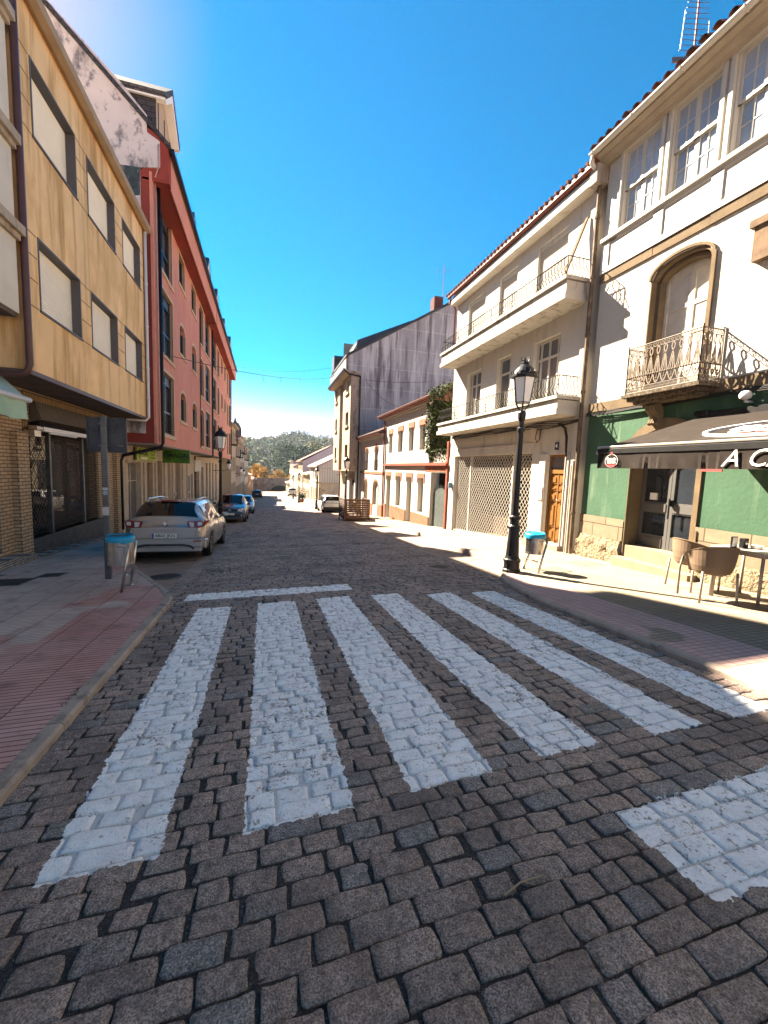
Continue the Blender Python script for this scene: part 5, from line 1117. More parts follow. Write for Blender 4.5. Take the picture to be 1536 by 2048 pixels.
# ---- beyond: shed, further houses on the right
corr = brickmat('corrugated_cladding', (.46,.44,.42), (.44,.42,.40), (.30,.28,.27), .35, 40, .05, 'xz', .5, .6, offset=0, var=.1)
rough = mat('stained_block_wall', (.40,.34,.27), .95, .2, .9, .2, 10, stains=[((.12,.08,.055), .7, .6, .55, .85)])
farw = mat('far_white_wall', (.40,.365,.305), .9, .06, .6, 0); farc = mat('far_cream_wall', (.36,.30,.215), .9, .08, .6, 0); farl = mat('lavender_wall', (.42,.36,.39), .9, .05, .6, 0)
farwin = mat('far_window', (.06,.05,.045), .3, .3); fartile = mat('far_tile', (.17,.085,.07), .9, .3, 2, .1); pinktile = mat('pink_tile', (.30,.21,.17), .9, .2, 2, .1)
def farhouse(name, label, X, out, y0, y1, ztop, wm, rm, nw, storeys=2, depth=9, roofh=1.6, gable=None, balc=False):
    b_ = thing(name, label, 'house', (X-out*3, (y0+y1)/2, pz(7, (y0+y1)/2))); z0 = gz(X, y1)-.5; hs_ = []
    H = (ztop-(z0+.6))/storeys
    for k in range(storeys):
        for i in range(nw):
            yc = y0+(y1-y0)*(i+.5)/nw; wd = min(1.0, (y1-y0)/nw*.45); zb_ = z0+.7+k*H
            hs_.append((yc-wd/2, yc+wd/2, zb_+(.1 if k == 0 else .55*H*.5), zb_+H*.82))
    g = MB(); facade(g, X, out, y0, y1, z0, ztop, hs_, .25); xb = X-out*depth
    for y in (y0, y1):
        if gable and y == y0: continue
        g.quad((X,y,z0),(X,y,ztop),(xb,y,ztop),(xb,y,z0))
    g.build('wall', wm, b_)
    if gable: g = MB(); g.prism([(X,y0,z0),(X,y0,ztop),(X-out*depth/2,y0,ztop+roofh),(xb,y0,ztop),(xb,y0,z0)], (0,.1,0)); g.build('gable', gable, b_)
    for q in hs_:
        s = MB(); fbox(s, X, out, .12, .16, *q); o = s.build('window', farwin, b_)
        s = MB(); surround(s, X, out, *q, .1, -.03, .02); s.build('surround', wm if wm is not farw else farc, o)
        if balc and q[2] > ztop-H*1.3 and int(q[0]) % 2:
            s = MB(); fbox(s, X, out, -.6, 0, q[0]-.3, q[1]+.3, q[2]-.12, q[2]); 
            for i in range(7): y = q[0]-.28+(q[1]-q[0]+.56)*i/6; fbox(s, X, out, -.6, -.57, y-.015, y+.015, q[2], q[2]+.9)
            fbox(s, X, out, -.62, -.56, q[0]-.3, q[1]+.3, q[2]+.88, q[2]+.95); s.build('balcony', iron, b_)
    g = MB(); fbox(g, X, out, -.45, .1, y0-.1, y1+.1, ztop, ztop+.16); g.build('cornice', wm, b_)
    xm = X-out*depth/2; g = MB(); xo = X+out*.5; zt = ztop+.17
    g.quad((xo,y0-.15,zt),(xo,y1+.15,zt),(xm,y1+.15,zt+roofh),(xm,y0-.15,zt+roofh)); g.quad((xb,y0-.15,zt),(xb,y1+.15,zt),(xm,y1+.15,zt+roofh),(xm,y0-.15,zt+roofh)); g.poly([(xo,y1+.1,zt),(xm,y1+.1,zt+roofh),(xb,y1+.1,zt)])
    if not gable: g.poly([(xo,y0-.1,zt),(xm,y0-.1,zt+roofh),(xb,y0-.1,zt)])
    g.build('roof', rm, b_)
    return b_
h = thing('shed', 'corrugated pale shed with stained block wall behind the white car', 'shed', (10, 60, pz(9, 60)))
g = MB(); g.prism([(7.3,58,-2.1),(7.3,58,.15),(17,58,5.0),(17,58,-2.1)], (0,.1,0)); g.build('cladding', corr, h)
g = MB(); g.box(7.3,17,57.96,58.1,-6,-2.1); g.build('block_wall', rough, h); g = MB(); g.box(7.2,17,57.9,58,-2.2,-2.05); g.build('ledge', farc, h)
hs_ = [(59,60,-1.6,-.2),(61.5,62.5,-1.6,-.2),(64,65,-1.6,-.2),(59,60.2,-5.5,-3),(61.5,62.7,-5.5,-3),(64,65.2,-5.5,-3),(66.5,67.7,-5.5,-3)]
g = MB(); facade(g, 7.3, -1, 58.1, 70, -7, .1, hs_, .25); g.build('street_wall', farc, h)
for q in hs_: s = MB(); fbox(s, 7.3, -1, .12, .16, *q); s.build('window', farwin, h)
g = MB(); g.prism([(6.9,57.7,.1),(6.9,57.7,.3),(17,57.7,5.3),(17,57.7,5.1)], (0,12.5,0)); g.build('roof', pinktile, h)
def post(name, label, x, y, ht, r, m=black):
    o = thing(name, label, 'pole', (x, y, gz(x, y))); g = MB(); g.tube([(x,y,gz(x,y)),(x,y,gz(x,y)+ht)], [r, r*.8], 8); g.build('shaft', m, o); g = MB(); g.tube([(x-.5,y,gz(x,y)+ht*.55),(x+.5,y,gz(x,y)+ht*.55)], r*.35, 5); g.lathe([(r*1.5,0),(r*1.5,.25)], (x,y,gz(x,y)), 8); g.build('bracket', m, o)
brownp = mat('brown_pole', (.10,.045,.035), .7, .2)
post('utility_pole', 'taller brown pole before the corrugated shed', 9.55, 54, 7.0, .13, brownp); post('utility_pole', 'shorter brown pole at the left corner of the corrugated shed', 7.0, 57, 5.1, .12, brownp)
farhouse('far_house', 'low cream house beyond the corrugated shed', 7.3, -1, 70.2, 82, -1.3, farc, pinktile, 5, 2, roofh=1.2)
farhouse('far_house', 'house with lavender gable wall beyond the shed', 7.3, -1, 84, 96, 1.2, farc, fartile, 5, 3, 12, 3.4, farl)
farhouse('far_house', 'narrow white house with grey side down the right of the street', 7.3, -1, 97, 112, .4, farw, fartile, 5, 3, 10, 1.2, mat('grey_gable', (.2,.2,.22), .9))
farhouse('far_house', 'last tall white house down the right of the street', 7.3, -1, 112.3, 128, 1.6, farw, fartile, 6, 3, 10, 1.0)
farhouse('far_house', 'low white house at the far right end near the bridge', 7.0, -1, 128.3, 144, -5.2, farw, fartile, 6, 1, 10, 1.4)
# ---- beyond the pink building on the left
farhouse('far_house', 'beige house next to the far end of the pink building', -3.75, 1, 51.0, 58.5, 4.6, farc, fartile, 3, 3, roofh=1.2, balc=True)
farhouse('far_house', 'grey stone house with balconies down the left of the street', -3.75, 1, 58.7, 70, 3.1, mat('grey_stone_wall', (.33,.27,.21), .9, .2, 1, .1), fartile, 4, 3, roofh=1.5, balc=True)
farhouse('far_house', 'white house with a dark roof turret down the left of the street', -3.75, 1, 70.3, 82, 4.4, farw, fartile, 4, 3, roofh=1.2, balc=True)
farhouse('far_house', 'pale house beyond the turret on the left of the street', -3.7, 1, 82.3, 100, 3.4, farw, fartile, 6, 3, roofh=1.5, balc=True)
farhouse('far_house', 'small pinkish house near the left end of the street', -3.6, 1, 100.3, 118, -2.4, mat('pinkish_wall', (.45,.30,.22), .9), fartile, 6, 2, roofh=1.2)
farhouse('far_house', 'lowest house at the left end of the street near the bridge', -3.6, 1, 118.3, 143, -4.0, farc, fartile, 7, 2, roofh=1.2)
o = thing('roof_turret', 'dark slate roof turret above the far left houses', 'turret', (-4.6, 74, 4.5)); g = MB(); g.lathe([(1.0,4.5),(1.0,6.2),(.6,7.0),(.35,7.0),(.05,7.9)], (-4.8,74,0), 8); g.build('turret_roof', mat('turret_slate', (.09,.085,.08), .8), o); g = MB(); g.box(-3.85,-3.78,73.6,74.4,4.8,5.9); g.build('pane', farwin, o)
# ---- bridge with arch at the end of the street
bst = mat('bridge_stone', (.135,.105,.10), .95, .35, 1.2, .4, 6, stains=[((.05,.04,.04), 1, .8, .5, .7), ((.22,.19,.17), 1, 2.5, .6, .6)])
h = thing('stone_bridge', 'grey stone bridge with a low arch closing the street', 'bridge', (4, 152, gz(4, 150)))
g = MB(); zg = gz(4, 150)-.4; zt = zg+4.3; ac, aw, az = 5.2, 3.0, 2.0
def xw(a, b_): g.box(a, b_, 150, 156, zg, zt)
xw(-30, ac-aw); xw(ac+aw, 45); n = 14
for i in range(n):
    t0, t1 = math.pi*(1-i/n), math.pi*(1-(i+1)/n); a = (ac+aw*math.cos(t0), zg+.5+az*math.sin(t0)); b_ = (ac+aw*math.cos(t1), zg+.5+az*math.sin(t1))
    g.add([(a[0],150,a[1]),(b_[0],150,b_[1]),(b_[0],150,zt),(a[0],150,zt),(a[0],156,a[1]),(b_[0],156,b_[1])], [(0,1,2,3),(0,1,5,4)])
g.build('wall', bst, h)
g = MB(); g.box(-30,45,149.85,150.1,zt-.1,zt+.12); g.box(-30,45,149.9,150.2,zt+.12,zt+.75); g.build('parapet', bst, h)
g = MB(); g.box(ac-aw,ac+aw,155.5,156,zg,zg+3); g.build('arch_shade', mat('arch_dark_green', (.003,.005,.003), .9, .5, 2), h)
# ---- trees and wooded hill
treebark = mat('bark', (.09,.065,.045), .9, .3, 4, .3)
def tree(name, label, x, y, zb, ht, rw, m, seed, nl=900, ls=.5, shape=1.0, group=None, cat='tree'):
    r_ = random.Random(seed); o = thing(name, label, cat, (x, y, zb), group=group)
    g = MB(); g.tube([(x,y,zb-1),(x+.1*rw,y,zb+ht*.35),(x,y,zb+ht*.75)], [ht*.035, ht*.022, ht*.006], 7)
    for i in range(5): a = i*1.26+r_.random(); g.tube([(x,y,zb+ht*(.3+.08*i)),(x+rw*.6*math.cos(a),y+rw*.6*math.sin(a),zb+ht*(.5+.08*i))], [ht*.014, ht*.004], 5)
    g.build('trunk', treebark, o)
    cl = [(Vector((x+rw*.75*r_.uniform(-1,1)*(1-.5*k), y+rw*.75*r_.uniform(-1,1)*(1-.5*k), zb+ht*(.38+.55*k))), rw*r_.uniform(.3,.5)) for k in [r_.random()**shape for _ in range(26)]]
    def pt(q):
        c, rr = q.choice(cl); d = Vector((q.gauss(0,1), q.gauss(0,1), q.gauss(0,1))).normalized(); return c+d*rr*(q.random()**.35)
    leaves('crown', m, pt, nl, ls, r_, o, (0,-.2,.5))
dkg = leafmat('dark_green_leaf', (.022,.042,.026), .5); mdg = leafmat('mid_green_leaf', (.05,.075,.03), .5); yel = leafmat('autumn_leaf', (.36,.20,.03), .35); olv = leafmat('olive_leaf', (.11,.115,.035), .4); gry = leafmat('brown_leaf', (.10,.085,.06), .4)
zb = -9.5
tree('leafy_tree', 'large dark green tree left of centre behind the bridge', 16, 205, -11, 20, 9.5, dkg, 1, 2600, 1.1)
tree('leafy_tree', 'large dark green tree right of centre behind the bridge', 33, 205, -11, 19, 7.5, dkg, 2, 2200, 1.1)
tree('leafy_tree', 'olive tree top rising between the two dark trees', 26, 232, -6, 19, 8, olv, 3, 1700, 1.1)
tree('leafy_tree', 'lighter green tree above the left dark tree', 12, 262, -4, 18, 9, mdg, 4, 1700, 1.2)
for i, (x, y, ht, rw) in enumerate(((0,164,8.6,3.6),(5.5,166,7.6,3.6),(-3,172,9.6,3.8),(11,166,7.6,3.6),(15.5,168,7.3,3.4),(20,165,7.0,3.4))):
    tree('autumn_tree', ['tallest yellow tree standing behind the left of the bridge','yellow tree just left above the bridge arch','yellow tree half hidden by the far left houses','yellow tree just right above the bridge arch','rounded yellow tree behind the bridge parapet','yellow tree beside the last white house on the right'][i], x, y, gz(0,150)-.5, ht, rw, yel, 20+i, 1100, .55, group='autumn trees behind the bridge')
hillm = mat('hillside', (.06,.075,.035), .95, .4, .03, 0)
def hz(x, y):
    k = max(0, min(1, (y-230)/270)); k = k*k*(3-2*k); return -10+k*(33+.05*(x-20)+4*math.sin(x*.013+1)+2.2*math.sin(x*.05))
g = MB(); xs = [-500+25*i for i in range(57)]; ys = [195+15*i for i in range(26)]
for y in ys:
    for x in xs: g.v.append((x, y, hz(x, y)-.4))
for j in range(len(ys)-1):
    for i in range(len(xs)-1): k = j*len(xs)+i; g.f.append((k, k+1, k+len(xs)+1, k+len(xs))); g.mi.append(0); g.sm.append(True)
tag(g.build('hill', hillm), kind='structure')
rnd = random.Random(31); g = MB(); wood_m = [leafmat('wood_teal_green', (.025,.055,.032), .5), leafmat('wood_olive', (.055,.075,.022), .4), leafmat('wood_brown', (.085,.065,.032), .35)]
def clump(c, r, n):
    for i in range(n):
        d = Vector((rnd.gauss(0,1), rnd.gauss(0,1), rnd.gauss(0,1)+.25)).normalized(); p = c+d*r*rnd.uniform(.75,1.05); nrm = (d+Vector((rnd.gauss(0,.4), rnd.gauss(0,.4), rnd.gauss(0,.4)))).normalized(); u = nrm.cross(Vector((.3,.2,1))).normalized(); v = nrm.cross(u); s = r*rnd.uniform(.13,.24)
        g.add([tuple(p-u*s), tuple(p-v*s*.8), tuple(p+u*s), tuple(p+v*s*.8)], [(0,1,2,3)])
for i in range(1500):
    y = rnd.uniform(240,505); x = rnd.uniform(-.12*y-20, .42*y+20); r = rnd.uniform(2.4,5.2)*(1 if rnd.random() < .8 else 1.4); g.m = rnd.choice((0,0,0,0,1,1,2)); clump(Vector((x, y, hz(x, y)+r*.6)), r, 100)
for i in range(150):      # ragged pines along the ridge
    x = rnd.uniform(14,260); y = rnd.uniform(490,515); hh = rnd.uniform(4,13); g.m = 0; z = hz(x, y); g.tube([(x,y,z),(x,y,z+hh)], .25, 4)
    for k in range(4): clump(Vector((x+rnd.gauss(0,1.2), y, z+hh*(.6+.13*k))), rnd.uniform(1.2,2.5), 40)
tag(g.build('hillside_wood', wood_m), 'dense mixed wood covering the hill beyond the bridge', 'wood', kind='stuff')
o = thing('radio_mast', 'thin lattice mast on the ridge left of the pines', 'mast', (-1, 505, hz(-1, 505))); g = MB(); z = hz(-1, 505); g.tube([(-1.4,505,z),(-1,505,z+14)], .35, 4); g.tube([(-.6,505,z),(-1,505,z+14)], .35, 4); g.box(-3.5,1.5,504,506,z,z+4); g.build('lattice', galv, o); g = MB(); g.box(-1.6,-.4,504.5,505.5,z+7,z+10); g.build('antenna', galv, o)
# ================================================================== STREET LAMPS
milky = mat('milky_lantern_glass', (.78,.76,.72), .35, .05, 3, 0)
def make_lamp(label):
    t = thing('street_lamp', label, 'street lamp', group='cast iron street lamps')
    g = MB(); n = 16
    g.lathe([(.17,-.05),(.17,.05),(.155,.07),(.15,.19),(.165,.21),(.165,.25),(.14,.27),(.125,.32),(.10,.80),(.095,.82),(.115,.84),(.115,.89),(.085,.92),(.08,1.0),(.105,1.02),(.105,1.07),(.07,1.10),(.062,1.2),(.05,2.55),(.05,2.66),(.075,2.68),(.075,2.73),(.05,2.75),(.048,2.86),(.07,2.92),(.075,3.02),(.055,3.06)], n=n); g.build('post', black, t)
    g = MB()
    for i in range(6):
        a = math.pi/3*i; c, s_ = math.cos(a), math.sin(a)
        g.tube([(.05*c,.05*s_,3.0),(.06*c,.06*s_,3.08),(.115*c,.115*s_,3.15),(.135*c,.135*s_,3.20)], .010, 4); g.tube([(.137*c,.137*s_,3.19),(.203*c,.203*s_,3.65)], .009, 4)
    g.tube([(.137*math.cos(math.pi/3*i),.137*math.sin(math.pi/3*i),3.20) for i in range(6)], .011, 4, True); g.tube([(.205*math.cos(math.pi/3*i),.205*math.sin(math.pi/3*i),3.65) for i in range(6)], .013, 4, True)
    g.tube([(0,0,3.0),(0,0,3.2)], .012, 5); g.build('lantern_frame', black, t)
    g = MB(); g.lathe([(.131,3.2),(.198,3.65)], n=6); g.build('lantern_glass', milky, t)
    g = MB(); g.lathe([(.21,3.65),(.24,3.66),(.24,3.69),(.21,3.71),(.20,3.75),(.15,3.82),(.085,3.88),(.06,3.90)], n=18)
    for i in range(18): a = math.pi/9*i; c, s_ = math.cos(a), math.sin(a); g.prism([(.225*c-.02*s_,.225*s_+.02*c,3.69),(.225*c+.02*s_,.225*s_-.02*c,3.69),(.25*c,.25*s_,3.76)], (-.008*c,-.008*s_,0))
    cp = g.build('lantern_cap', black, t)
    g = MB(); g.lathe([(.055,3.89),(.07,3.91),(.07,3.93),(.06,3.94)], n=12)
    for i in range(8): a = math.pi/4*i; c, s_ = math.cos(a), math.sin(a); g.prism([(.06*c-.018*s_,.06*s_+.018*c,3.93),(.06*c+.018*s_,.06*s_-.018*c,3.93),(.085*c,.085*s_,4.02)], (-.008*c,-.008*s_,0))
    g.build('crown', black, cp)
    return t
lamp0 = make_lamp('black cast iron street lamp at the sunny kerb corner, nearest of all')
put(lamp0, (4.60, 6.78, pz(4.60, 6.78)))
for x, y, lb in ((5.15,26.6,'black street lamp rising behind the slatted wooden planter'), (4.85,40,'black street lamp just left of the white car'), (4.35,55,'black street lamp with a shrub at its foot, left of the brown poles'), (4.6,70,'black street lamp beside the distant white van'),
                 (-1.62,16.9,'black street lamp between the silver car and the blue-reflecting car'), (-1.5,78,'distant black street lamp beside the dark parked car')):
    put(copy_tree(lamp0), (x, y, pz(x, y)), label=lb)
def wall_lamp(y, z, label):
    t = thing('wall_lantern', label, 'wall lantern', (-3.75, y, z)); g = MB(); g.tube([(-4.2,y,z-.55),(-3.2,y,z-.5),(-2.95,y,z-.35)], .025, 5); g.tube([(-3.9+.12*math.cos(a*.7),y,z-.62+.1*math.sin(a*.7)) for a in range(9)], .015, 4); g.build('bracket', black, t)
    g = MB(); g.lathe([(.12,z-.35),(.19,z+.08)], (-2.95,y,0), 6); g.build('lantern_glass', milky, t); g = MB(); g.lathe([(.22,z+.08),(.2,z+.14),(.06,z+.3),(.03,z+.4)], (-2.95,y,0), 10); g.build('lantern_cap', black, t)
wall_lamp(37.5, .0, 'wall lantern on a scrolled bracket below the pink overhang'); wall_lamp(57, -.6, 'wall lantern on the beige house past the pink building'); wall_lamp(64, -1.0, 'wall lantern on the grey stone house with balconies')

# ================================================================== CARS  (local: +Y forward, z up from the road)
silver = mat('silver_car_paint', (.40,.375,.345), .27, .03, 3, 0, metal=.6, coat=.6, obj=True); whitep = mat('white_car_paint', (.58,.56,.53), .25, .03, 3, 0, coat=.5, obj=True); bluep = mat('steel_blue_car_paint', (.12,.135,.15), .22, .04, 3, 0, metal=.5, coat=.7, obj=True); darkp = mat('dark_car_paint', (.03,.032,.038), .25, .1, 3, 0, coat=.6, obj=True)
carglass = glassmat('car_glass', (.006,.008,.010), .04, .35, .2); redl = mat('red_lens', (.22,.012,.012), .15, .3, 20, 0, coat=.5); clearl = mat('clear_lens', (.60,.56,.52), .1, .15, 25, 0, coat=.6); chrome = mat('chrome', (.6,.58,.55), .15, .1, 5, 0, metal=1); alloy = mat('alloy_wheel', (.30,.29,.27), .35, .15, 9, 0, metal=.8); plastic = mat('black_trim', (.022,.02,.02), .6, .2); platem = mat('number_plate_white', (.70,.68,.64), .4, .03); blueband = mat('plate_blue', (.02,.07,.25), .4)
def interp(K, y):
    if y <= K[0][0]: return K[0][1:]
    for a, b in zip(K, K[1:]):
        if y <= b[0]:
            t = (y-a[0])/(b[0]-a[0]); return tuple(p+(q-p)*t for p, q in zip(a[1:], b[1:]))
    return K[-1][1:]
def make_car(name, label, paint, K, W, wheels, wr, win_side, win_rear, win_front, plate=None, text=None, sill=.24, front=False, rails=False, group=None, seg=.045, spare=False):
    """K: (y, top z, belt z, half width of the roof, half width of the body); the nose is at +Y"""
    t = thing(name, label, 'car', group=group); L0, L1 = K[0][0], K[-1][0]; ra = wr+.055
    def low(y):
        z = sill+(.10*max(0, (L0+.5-y)/.5) if y < L0+.5 else 0)
        for wy in wheels:
            if abs(y-wy) < ra: z = max(z, wr+math.sqrt(ra*ra-(y-wy)**2)*.98)
        return z
    def sec(y):
        zt, zb, hw, wb = interp(K, y); zl = low(y); cab = max(0, min(1, (zt-zb)/.3)); sh = zb-.1
        hw = hw*cab+wb*.86*(1-cab); zb2 = min(zb, zt-.03)
        P = [(wb*.93, zl), (wb*.985, max(zl+.01, .40)), (wb, max(zl+.02, .58)), (wb*.995, max(zl+.03, zb2-.16)), (wb*.955, zb2), (wb*.93+(hw-wb*.93)*.45, zb2+(zt-zb2)*.45), (hw+.015, zt-.075*cab-.01), (hw*.92, zt-.018), (hw*.55, zt), (0, zt+.008)]
        return P
    ys = sorted(set([L0, L1]+[L0+i*seg for i in range(int((L1-L0)/seg)+1)]+[wy+ra*math.cos(a*math.pi/12)*s_ for wy in wheels for a in range(7) for s_ in (1,-1)]))
    g = MB(); g.smooth = True; n = 10; base = []
    for y in ys:
        P = sec(y); row = [(-x, y, z) for x, z in P]+[(x, y, z) for x, z in P[-2::-1]]; base.append(len(g.v)); g.v += row
    m = 2*n-1
    for i in range(len(ys)-1):
        for k in range(m-1): g.f.append((base[i]+k, base[i]+k+1, base[i+1]+k+1, base[i+1]+k)); g.mi.append(0); g.sm.append(True)
    g.f.append(tuple(base[0]+k for k in range(m))); g.mi.append(0); g.sm.append(False); g.f.append(tuple(base[-1]+k for k in range(m))); g.mi.append(0); g.sm.append(False)
    g.smooth = False
    g.build('body', paint, t, local=True)
    g = MB(); g.box(-W*.8, W*.8, L0+.12, L1-.15, .2, .62)
    for wy in wheels: g.box(-W*.9, W*.9, wy-ra, wy+ra, .3, wr+ra+.01)
    g.build('underbody', plastic, t, local=True)
    def lerp(a, b, u): return (a[0]+(b[0]-a[0])*u, a[1]+(b[1]-a[1])*u)
    for s_ in (-1, 1):
        for (a, b_) in win_side:
            g = MB(); N = 12; cols_ = []
            for i in range(N+1):
                y = a+(b_-a)*i/N; P = sec(y); q = []
                for (u, v, w_) in ((4,5,.12),(4,5,.6),(5,6,.0),(5,6,.5),(5,6,.88)): x, z = lerp(P[u], P[v], w_); q.append((s_*(x+.006), y, z+.003))
                cols_.append(q)
            for A, B in zip(cols_, cols_[1:]):
                for k in range(4): g.quad(A[k], B[k], B[k+1], A[k+1])
            g.build('side_window', carglass, t, local=True, smooth=True)
    for rng, nm in ((win_rear, 'rear_window'), (win_front, 'windscreen')):
        if not rng: continue
        g = MB(); a, b_ = rng; N = 8; rows = []; s_ = -1 if nm == 'rear_window' else 1
        for i in range(N+1):
            y = a+(b_-a)*i/N; P = sec(y); q = [(P[6][0]*.96, P[6][1]), (P[7][0], P[7][1]), (P[8][0], P[8][1]), (0, P[9][1])]; r = [(-x, y+s_*.006, z+.006) for x, z in q]+[(x, y+s_*.006, z+.006) for x, z in q[-2::-1]]; rows.append(r)
        for A, B in zip(rows, rows[1:]):
            for k in range(6): g.quad(A[k], A[k+1], B[k+1], B[k])
        g.build(nm, carglass, t, local=True, smooth=True)
    for wy in wheels:
        for s_ in (-1, 1):
            xo = s_*(W-.015)
            def X_(d): return xo-s_*d
            g = MB(); g.lathe([(wr*.62,X_(.0)),(wr*.93,X_(.0)),(wr,X_(.03)),(wr,X_(.18)),(wr*.9,X_(.2))], (0,wy,wr), 24, axis='x'); wh = g.build('wheel', rubber, t, local=True, smooth=False)
            g = MB(); g.lathe([(wr*.66,X_(-.002)),(wr*.60,X_(-.004)),(wr*.58,X_(.05))], (0,wy,wr), 24, axis='x', cap=False); g.lathe([(wr*.6,X_(.06)),(wr*.1,X_(.05))], (0,wy,wr), 24, axis='x'); 
            for k in range(7):
                a = 2*math.pi*k/7; c, q = math.cos(a), math.sin(a); g.prism([(X_(.0),wy+wr*.1*c-.018*q,wr+wr*.1*q+.018*c),(X_(.0),wy+wr*.1*c+.018*q,wr+wr*.1*q-.018*c),(X_(.0),wy+wr*.63*c+.03*q,wr+wr*.63*q-.03*c),(X_(.0),wy+wr*.63*c-.03*q,wr+wr*.63*q+.03*c)], (-s_*.04,0,0))
            g.build('rim', alloy, wh, local=True)
    for s_ in (-1, 1):
        my = win_front[0]-.05 if win_front else .9; P = sec(my); g = MB(); x0 = P[4][0]; z0 = P[4][1]+.03
        g.ball((s_*(x0+.12), my, z0+.07), .1, 10, 7, 1.05, .55, .75); g.tube([(s_*(x0-.02),my,z0),(s_*(x0+.1),my,z0+.04)], .025, 5); g.build('mirror', paint, t, local=True, smooth=True)
    if rails:
        for s_ in (-1, 1):
            g = MB(); P = sec(0); hx = P[7][0]-.02; g.tube([(s_*hx*.97,-1.62,sec(-1.62)[7][1]-.01),(s_*hx,-1.45,sec(-1.4)[7][1]+.055),(s_*hx,-.4,sec(-.4)[7][1]+.06),(s_*hx,.25,sec(.25)[7][1]+.05),(s_*hx*.98,.45,sec(.45)[7][1]-.01)], .018, 6); g.build('roof_rail', chrome, t, local=True, smooth=True)
    def plate_at(y, z, s_):
        g = MB(); g.box(-.26, .26, min(y, y+s_*.012), max(y, y+s_*.012), z-.055, z+.055); o = g.build('number_plate', platem, t, local=True)
        g = MB(); g.box(-.258 if s_ < 0 else .215, -.215 if s_ < 0 else .258, min(y+s_*.012, y+s_*.0145), max(y+s_*.012, y+s_*.0145), z-.053, z+.053); g.build('blue_band', blueband, o, local=True)
        g = MB(); 
        if text and s_ < 0: text_on(g, text, .105, (.02, y-.0125, z), (1,0,0), (0,0,1), bold=.0015, ext=.002)
        else: scribble(g, ((-.19 if s_ < 0 else .19), y+s_*.0125, z-.035), (-s_,0,0), .38, .07, 7)
        g.build('lettering', black, o, local=True)
    if plate: plate_at(*plate)
    t['sec'] = 0; del t['sec']
    return t, sec
def extra(t, name, m, fn, smooth=False, par=None):
    g = MB(); fn(g); return g.build(name, m, par or t, local=True, smooth=smooth)
# silver estate seen from behind
KW = [(-2.26,.80,.78,.66,.74),(-2.23,.88,.86,.66,.79),(-2.19,.98,.96,.64,.83),(-2.12,1.06,.97,.61,.855),(-1.95,1.22,.965,.60,.875),(-1.78,1.365,.96,.60,.885),(-1.68,1.405,.95,.605,.89),(-1.3,1.435,.94,.62,.895),(-.5,1.465,.92,.625,.90),(.2,1.455,.90,.62,.90),(.55,1.40,.89,.61,.90),(1.28,1.0,.885,.62,.895),(1.36,.965,.88,.7,.89),(1.9,.85,.80,.72,.87),(2.15,.72,.68,.68,.80),(2.26,.56,.54,.6,.70)]
t, sec = make_car('estate_car', 'silver estate car parked on the left, rear plate 8865 JKN', silver, KW, .895, (-1.36, 1.3), .315, [(-1.72,-1.02),(-.98,-.12),(-.06,.80)], (-2.12,-1.72), (.62,1.24), (-2.312,.615,-1), '8865 JKN', rails=True)
extra(t, 'rear_bumper', silver, lambda g: (g.bev(-.80,.80,-2.30,-2.05,.36,.56,.03), g.bev(-.875,.875,-2.20,-1.85,.34,.54,.03)))
extra(t, 'tailgate', silver, lambda g: (g.prism([(-.40,-2.262,.54),(.40,-2.262,.54),(.34,-2.262,.72),(-.34,-2.262,.72)], (0,-.03,0)), g.box(-.68,.68,-2.29,-2.24,.755,.80)))
extra(t, 'lower_valance', silver, lambda g: (g.bev(-.78,.78,-2.27,-1.9,.25,.37,.03),)); extra(t, 'diffuser', plastic, lambda g: g.tube([(-.62,-2.285,.30),(-.55,-2.305,.37),(-.4,-2.31,.40),(.4,-2.31,.40),(.55,-2.305,.37),(.62,-2.285,.30)], .022, 6))
for s_ in (-1, 1):
    def tl(g, s_=s_):
        g.prism([(s_*.47,-2.245,.90),(s_*.50,-2.245,.80),(s_*.60,-2.25,.785),(s_*.80,-2.22,.81),(s_*.835,-2.17,.93),(s_*.76,-2.20,.965),(s_*.47,-2.225,.95)], (0,-.025,0))
        g.prism([(s_*.80,-2.235,.81),(s_*.905,-1.86,.90),(s_*.905,-1.86,.955),(s_*.84,-2.19,.965)], (s_*.012,-.012,0))
    o = extra(t, 'taillight', redl, tl)
    extra(t, 'lens', clearl, lambda g, s_=s_: (g.prism([(s_*.51,-2.275,.925),(s_*.54,-2.275,.82),(s_*.62,-2.275,.815),(s_*.62,-2.275,.93)], (0,-.006,0)), g.prism([(s_*.70,-2.262,.85),(s_*.79,-2.252,.86),(s_*.79,-2.245,.93),(s_*.70,-2.255,.93)], (0,-.008,0))), par=o)
    extra(t, 'reflector', redl, lambda g, s_=s_: g.prism([(s_*.60,-2.305,.47),(s_*.80,-2.305,.48),(s_*.78,-2.305,.505),(s_*.62,-2.305,.505)], (0,-.012,0)))
    extra(t, 'tow_hook_cap', chrome, lambda g, s_=s_: g.ball((s_*.27,-2.315,.40), .018, 8, 5))
def emblem(g): 
    for (a, b_) in (((0,.10),(.055,0)),((.055,0),(0,-.10)),((0,-.10),(-.055,0)),((-.055,0),(0,.10))): g.tube([(a[0],-2.262-.0,.885+a[1]*.7),(b_[0],-2.262,.885+b_[1]*.7)], .012, 5)
extra(t, 'emblem', chrome, lambda g: (emblem(g), g.box(-.04,.04,-2.262,-2.235,.85,.92)))
extra(t, 'lettering', chrome, lambda g: text_on(g, 'MEGANE', .055, (0,-2.293,.765), (1.5,0,0), (0,0,1), ext=.004))
extra(t, 'brake_light', redl, lambda g: g.bev(-.2,.2,-1.80,-1.66,1.40,1.43,.008))
extra(t, 'aerial', black, lambda g: g.tube([(.05,-1.45,1.43),(.05,-1.6,1.62)], .006, 4))
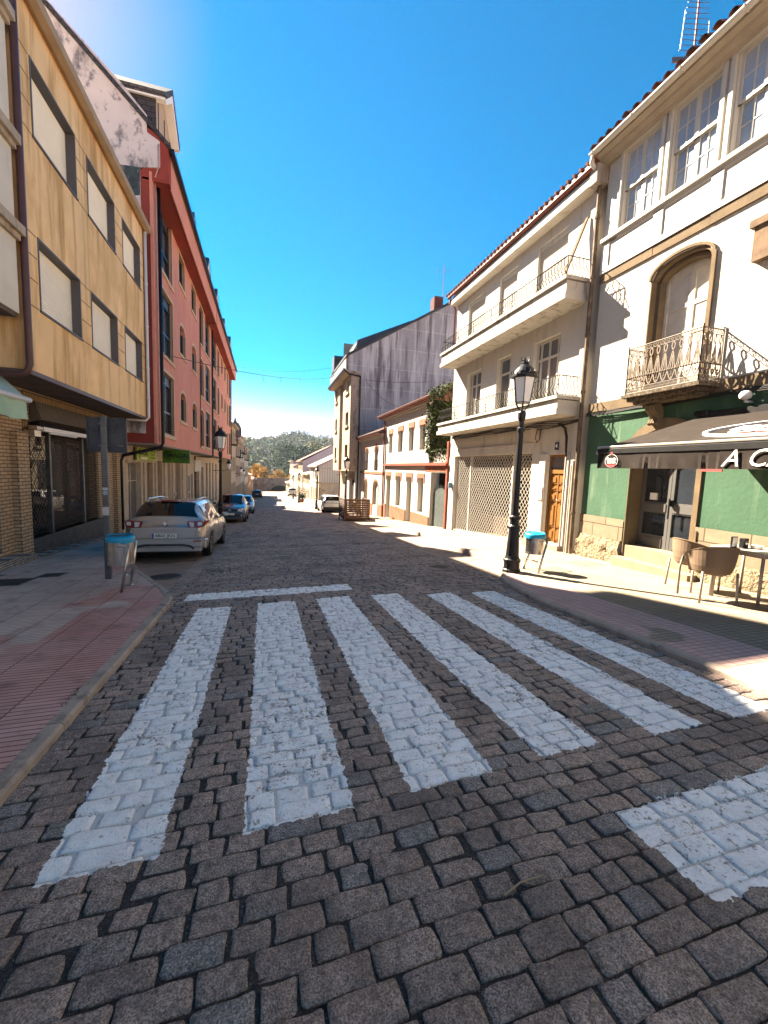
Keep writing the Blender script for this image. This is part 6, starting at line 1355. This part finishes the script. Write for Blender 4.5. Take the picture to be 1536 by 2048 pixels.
extra(t, 'door_seam', plastic, lambda g: [g.tube([(s_*(sec(y)[k][0]+.001), y, sec(y)[k][1]) for k in range(1, 5)], .004, 3) for s_ in (-1, 1) for y in (-1.0, -.09, .92)])
extra(t, 'door_handle', silver, lambda g: [g.tube([(s_*.90, y, .80),(s_*.915, y+.1, .80),(s_*.90, y+.2, .80)], .013, 5) for s_ in (-1, 1) for y in (-.85, .1)])
extra(t, 'bumper_seam', plastic, lambda g: (g.box(-.79,.79,-2.303,-2.296,.556,.562), g.tube([(-.66,-2.25,.92),(-.665,-2.28,.78),(-.64,-2.30,.56)], .004, 3), g.tube([(.66,-2.25,.92),(.665,-2.28,.78),(.64,-2.30,.56)], .004, 3)))
t.rotation_mode = 'XYZ'
def park(t, x, y, rz):
    put(t, (x, y, gz(x, y)-.01), rz); sl_ = -math.atan((prof(y+1)-prof(y-1))/2); t.rotation_euler = (sl_*math.cos(rz), 0, rz); return t
park(t, -2.15, 12.62, R(-1.4))
# steel-blue people carrier facing the camera
KM = [(-2.1,.9,.88,.6,.74),(-2.0,1.1,1.0,.6,.84),(-1.7,1.5,1.0,.62,.87),(-1.2,1.59,.98,.64,.88),(0,1.62,.97,.64,.88),(.45,1.56,.97,.63,.88),(1.2,1.06,1.0,.62,.87),(1.3,1.03,.97,.66,.865),(1.85,.88,.84,.7,.84),(2.05,.74,.70,.68,.80),(2.12,.58,.56,.62,.74)]
t, sec = make_car('people_carrier', 'steel-blue people carrier parked facing the camera behind the lamp', bluep, KM, .88, (-1.35, 1.32), .31, [(-1.6,-.8),(-.74,.1),(.16,.95)], None, (.5,1.17), (2.155,.50,1))
extra(t, 'front_bumper', bluep, lambda g: (g.bev(-.74,.74,1.95,2.14,.36,.60,.03),)); extra(t, 'grille', plastic, lambda g: (g.box(-.42,.42,2.05,2.13,.66,.76), g.box(-.60,.60,2.10,2.145,.34,.46), g.bev(-.78,.78,1.9,2.1,.2,.36,.02)))
extra(t, 'emblem', chrome, lambda g: g.ball((0,2.12,.715), .05, 10, 6, 1.4, .4, .8))
for s_ in (-1, 1): extra(t, 'headlight', clearl, lambda g, s_=s_: g.prism([(s_*.40,2.10,.66),(s_*.62,2.08,.64),(s_*.80,1.95,.70),(s_*.82,1.80,.84),(s_*.70,1.93,.82),(s_*.45,2.04,.77)], (s_*.012,.045,.008))); extra(t, 'fog_lamp', clearl, lambda g, s_=s_: g.ball((s_*.62,2.13,.42), .05, 8, 5, 1, .4, 1))
extra(t, 'wiper', black, lambda g: (g.tube([(-.6,1.2,1.08),(.0,1.05,1.17)], .01, 4), g.tube([(.05,1.2,1.08),(.6,1.05,1.17)], .01, 4)))
park(t, -1.86, 26.2, math.pi)
mpv = t
# next parked car, mostly hidden
t, sec = make_car('hatchback', 'pale blue hatchback half hidden behind the people carrier', mat('pale_blue_paint', (.30,.40,.46), .25, .05, 3, 0, metal=.4, coat=.5, obj=True), [(y, z*.93, b_*.95, r_, w_) for y, z, b_, r_, w_ in KM], .88, (-1.35, 1.32), .30, [(-1.6,-.8),(-.74,.1),(.16,.95)], None, (.5,1.17), (2.155,.48,1))
for s_ in (-1, 1): extra(t, 'headlight', clearl, lambda g, s_=s_: g.prism([(s_*.45,2.08,.62),(s_*.64,2.06,.60),(s_*.80,1.93,.66),(s_*.80,1.82,.78),(s_*.5,2.0,.74)], (s_*.012,.045,.008)))
extra(t, 'grille', plastic, lambda g: (g.box(-.4,.4,2.05,2.13,.60,.68), g.bev(-.76,.76,1.95,2.13,.25,.42,.03)))
park(t, -1.72, 37.5, math.pi)
def rear_kit(t, y, W, zl, zb, red=redl):
    for s_ in (-1, 1): extra(t, 'taillight', red, lambda g, s_=s_: g.prism([(s_*(W-.24),y+.02,zl),(s_*(W-.07),y+.05,zl),(s_*(W-.05),y+.08,zl+.2),(s_*(W-.22),y+.04,zl+.2)], (0,-.05,0)))
    extra(t, 'rear_bumper', plastic, lambda g: g.bev(-W+.06,W-.06,y-.05,y+.15,.30,.52,.03))
KS = [(-2.05,.80,.78,.66,.78),(-2.0,1.02,1.0,.64,.84),(-1.85,1.28,1.03,.62,.87),(-1.68,1.47,1.03,.62,.885),(-1.2,1.53,1.0,.63,.89),(0,1.55,.98,.63,.89),(.4,1.50,.97,.62,.89),(1.1,1.06,1.0,.62,.885),(1.2,1.04,.98,.66,.88),(1.9,.92,.88,.7,.85),(2.05,.7,.68,.66,.8)]
t, sec = make_car('hatchback', 'white crossover hatchback parked on the right beside the wooden planter', whitep, KS, .89, (-1.3, 1.3), .33, [(-1.6,-.9),(-.84,.1),(.16,.9)], (-1.97,-1.70), (.45,1.08), (-2.095,.62,-1))
rear_kit(t, -2.05, .89, .86, .3, mat('dark_red_lens', (.08,.012,.012), .2, .2))
extra(t, 'emblem', chrome, lambda g: g.ball((0,-2.03,.95), .04, 8, 5, .8, .4, 1)); extra(t, 'roof_bar', plastic, lambda g: [g.tube([(s_*.58,-1.4,1.53),(s_*.58,-1.3,1.60),(s_*.58,.1,1.62),(s_*.58,.2,1.55)], .018, 5) for s_ in (-1, 1)])
park(t, 5.78, 38.0, R(1))
t, sec = make_car('estate_car', 'dark estate car parked far down the left of the street', darkp, KW, .895, (-1.36, 1.3), .315, [(-1.72,-1.02),(-.98,-.12),(-.06,.80)], (-2.12,-1.72), (.62,1.24), (-2.30,.70,-1))
rear_kit(t, -2.25, .89, .80, .3); park(t, -1.3, 79, 0)
KV = [(-2.1,.9,.9,.7,.80),(-2.05,1.3,1.1,.70,.84),(-1.95,1.72,1.1,.70,.86),(-1.5,1.78,1.1,.70,.87),(.5,1.78,1.08,.70,.87),(.8,1.68,1.06,.68,.87),(1.5,1.1,1.04,.64,.86),(2.0,.9,.86,.68,.82),(2.1,.7,.68,.64,.78)]
t, sec = make_car('small_van', 'small white van parked far down the right of the street', whitep, KV, .87, (-1.35, 1.35), .31, [(.2,1.1)], (-2.04,-1.96), (.85,1.45), (-2.125,.62,-1))
rear_kit(t, -2.1, .87, .9, .3); t['category'] = 'van'; park(t, 5.5, 88, 0)

# ================================================================== LEFT PAVEMENT FURNITURE
t = thing('road_sign', 'grey back of a square road sign on a pole, left pavement', 'road sign', (-2.55, 7.9, pz(-2.55, 7.9)))
g = MB(); zz = pz(-2.55, 7.9); g.bev(-2.60,-2.505,7.86,7.94,zz-.1,.72,.012); g.build('pole', galv, t)
g = MB(); g.bev(-2.82,-2.24,7.955,7.985,.13,.70,.01)
for q in ((-2.82,-2.24,.13,.15),(-2.82,-2.24,.68,.70),(-2.82,-2.80,.13,.70),(-2.26,-2.24,.13,.70)): g.box(q[0],q[1],7.94,7.957,q[2],q[3])
pn = g.build('panel', signback, t)
g = MB(); scribble(g, (-2.38,7.952,.24), (1,0,0), .10, .014, 5); g.build('maker_mark', mat('faint_print', (.25,.25,.25), .6), pn)
g = MB(); g.box(-2.62,-2.49,7.84,7.95,.58,.61); g.box(-2.62,-2.49,7.84,7.95,.22,.25); g.build('clamp', galv, t)
g = MB(); g.box(-2.598,-2.507,7.853,7.862,-.92,-.78); g.build('paper_sticker', mat('pale_paper', (.45,.43,.40), .8), t)
g = MB(); g.lathe([(.038,0),(.038,.006)], (-2.552,7.852,-.545), 16, axis='y'); g.build('round_sticker', mat('round_sticker', (.30,.33,.36), .6, .5, 40, 0), t); g = MB(); g.box(-2.588,-2.515,7.853,7.862,-.50,-.455); g.build('oval_sticker', mat('sticker_grey', (.42,.43,.44), .6), t)
bag = mat('blue_bin_bag', (.015,.27,.42), .35, .12, 9, .25, 25)
def litter_bin(label, x, y, tilt, rz, bx):
    z = pz(x, y); t = thing('litter_bin', label, 'litter bin', (x, y, z), group='steel litter bins with blue bags')
    g = MB(); n = 22; c = (bx[0], bx[1]); z0, z1 = bx[2], bx[3]; r = .17
    g.lathe([(r-.012,z0+.0),(r,z0+.015),(r,z1),(r-.01,z1),(r-.01,z0+.03)], (c[0],c[1],0), n); g.lathe([(r+.008,z0-.005),(r+.008,z0+.02)], (c[0],c[1],0), n); bo = g.build('drum', steel, t)
    g = MB(); rr = random.Random(3); R_ = [(r+.012+rr.uniform(0,.012), rr.uniform(-.018,.012)) for _ in range(n)]
    ring = []
    for (q, zo) in ((0,0),(1,0),(2,0),(3,0)):
        for k in range(n):
            a = 2*math.pi*k/n; ra = {0: R_[k][0]+.004, 1: R_[k][0]+.012, 2: r+.006, 3: r-.025}[q]; zq = {0: z1-.085+R_[k][1], 1: z1-.03+R_[(k+3)%n][1]*.5, 2: z1+.022+R_[(k+5)%n][1]*.3, 3: z1-.12}[q]; ring.append((c[0]+ra*math.cos(a), c[1]+ra*math.sin(a), zq))
    g.add(ring, [(q*n+k, q*n+(k+1)%n, (q+1)*n+(k+1)%n, (q+1)*n+k) for q in range(3) for k in range(n)]+[tuple(range(3*n, 4*n))]); g.build('bag', bag, t, smooth=True)
    g = MB()
    for dy in (-.23, .23): g.tube([(x, y+dy, z-.02), (c[0]+.16, c[1]+dy*.78, z1-.10)], .021, 8); g.lathe([(.05,-.01),(.05,.008)], (x, y+dy, z), 10)
    zc = z+.22; g.tube([(x+.01,y-.2,zc),(x+.01,y+.2,zc)], .014, 6); g.tube([(c[0]+.16,c[1]-.17,z1-.14),(c[0],c[1]-.17,z1-.14)], .012, 5); g.tube([(c[0]+.16,c[1]+.17,z1-.14),(c[0],c[1]+.17,z1-.14)], .012, 5); g.build('stand', steel, t, smooth=True)
    return t
litter_bin('dented steel litter bin with blue bag beside the road sign pole', -2.05, 7.06, 0, 0, (-2.12, 7.1, -1.58, -1.15)); litter_bin('steel litter bin with blue bag in the sun beside the near lamp', 5.0, 6.74, 0, 0, (5.10, 6.80, -1.51, -1.12))
palmm = leafmat('palm_leaf', (.05,.085,.03), .4)
t = thing('potted_palm', 'spiky potted palm on the left pavement behind the silver car', 'plant', (-2.2, 16.3, pz(-2.2, 16.3)))
g = MB(); zz = pz(-2.2, 16.3); g.lathe([(.2,zz),(.27,zz+.45),(.29,zz+.47),(.25,zz+.47),(.24,zz+.42)], (-2.2,16.3,0), 14); g.build('pot', mat('clay_pot', (.18,.09,.06), .85, .2), t)
g = MB(); rnd = random.Random(6)
for i in range(26):
    a = rnd.uniform(0, 6.28); el = rnd.uniform(.1,1.3); L = rnd.uniform(.7,1.2); base_ = Vector((-2.2,16.3,zz+.75)); P = []
    for j in range(7): u = j/6; P.append(base_+Vector((math.cos(a)*math.cos(el)*L*u, math.sin(a)*math.cos(el)*L*u, math.sin(el)*L*u-.35*u*u*L)))
    for p, q in zip(P, P[1:]):
        d = (q-p).normalized(); sd_ = d.cross(Vector((0,0,1))).normalized()
        for s_ in (-1, 1): tip = p+sd_*s_*.2+d*.12-Vector((0,0,.04)); g.add([tuple(p), tuple(p+d*.035), tuple(tip)], [(0,1,2)])
    g.tube(P, .008, 3)
g.tube([(-2.2,16.3,zz+.4),(-2.2,16.3,zz+.8)], .05, 6); g.build('fronds', palmm, t)
t = thing('potted_shrub', 'low dark shrub in a pot under the lamp on the left', 'plant', (-2.5, 17.3, pz(-2.5, 17.3))); zz = pz(-2.5, 17.3)
g = MB(); g.lathe([(.18,zz),(.24,zz+.4),(.2,zz+.4)], (-2.5,17.3,0), 12); g.build('pot', MATS['clay_pot'], t)
leaves('foliage', dkg, lambda r: Vector((-2.5+r.gauss(0,.2), 17.3+r.gauss(0,.2), zz+.65+r.gauss(0,.18))), 500, .09, rnd, t)
t = thing('potted_shrub', 'small shrub at the foot of a lamp down the right of the street', 'plant', (4.7, 54.6, pz(4.7, 54.6))); zz = pz(4.7, 54.6)
g = MB(); g.lathe([(.25,zz),(.32,zz+.45),(.27,zz+.45)], (4.7,54.6,0), 12); g.build('pot', MATS['clay_pot'], t); leaves('foliage', dkg, lambda r: Vector((4.7+r.gauss(0,.25), 54.6+r.gauss(0,.25), zz+.8+r.gauss(0,.25))), 300, .16, rnd, t)

# ================================================================== RIGHT: WOODEN PLANTER SCREEN, PERSON
slatm = mat('brown_slats', (.115,.055,.028), .6, .2, 6, .15, 60, stains=[((.10,.05,.03), .5, 5, .55, .5)]); slatd = mat('dark_slats', (.055,.03,.022), .7, .2)
X0, X1, YA, YB = 4.62, 6.22, 24.3, 26.2; zb = gz(5.4, 24.3)+.1; zt = zb+1.2
t = thing('wooden_planter', 'brown slatted wooden terrace screen standing in the parking lane', 'planter', (5.4, 25.2, gz(5.4, 25.2)))
g = MB()
for i in range(9): z = zb+i*.133; g.bev(X0+.06,X1-.04,YA,YA+.025,z,z+.108,.006)
g.build('front_slats', slatm, t); g = MB()
for i in range(9): z = zb+i*.133; g.bev(X0,X0+.025,YA+.05,YB,z,z+.118,.006); g.bev(X1-.025,X1,YA+.05,YB,z,z+.118,.006)
g.build('side_slats', slatd, t); g = MB()
for x in (X0, X1-.07):
    for y in (YA-.01, YB-.07): g.bev(x,x+.07,y,y+.07,gz(x,y)-.15,zt+.02,.006)
g.bev(X0,X1,YA-.015,YA+.06,zt-.02,zt+.03,.006); g.bev(X0,X0+.07,YA,YB,zt-.02,zt+.03,.006); g.box(X0+.05,X1-.05,YA+.03,YB,zb-.04,zb); g.build('frame', slatm, t)
g = MB(); g.lathe([(.035,0),(.035,.01)], (X0-.004,YA+.7,zb+.65), 10, axis='x'); g.build('reflector', white_plast, t)
# planter filled with small plants along its top
skin = mat('skin', (.42,.24,.16), .6, .05, obj=True); hairm = mat('dark_hair', (.02,.014,.01), .6, .2); shirt = mat('khaki_shirt', (.28,.26,.13), .85, .1); trousers = mat('dark_trousers', (.04,.045,.06), .85, .1)
def skinned(name, m, parent, pts, edges, root=0, sub=1):
    me = bpy.data.meshes.new(name); me.from_pydata([p[:3] for p in pts], edges, []); o = bpy.data.objects.new(name, me); col.objects.link(o)
    o.modifiers.new('Skin', 'SKIN'); o.modifiers.new('Sub', 'SUBSURF').levels = sub; o.modifiers['Sub'].render_levels = sub
    sv = me.skin_vertices[0] if me.skin_vertices else None
    if sv is None:
        bm_ = __import__('bmesh').new(); bm_.from_mesh(me); bm_.verts.layers.skin.verify(); bm_.to_mesh(me); bm_.free(); sv = me.skin_vertices[0]
    for i, p in enumerate(pts):
        sv.data[i].radius = (p[3], p[4] if len(p) > 4 else p[3]); sv.data[i].use_root = (i == root)
    dg = bpy.context.evaluated_depsgraph_get(); dg.update(); me2 = bpy.data.meshes.new_from_object(o.evaluated_get(dg)); me2.name = name
    bpy.data.objects.remove(o); o = bpy.data.objects.new(name, me2); col.objects.link(o); me2.materials.clear(); me2.materials.append(m)
    me2.polygons.foreach_set('use_smooth', [True]*len(me2.polygons)); o.parent = parent; return o
def person(label, x, y, z, rz):
    t = thing('person', label, 'person', (x, y, z), rz)
    # seated figure, local frame: faces +Y, seat height .45
    P = [(0,0,.52,.13,.15),(0,-.02,.72,.13,.16),(0,-.01,.95,.14,.17),(0,0,1.08,.08,.10),(0,.01,1.17,.05),(0,.02,1.24,.075,.07),(0,.03,1.33,.085,.075),(0,.02,1.41,.06)]
    E = [(0,1),(1,2),(2,3),(3,4),(4,5),(5,6),(6,7)]
    def limb(pts, root):
        k = root
        for p in pts: P.append(p); E.append((k, len(P)-1)); k = len(P)-1
        return k
    for s_ in (-1, 1):
        h_ = limb([(s_*.19,0,1.0,.06),(s_*.24,.05,.75,.045),(s_*.17,.28,.68,.035),(s_*.15,.36,.68,.028,.038)], 2)
        for k, (dx, L) in enumerate(((-.03,.07),(-.012,.085),(.006,.08),(.022,.065))): limb([(s_*.15+dx,.41,.68,.010),(s_*.15+dx*1.2,.41+L*.5,.672,.009),(s_*.15+dx*1.2,.41+L,.655,.007)], h_)
        limb([(s_*.15-s_*.04,.38,.675,.011),(s_*.15-s_*.055,.42,.665,.009)], h_)
        limb([(s_*.10,.05,.50,.085),(s_*.12,.42,.50,.065),(s_*.12,.45,.28,.05),(s_*.12,.43,.08,.04),(s_*.12,.56,.03,.03)], 0)
    b_ = skinned('body', skin, t, P, E)
    g = MB(); g.ball((0,.0,1.345), .105, 12, 9, .9, 1.0, 1.05); hh = g.build('hair', hairm, t, local=True, smooth=True)
    g = MB(); g.ball((0,-.012,1.37), .098, 10, 7); 
    g = MB(); g.lathe([(.16,.50),(.185,.62),(.175,.78),(.195,.95),(.17,1.05),(.08,1.11)], n=16)
    for s_ in (-1, 1): g.tube([(s_*.17,0,1.03),(s_*.21,.01,.98),(s_*.245,.05,.80)], [.075,.075,.062], 10)
    g.build('shirt', shirt, t, local=True, smooth=True)
    g = MB(); g.ball((0,0,.53), .185, 12, 8, 1, .9, .55)
    for s_ in (-1, 1): g.tube([(s_*.09,0,.52),(s_*.12,.42,.515),(s_*.12,.465,.44),(s_*.12,.455,.12)], [.10,.082,.075,.062], 10)
    g.build('trousers', trousers, t, local=True, smooth=True)
    g = MB(); 
    for s_ in (-1, 1): g.ball((s_*.035,.105,1.33), .011, 6, 5)
    g.build('eyes', hairm, t, local=True)
    g = MB(); g.prism([(-.014,.108,1.285),(.014,.108,1.285),(0,.128,1.29),(0,.112,1.33)], (0,.004,0)); g.box(-.025,.025,.098,.106,1.255,1.262); g.build('nose', skin, t, local=True)
    return t
zg = gz(5.95, 27.4); person('dark-haired person seated behind the wooden screen in a khaki top', 5.98, 27.35, zg, R(200))
t = thing('stool', 'stool under the seated person behind the wooden screen', 'stool', (5.98, 27.35, zg)); g = MB(); g.box(5.8,6.16,27.17,27.53,zg+.41,zg+.45); g.build('seat', slatd, t)
for dx in (-.15, .15):
    for dy in (-.15, .15): g = MB(); g.tube([(5.98+dx,27.35+dy,zg),(5.98+dx*.9,27.35+dy*.9,zg+.42)], .018, 5); g.build('leg', slatd, t)

# ================================================================== BAR TERRACE
chairm = mat('taupe_rattan', (.155,.105,.066), .65, .08, 3, .12, 160, obj=True); legm = mat('pale_metal_leg', (.28,.235,.19), .45, .08, obj=True); cush = mat('cream_cushion', (.62,.55,.44), .85, .06, obj=True)
def make_chair(label):
    t = thing('terrace_chair', label, 'chair', group='taupe tub chairs of the bar terrace')
    g = MB(); n = 26; rows = []       # tub shell: curved back and arms round a seat, open at +Y
    for i in range(n+1):
        a = math.pi*(1.0+ .0) + (i/n-.5)*math.pi*1.36 + math.pi/2     # centred on -Y
        k = math.cos((i/n-.5)*math.pi); top = .62+.20*max(0, k)**.8; col_ = []
        for (r, z) in ((.20,.40),(.245,.44),(.27,.52),(.285,.62),(.297,top-.02),(.305,top),(.287,top+.006),(.275,top-.03),(.262,.60),(.245,.50),(.215,.455)):
            z = min(z, top) if z < .7 else z; ex = 1.0 if math.sin(a) < 0 else 1.12
            col_.append((r*math.cos(a)*1.0, r*math.sin(a)*ex, z))
        rows.append(col_)
    for A, B in zip(rows, rows[1:]):
        for k in range(len(A)-1): g.quad(A[k], B[k], B[k+1], A[k+1])
    for A in (rows[0], rows[-1]): g.poly(A)
    g.build('shell', chairm, t, local=True, smooth=True)
    g = MB(); P = [(.24*math.cos(a), .245*math.sin(a)*1.0+.02) for a in [2*math.pi*k/20 for k in range(20)]]; P = [(x, max(-.235, y)) for x, y in P]; g.prism([(x, y, .415) for x, y in P], (0,0,.045)); g.build('seat', chairm, t, local=True)
    for sx_ in (-1, 1):
        for sy_ in (-1, 1):
            g = MB(); g.tube([(sx_*.25,sy_*.22,0),(sx_*.23,sy_*.20,.45)] if sy_ < 0 else [(sx_*.25,sy_*.25,0),(sx_*.255,sy_*.25,.42),(sx_*.25,.20,.60)], .016, 8); g.build('leg', legm, t, local=True, smooth=True)
    return t
ch = make_chair('taupe tub chair in front, its curved back to the camera')
put(ch, (6.16, 4.24, pz(6.16, 4.24)), R(-20))
put(copy_tree(ch), (6.62, 4.83, pz(6.6, 4.8)), R(-100), 'taupe tub chair just right of the bar doorway step')
put(copy_tree(ch), (6.78, 3.42, pz(6.8, 3.4)), R(55), 'taupe tub chair at the right edge with the sunlit seat')
t = thing('terrace_table', 'square glass-topped table on the bar terrace', 'table', (6.78, 4.1, pz(6.78, 4.1))); zz = pz(6.78, 4.1); tz = zz+.72
g = MB(); g.bev(6.42,7.14,3.74,4.46,tz,tz+.022,.006); g.build('table_top', mat('pale_table_top', (.38,.34,.28), .25, .05), t)
g = MB(); g.bev(6.45,7.11,3.77,4.43,tz-.05,tz-.001,.004); g.build('apron', legm, t)
for x in (6.47, 7.09):
    for y in (3.79, 4.41): g = MB(); g.tube([(x,y,pz(x,y)),(x,y,tz-.04)], .02, 8); g.build('leg', legm, t, smooth=True)
t = thing('menu_holder', 'small upright menu card holder on the terrace table', 'menu holder', (6.62, 4.25, tz+.022)); g = MB(); g.bev(6.53,6.65,4.24,4.26,tz+.022,tz+.18,.003); g.build('frame', black, t); g = MB(); g.box(6.54,6.64,4.233,4.2395,tz+.035,tz+.17); g.build('card', white, t)
t = thing('napkin_holder', 'dark napkin holder on the terrace table beside the menu card', 'napkin holder', (6.72, 4.2, tz+.022)); g = MB(); g.bev(6.69,6.77,4.17,4.25,tz+.022,tz+.16,.005); g.build('case', black, t); g = MB(); g.box(6.70,6.76,4.165,4.255,tz+.07,tz+.1); g.build('napkins', white, t)
t = thing('ashtray', 'white ashtray on the terrace table', 'ashtray', (6.82, 4.12, tz+.022)); g = MB(); g.lathe([(.05,tz+.023),(.065,tz+.03),(.075,tz+.07),(.06,tz+.068),(.05,tz+.035)], (6.82,4.1,0), 16); g.build('bowl', white, t, smooth=False)
# bar awning
awn = mat('brown_black_canvas', (.022,.016,.0125), .9, .15, 3, .15, 120, stains=[((.05,.04,.03), .5, 6, .58, .4)]); awf = mat('awning_front_metal', (.42,.38,.33), .35, .1, metal=.7)
t = thing('bar_awning', 'dark brown awning with white lettering over the bar terrace', 'awning', (6.6, 4, .9))
YA, YB, xf, xw, zf, zw = -.6, 5.50, 5.25, 7.34, .49, 1.13
g = MB(); n = 30
for i in range(n):
    a, b_ = YA+(YB-YA)*i/n, YA+(YB-YA)*(i+1)/n
    g.quad((xf,a,zf),(xf,b_,zf),(xw,b_,zw),(xw,a,zw)); g.quad((xf,a,zf-.02),(xf,b_,zf-.02),(xw,b_,zw-.02),(xw,a,zw-.02))
g.build('canopy', awn, t)
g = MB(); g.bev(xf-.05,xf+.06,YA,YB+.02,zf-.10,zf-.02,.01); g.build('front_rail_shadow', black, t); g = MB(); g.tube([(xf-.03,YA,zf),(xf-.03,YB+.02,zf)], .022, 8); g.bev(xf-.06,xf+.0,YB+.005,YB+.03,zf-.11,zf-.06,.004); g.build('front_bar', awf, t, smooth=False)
g = MB(); m_ = 140
def vx(y, u): return xf-.035+.012*math.sin(y*5.2)*u+.006*math.sin(y*17)*u+(.014*math.sin((y-4.55)*60)*u if abs(y-4.55) < .14 else 0)+(.014*math.sin(y*55)*u if abs(y-3.75) < .14 else 0)
for i in range(m_):
    a, b_ = YA+(YB-YA)*i/m_, YA+(YB-YA)*(i+1)/m_
    for (u, v) in ((0,.33),(.33,.66),(.66,1)): g.quad((vx(a,u),a,zf-.09-.24*u),(vx(b_,u),b_,zf-.09-.24*u),(vx(b_,v),b_,zf-.09-.24*v),(vx(a,v),a,zf-.09-.24*v))
vo = g.build('valance', awn, t, smooth=True)
awhite = mat('print_white', (.6,.58,.55), .8); ared = mat('print_red', (.42,.06,.06), .8)
g = MB(); text_on(g, 'A CA', .275, (xf-.058,3.27,zf-.215), (0,-1,0), (0,0,1), shear=.3, bold=.0, ext=.003); g.build('lettering', awhite, vo)
def badge(par, o, u, v, s, rt=.82):
    o, u, v = Vector(o), Vector(u), Vector(v); nn = u.normalized().cross(v.normalized())
    E_ = lambda a, r=1: o+u*(math.cos(a)*r*s)+v*(math.sin(a)*r*s*rt)
    g = MB(); g.tube([tuple(E_(2*math.pi*i/36)) for i in range(36)], s*.035, 4, True)
    text_on(g, 'Estrella', s*.52, tuple(o+v*s*.24*(rt/.82)+nn*.002), tuple(u), tuple(v*(rt/.82)), shear=.12, bold=s*.012, ext=.002); text_on(g, 'Galicia', s*.52, tuple(o-v*s*.16*(rt/.82)+nn*.002), tuple(u), tuple(v*(rt/.82)), shear=.12, bold=s*.012, ext=.002); g.build('badge', awhite, par)
    g = MB(); P = [E_(a) for a in [math.pi*(1.2+.6*i/16) for i in range(17)]]; g.prism([tuple(p*1.0+nn*.001) for p in P], tuple(nn*.003)); c = o+v*s*.95*(rt/.82); g.prism([tuple(c+u*s*.2*math.cos(2*math.pi*i/14)+v*s*.2*math.sin(2*math.pi*i/14)) for i in range(14)], tuple(nn*.004)); g.build('badge_red', ared, par)
badge(vo, (xf-.056,5.21,zf-.215), (0,-1,0), (0,0,1), .12)
vv = Vector((xw-xf, 0, zw-zf)).normalized(); nn = Vector((zw-zf, 0, -(xw-xf))).normalized()
cn = list(t.children)[0]
for c_ in t.children:
    if c_.name.startswith('canopy'): cn = c_
pc = Vector((xf,0,zf)).lerp(Vector((xw,0,zw)), .30)-nn*.004
badge(cn, (pc.x, 3.33, pc.z), (0,-1,0), tuple(vv), .95, .45)
g = MB(); g.bev(7.24,7.4,YA,YB,1.09,1.2,.01); g.bev(7.2,7.4,5.30,5.55,1.14,1.22,.02); g.build('cassette', black, t)
g = MB(); g.tube([(7.3,5.2,1.0),(6.4,4.3,.72),(5.3,5.2,.42)], .02, 6); g.tube([(7.3,.4,1.0),(6.4,1.2,.72),(5.3,.4,.42)], .02, 6); g.build('folding_arm', awf, t)
g = MB(); g.box(xf-.05,xf-.03,3.58,3.82,zf-.36,zf-.332); g.build('red_hem', ared, vo)

t = thing('twig', 'dry straw-coloured twig lying on the setts near the right stop line', 'twig', (.98, 1.24, gz(.98, 1.24)))
g = MB(); g.tube([(.90,1.225,gz(.9,1.22)+.008),(.99,1.25,gz(.99,1.25)+.012),(1.10,1.255,gz(1.1,1.25)+.008)], .0035, 5); g.build('stalk', mat('straw', (.30,.22,.13), .9), t); g = MB(); g.tube([(1.0,1.25,gz(1,1.25)+.012),(1.04,1.225,gz(1.04,1.22)+.01)], .002, 4); g.build('side_shoot', MATS['straw'], t)
# ================================================================== WIRES
def wire(name, label, a, b_, sag, r=.012, bits=()):
    t = thing(name, label, 'cable', a); a, b_ = Vector(a), Vector(b_); N = 24
    P = [a.lerp(b_, i/N)-Vector((0,0,sag*4*(i/N)*(1-i/N))) for i in range(N+1)]
    g = MB(); g.tube(P, r, 5); g.build('cable', cablem, t)
    g = MB()
    for u in bits: p = a.lerp(b_, u)-Vector((0,0,sag*4*u*(1-u))); g.tube([p, p+Vector((.05,0,-.2)), p+Vector((.12,.02,-.42))], .012, 4); g.tube([p+Vector((.1,0,0)), p+Vector((.15,0,-.3))], .010, 4)
    if bits: g.build('light_string_end', cablem, t)
wire('street_cable', 'black cable strung from the pink corner to the grey building', (-3.7,16.9,3.9), (6.05,40,8.6), .45, .014, (.36,.47,.62,.86))
wire('street_cable', 'thin upper cable between the far pink eaves and the grey building', (-3.2,50.0,11.0), (6.5,42,10.0), .5, .014, (.72,))
wire('wall_cable_run', 'thin cable crossing the streaked grey gable wall', (7.5,32.42,7.05), (13,32.42,7.4), .12, .012); wire('wall_cable_run', 'thin cable drooping from the grey gable to the low roof', (7.6,32.40,7.0), (9.6,27.5,4.3), .5, .012)
# ================================================================== HAZE
hzm = bpy.data.materials.new('haze'); hzm.use_nodes = True; t = hzm.node_tree; t.nodes.remove(t.nodes['Principled BSDF'])
v = t.nodes.new('ShaderNodeVolumePrincipled'); v.inputs['Color'].default_value = (.80,.92,1,1); v.inputs['Density'].default_value = .00013; v.inputs['Anisotropy'].default_value = .3
t.links.new(v.outputs[0], t.nodes['Material Output'].inputs['Volume'])
g = MB(); g.box(-560, 560, -90, 560, -22, 62); tag(g.build('haze', hzm), kind='stuff')
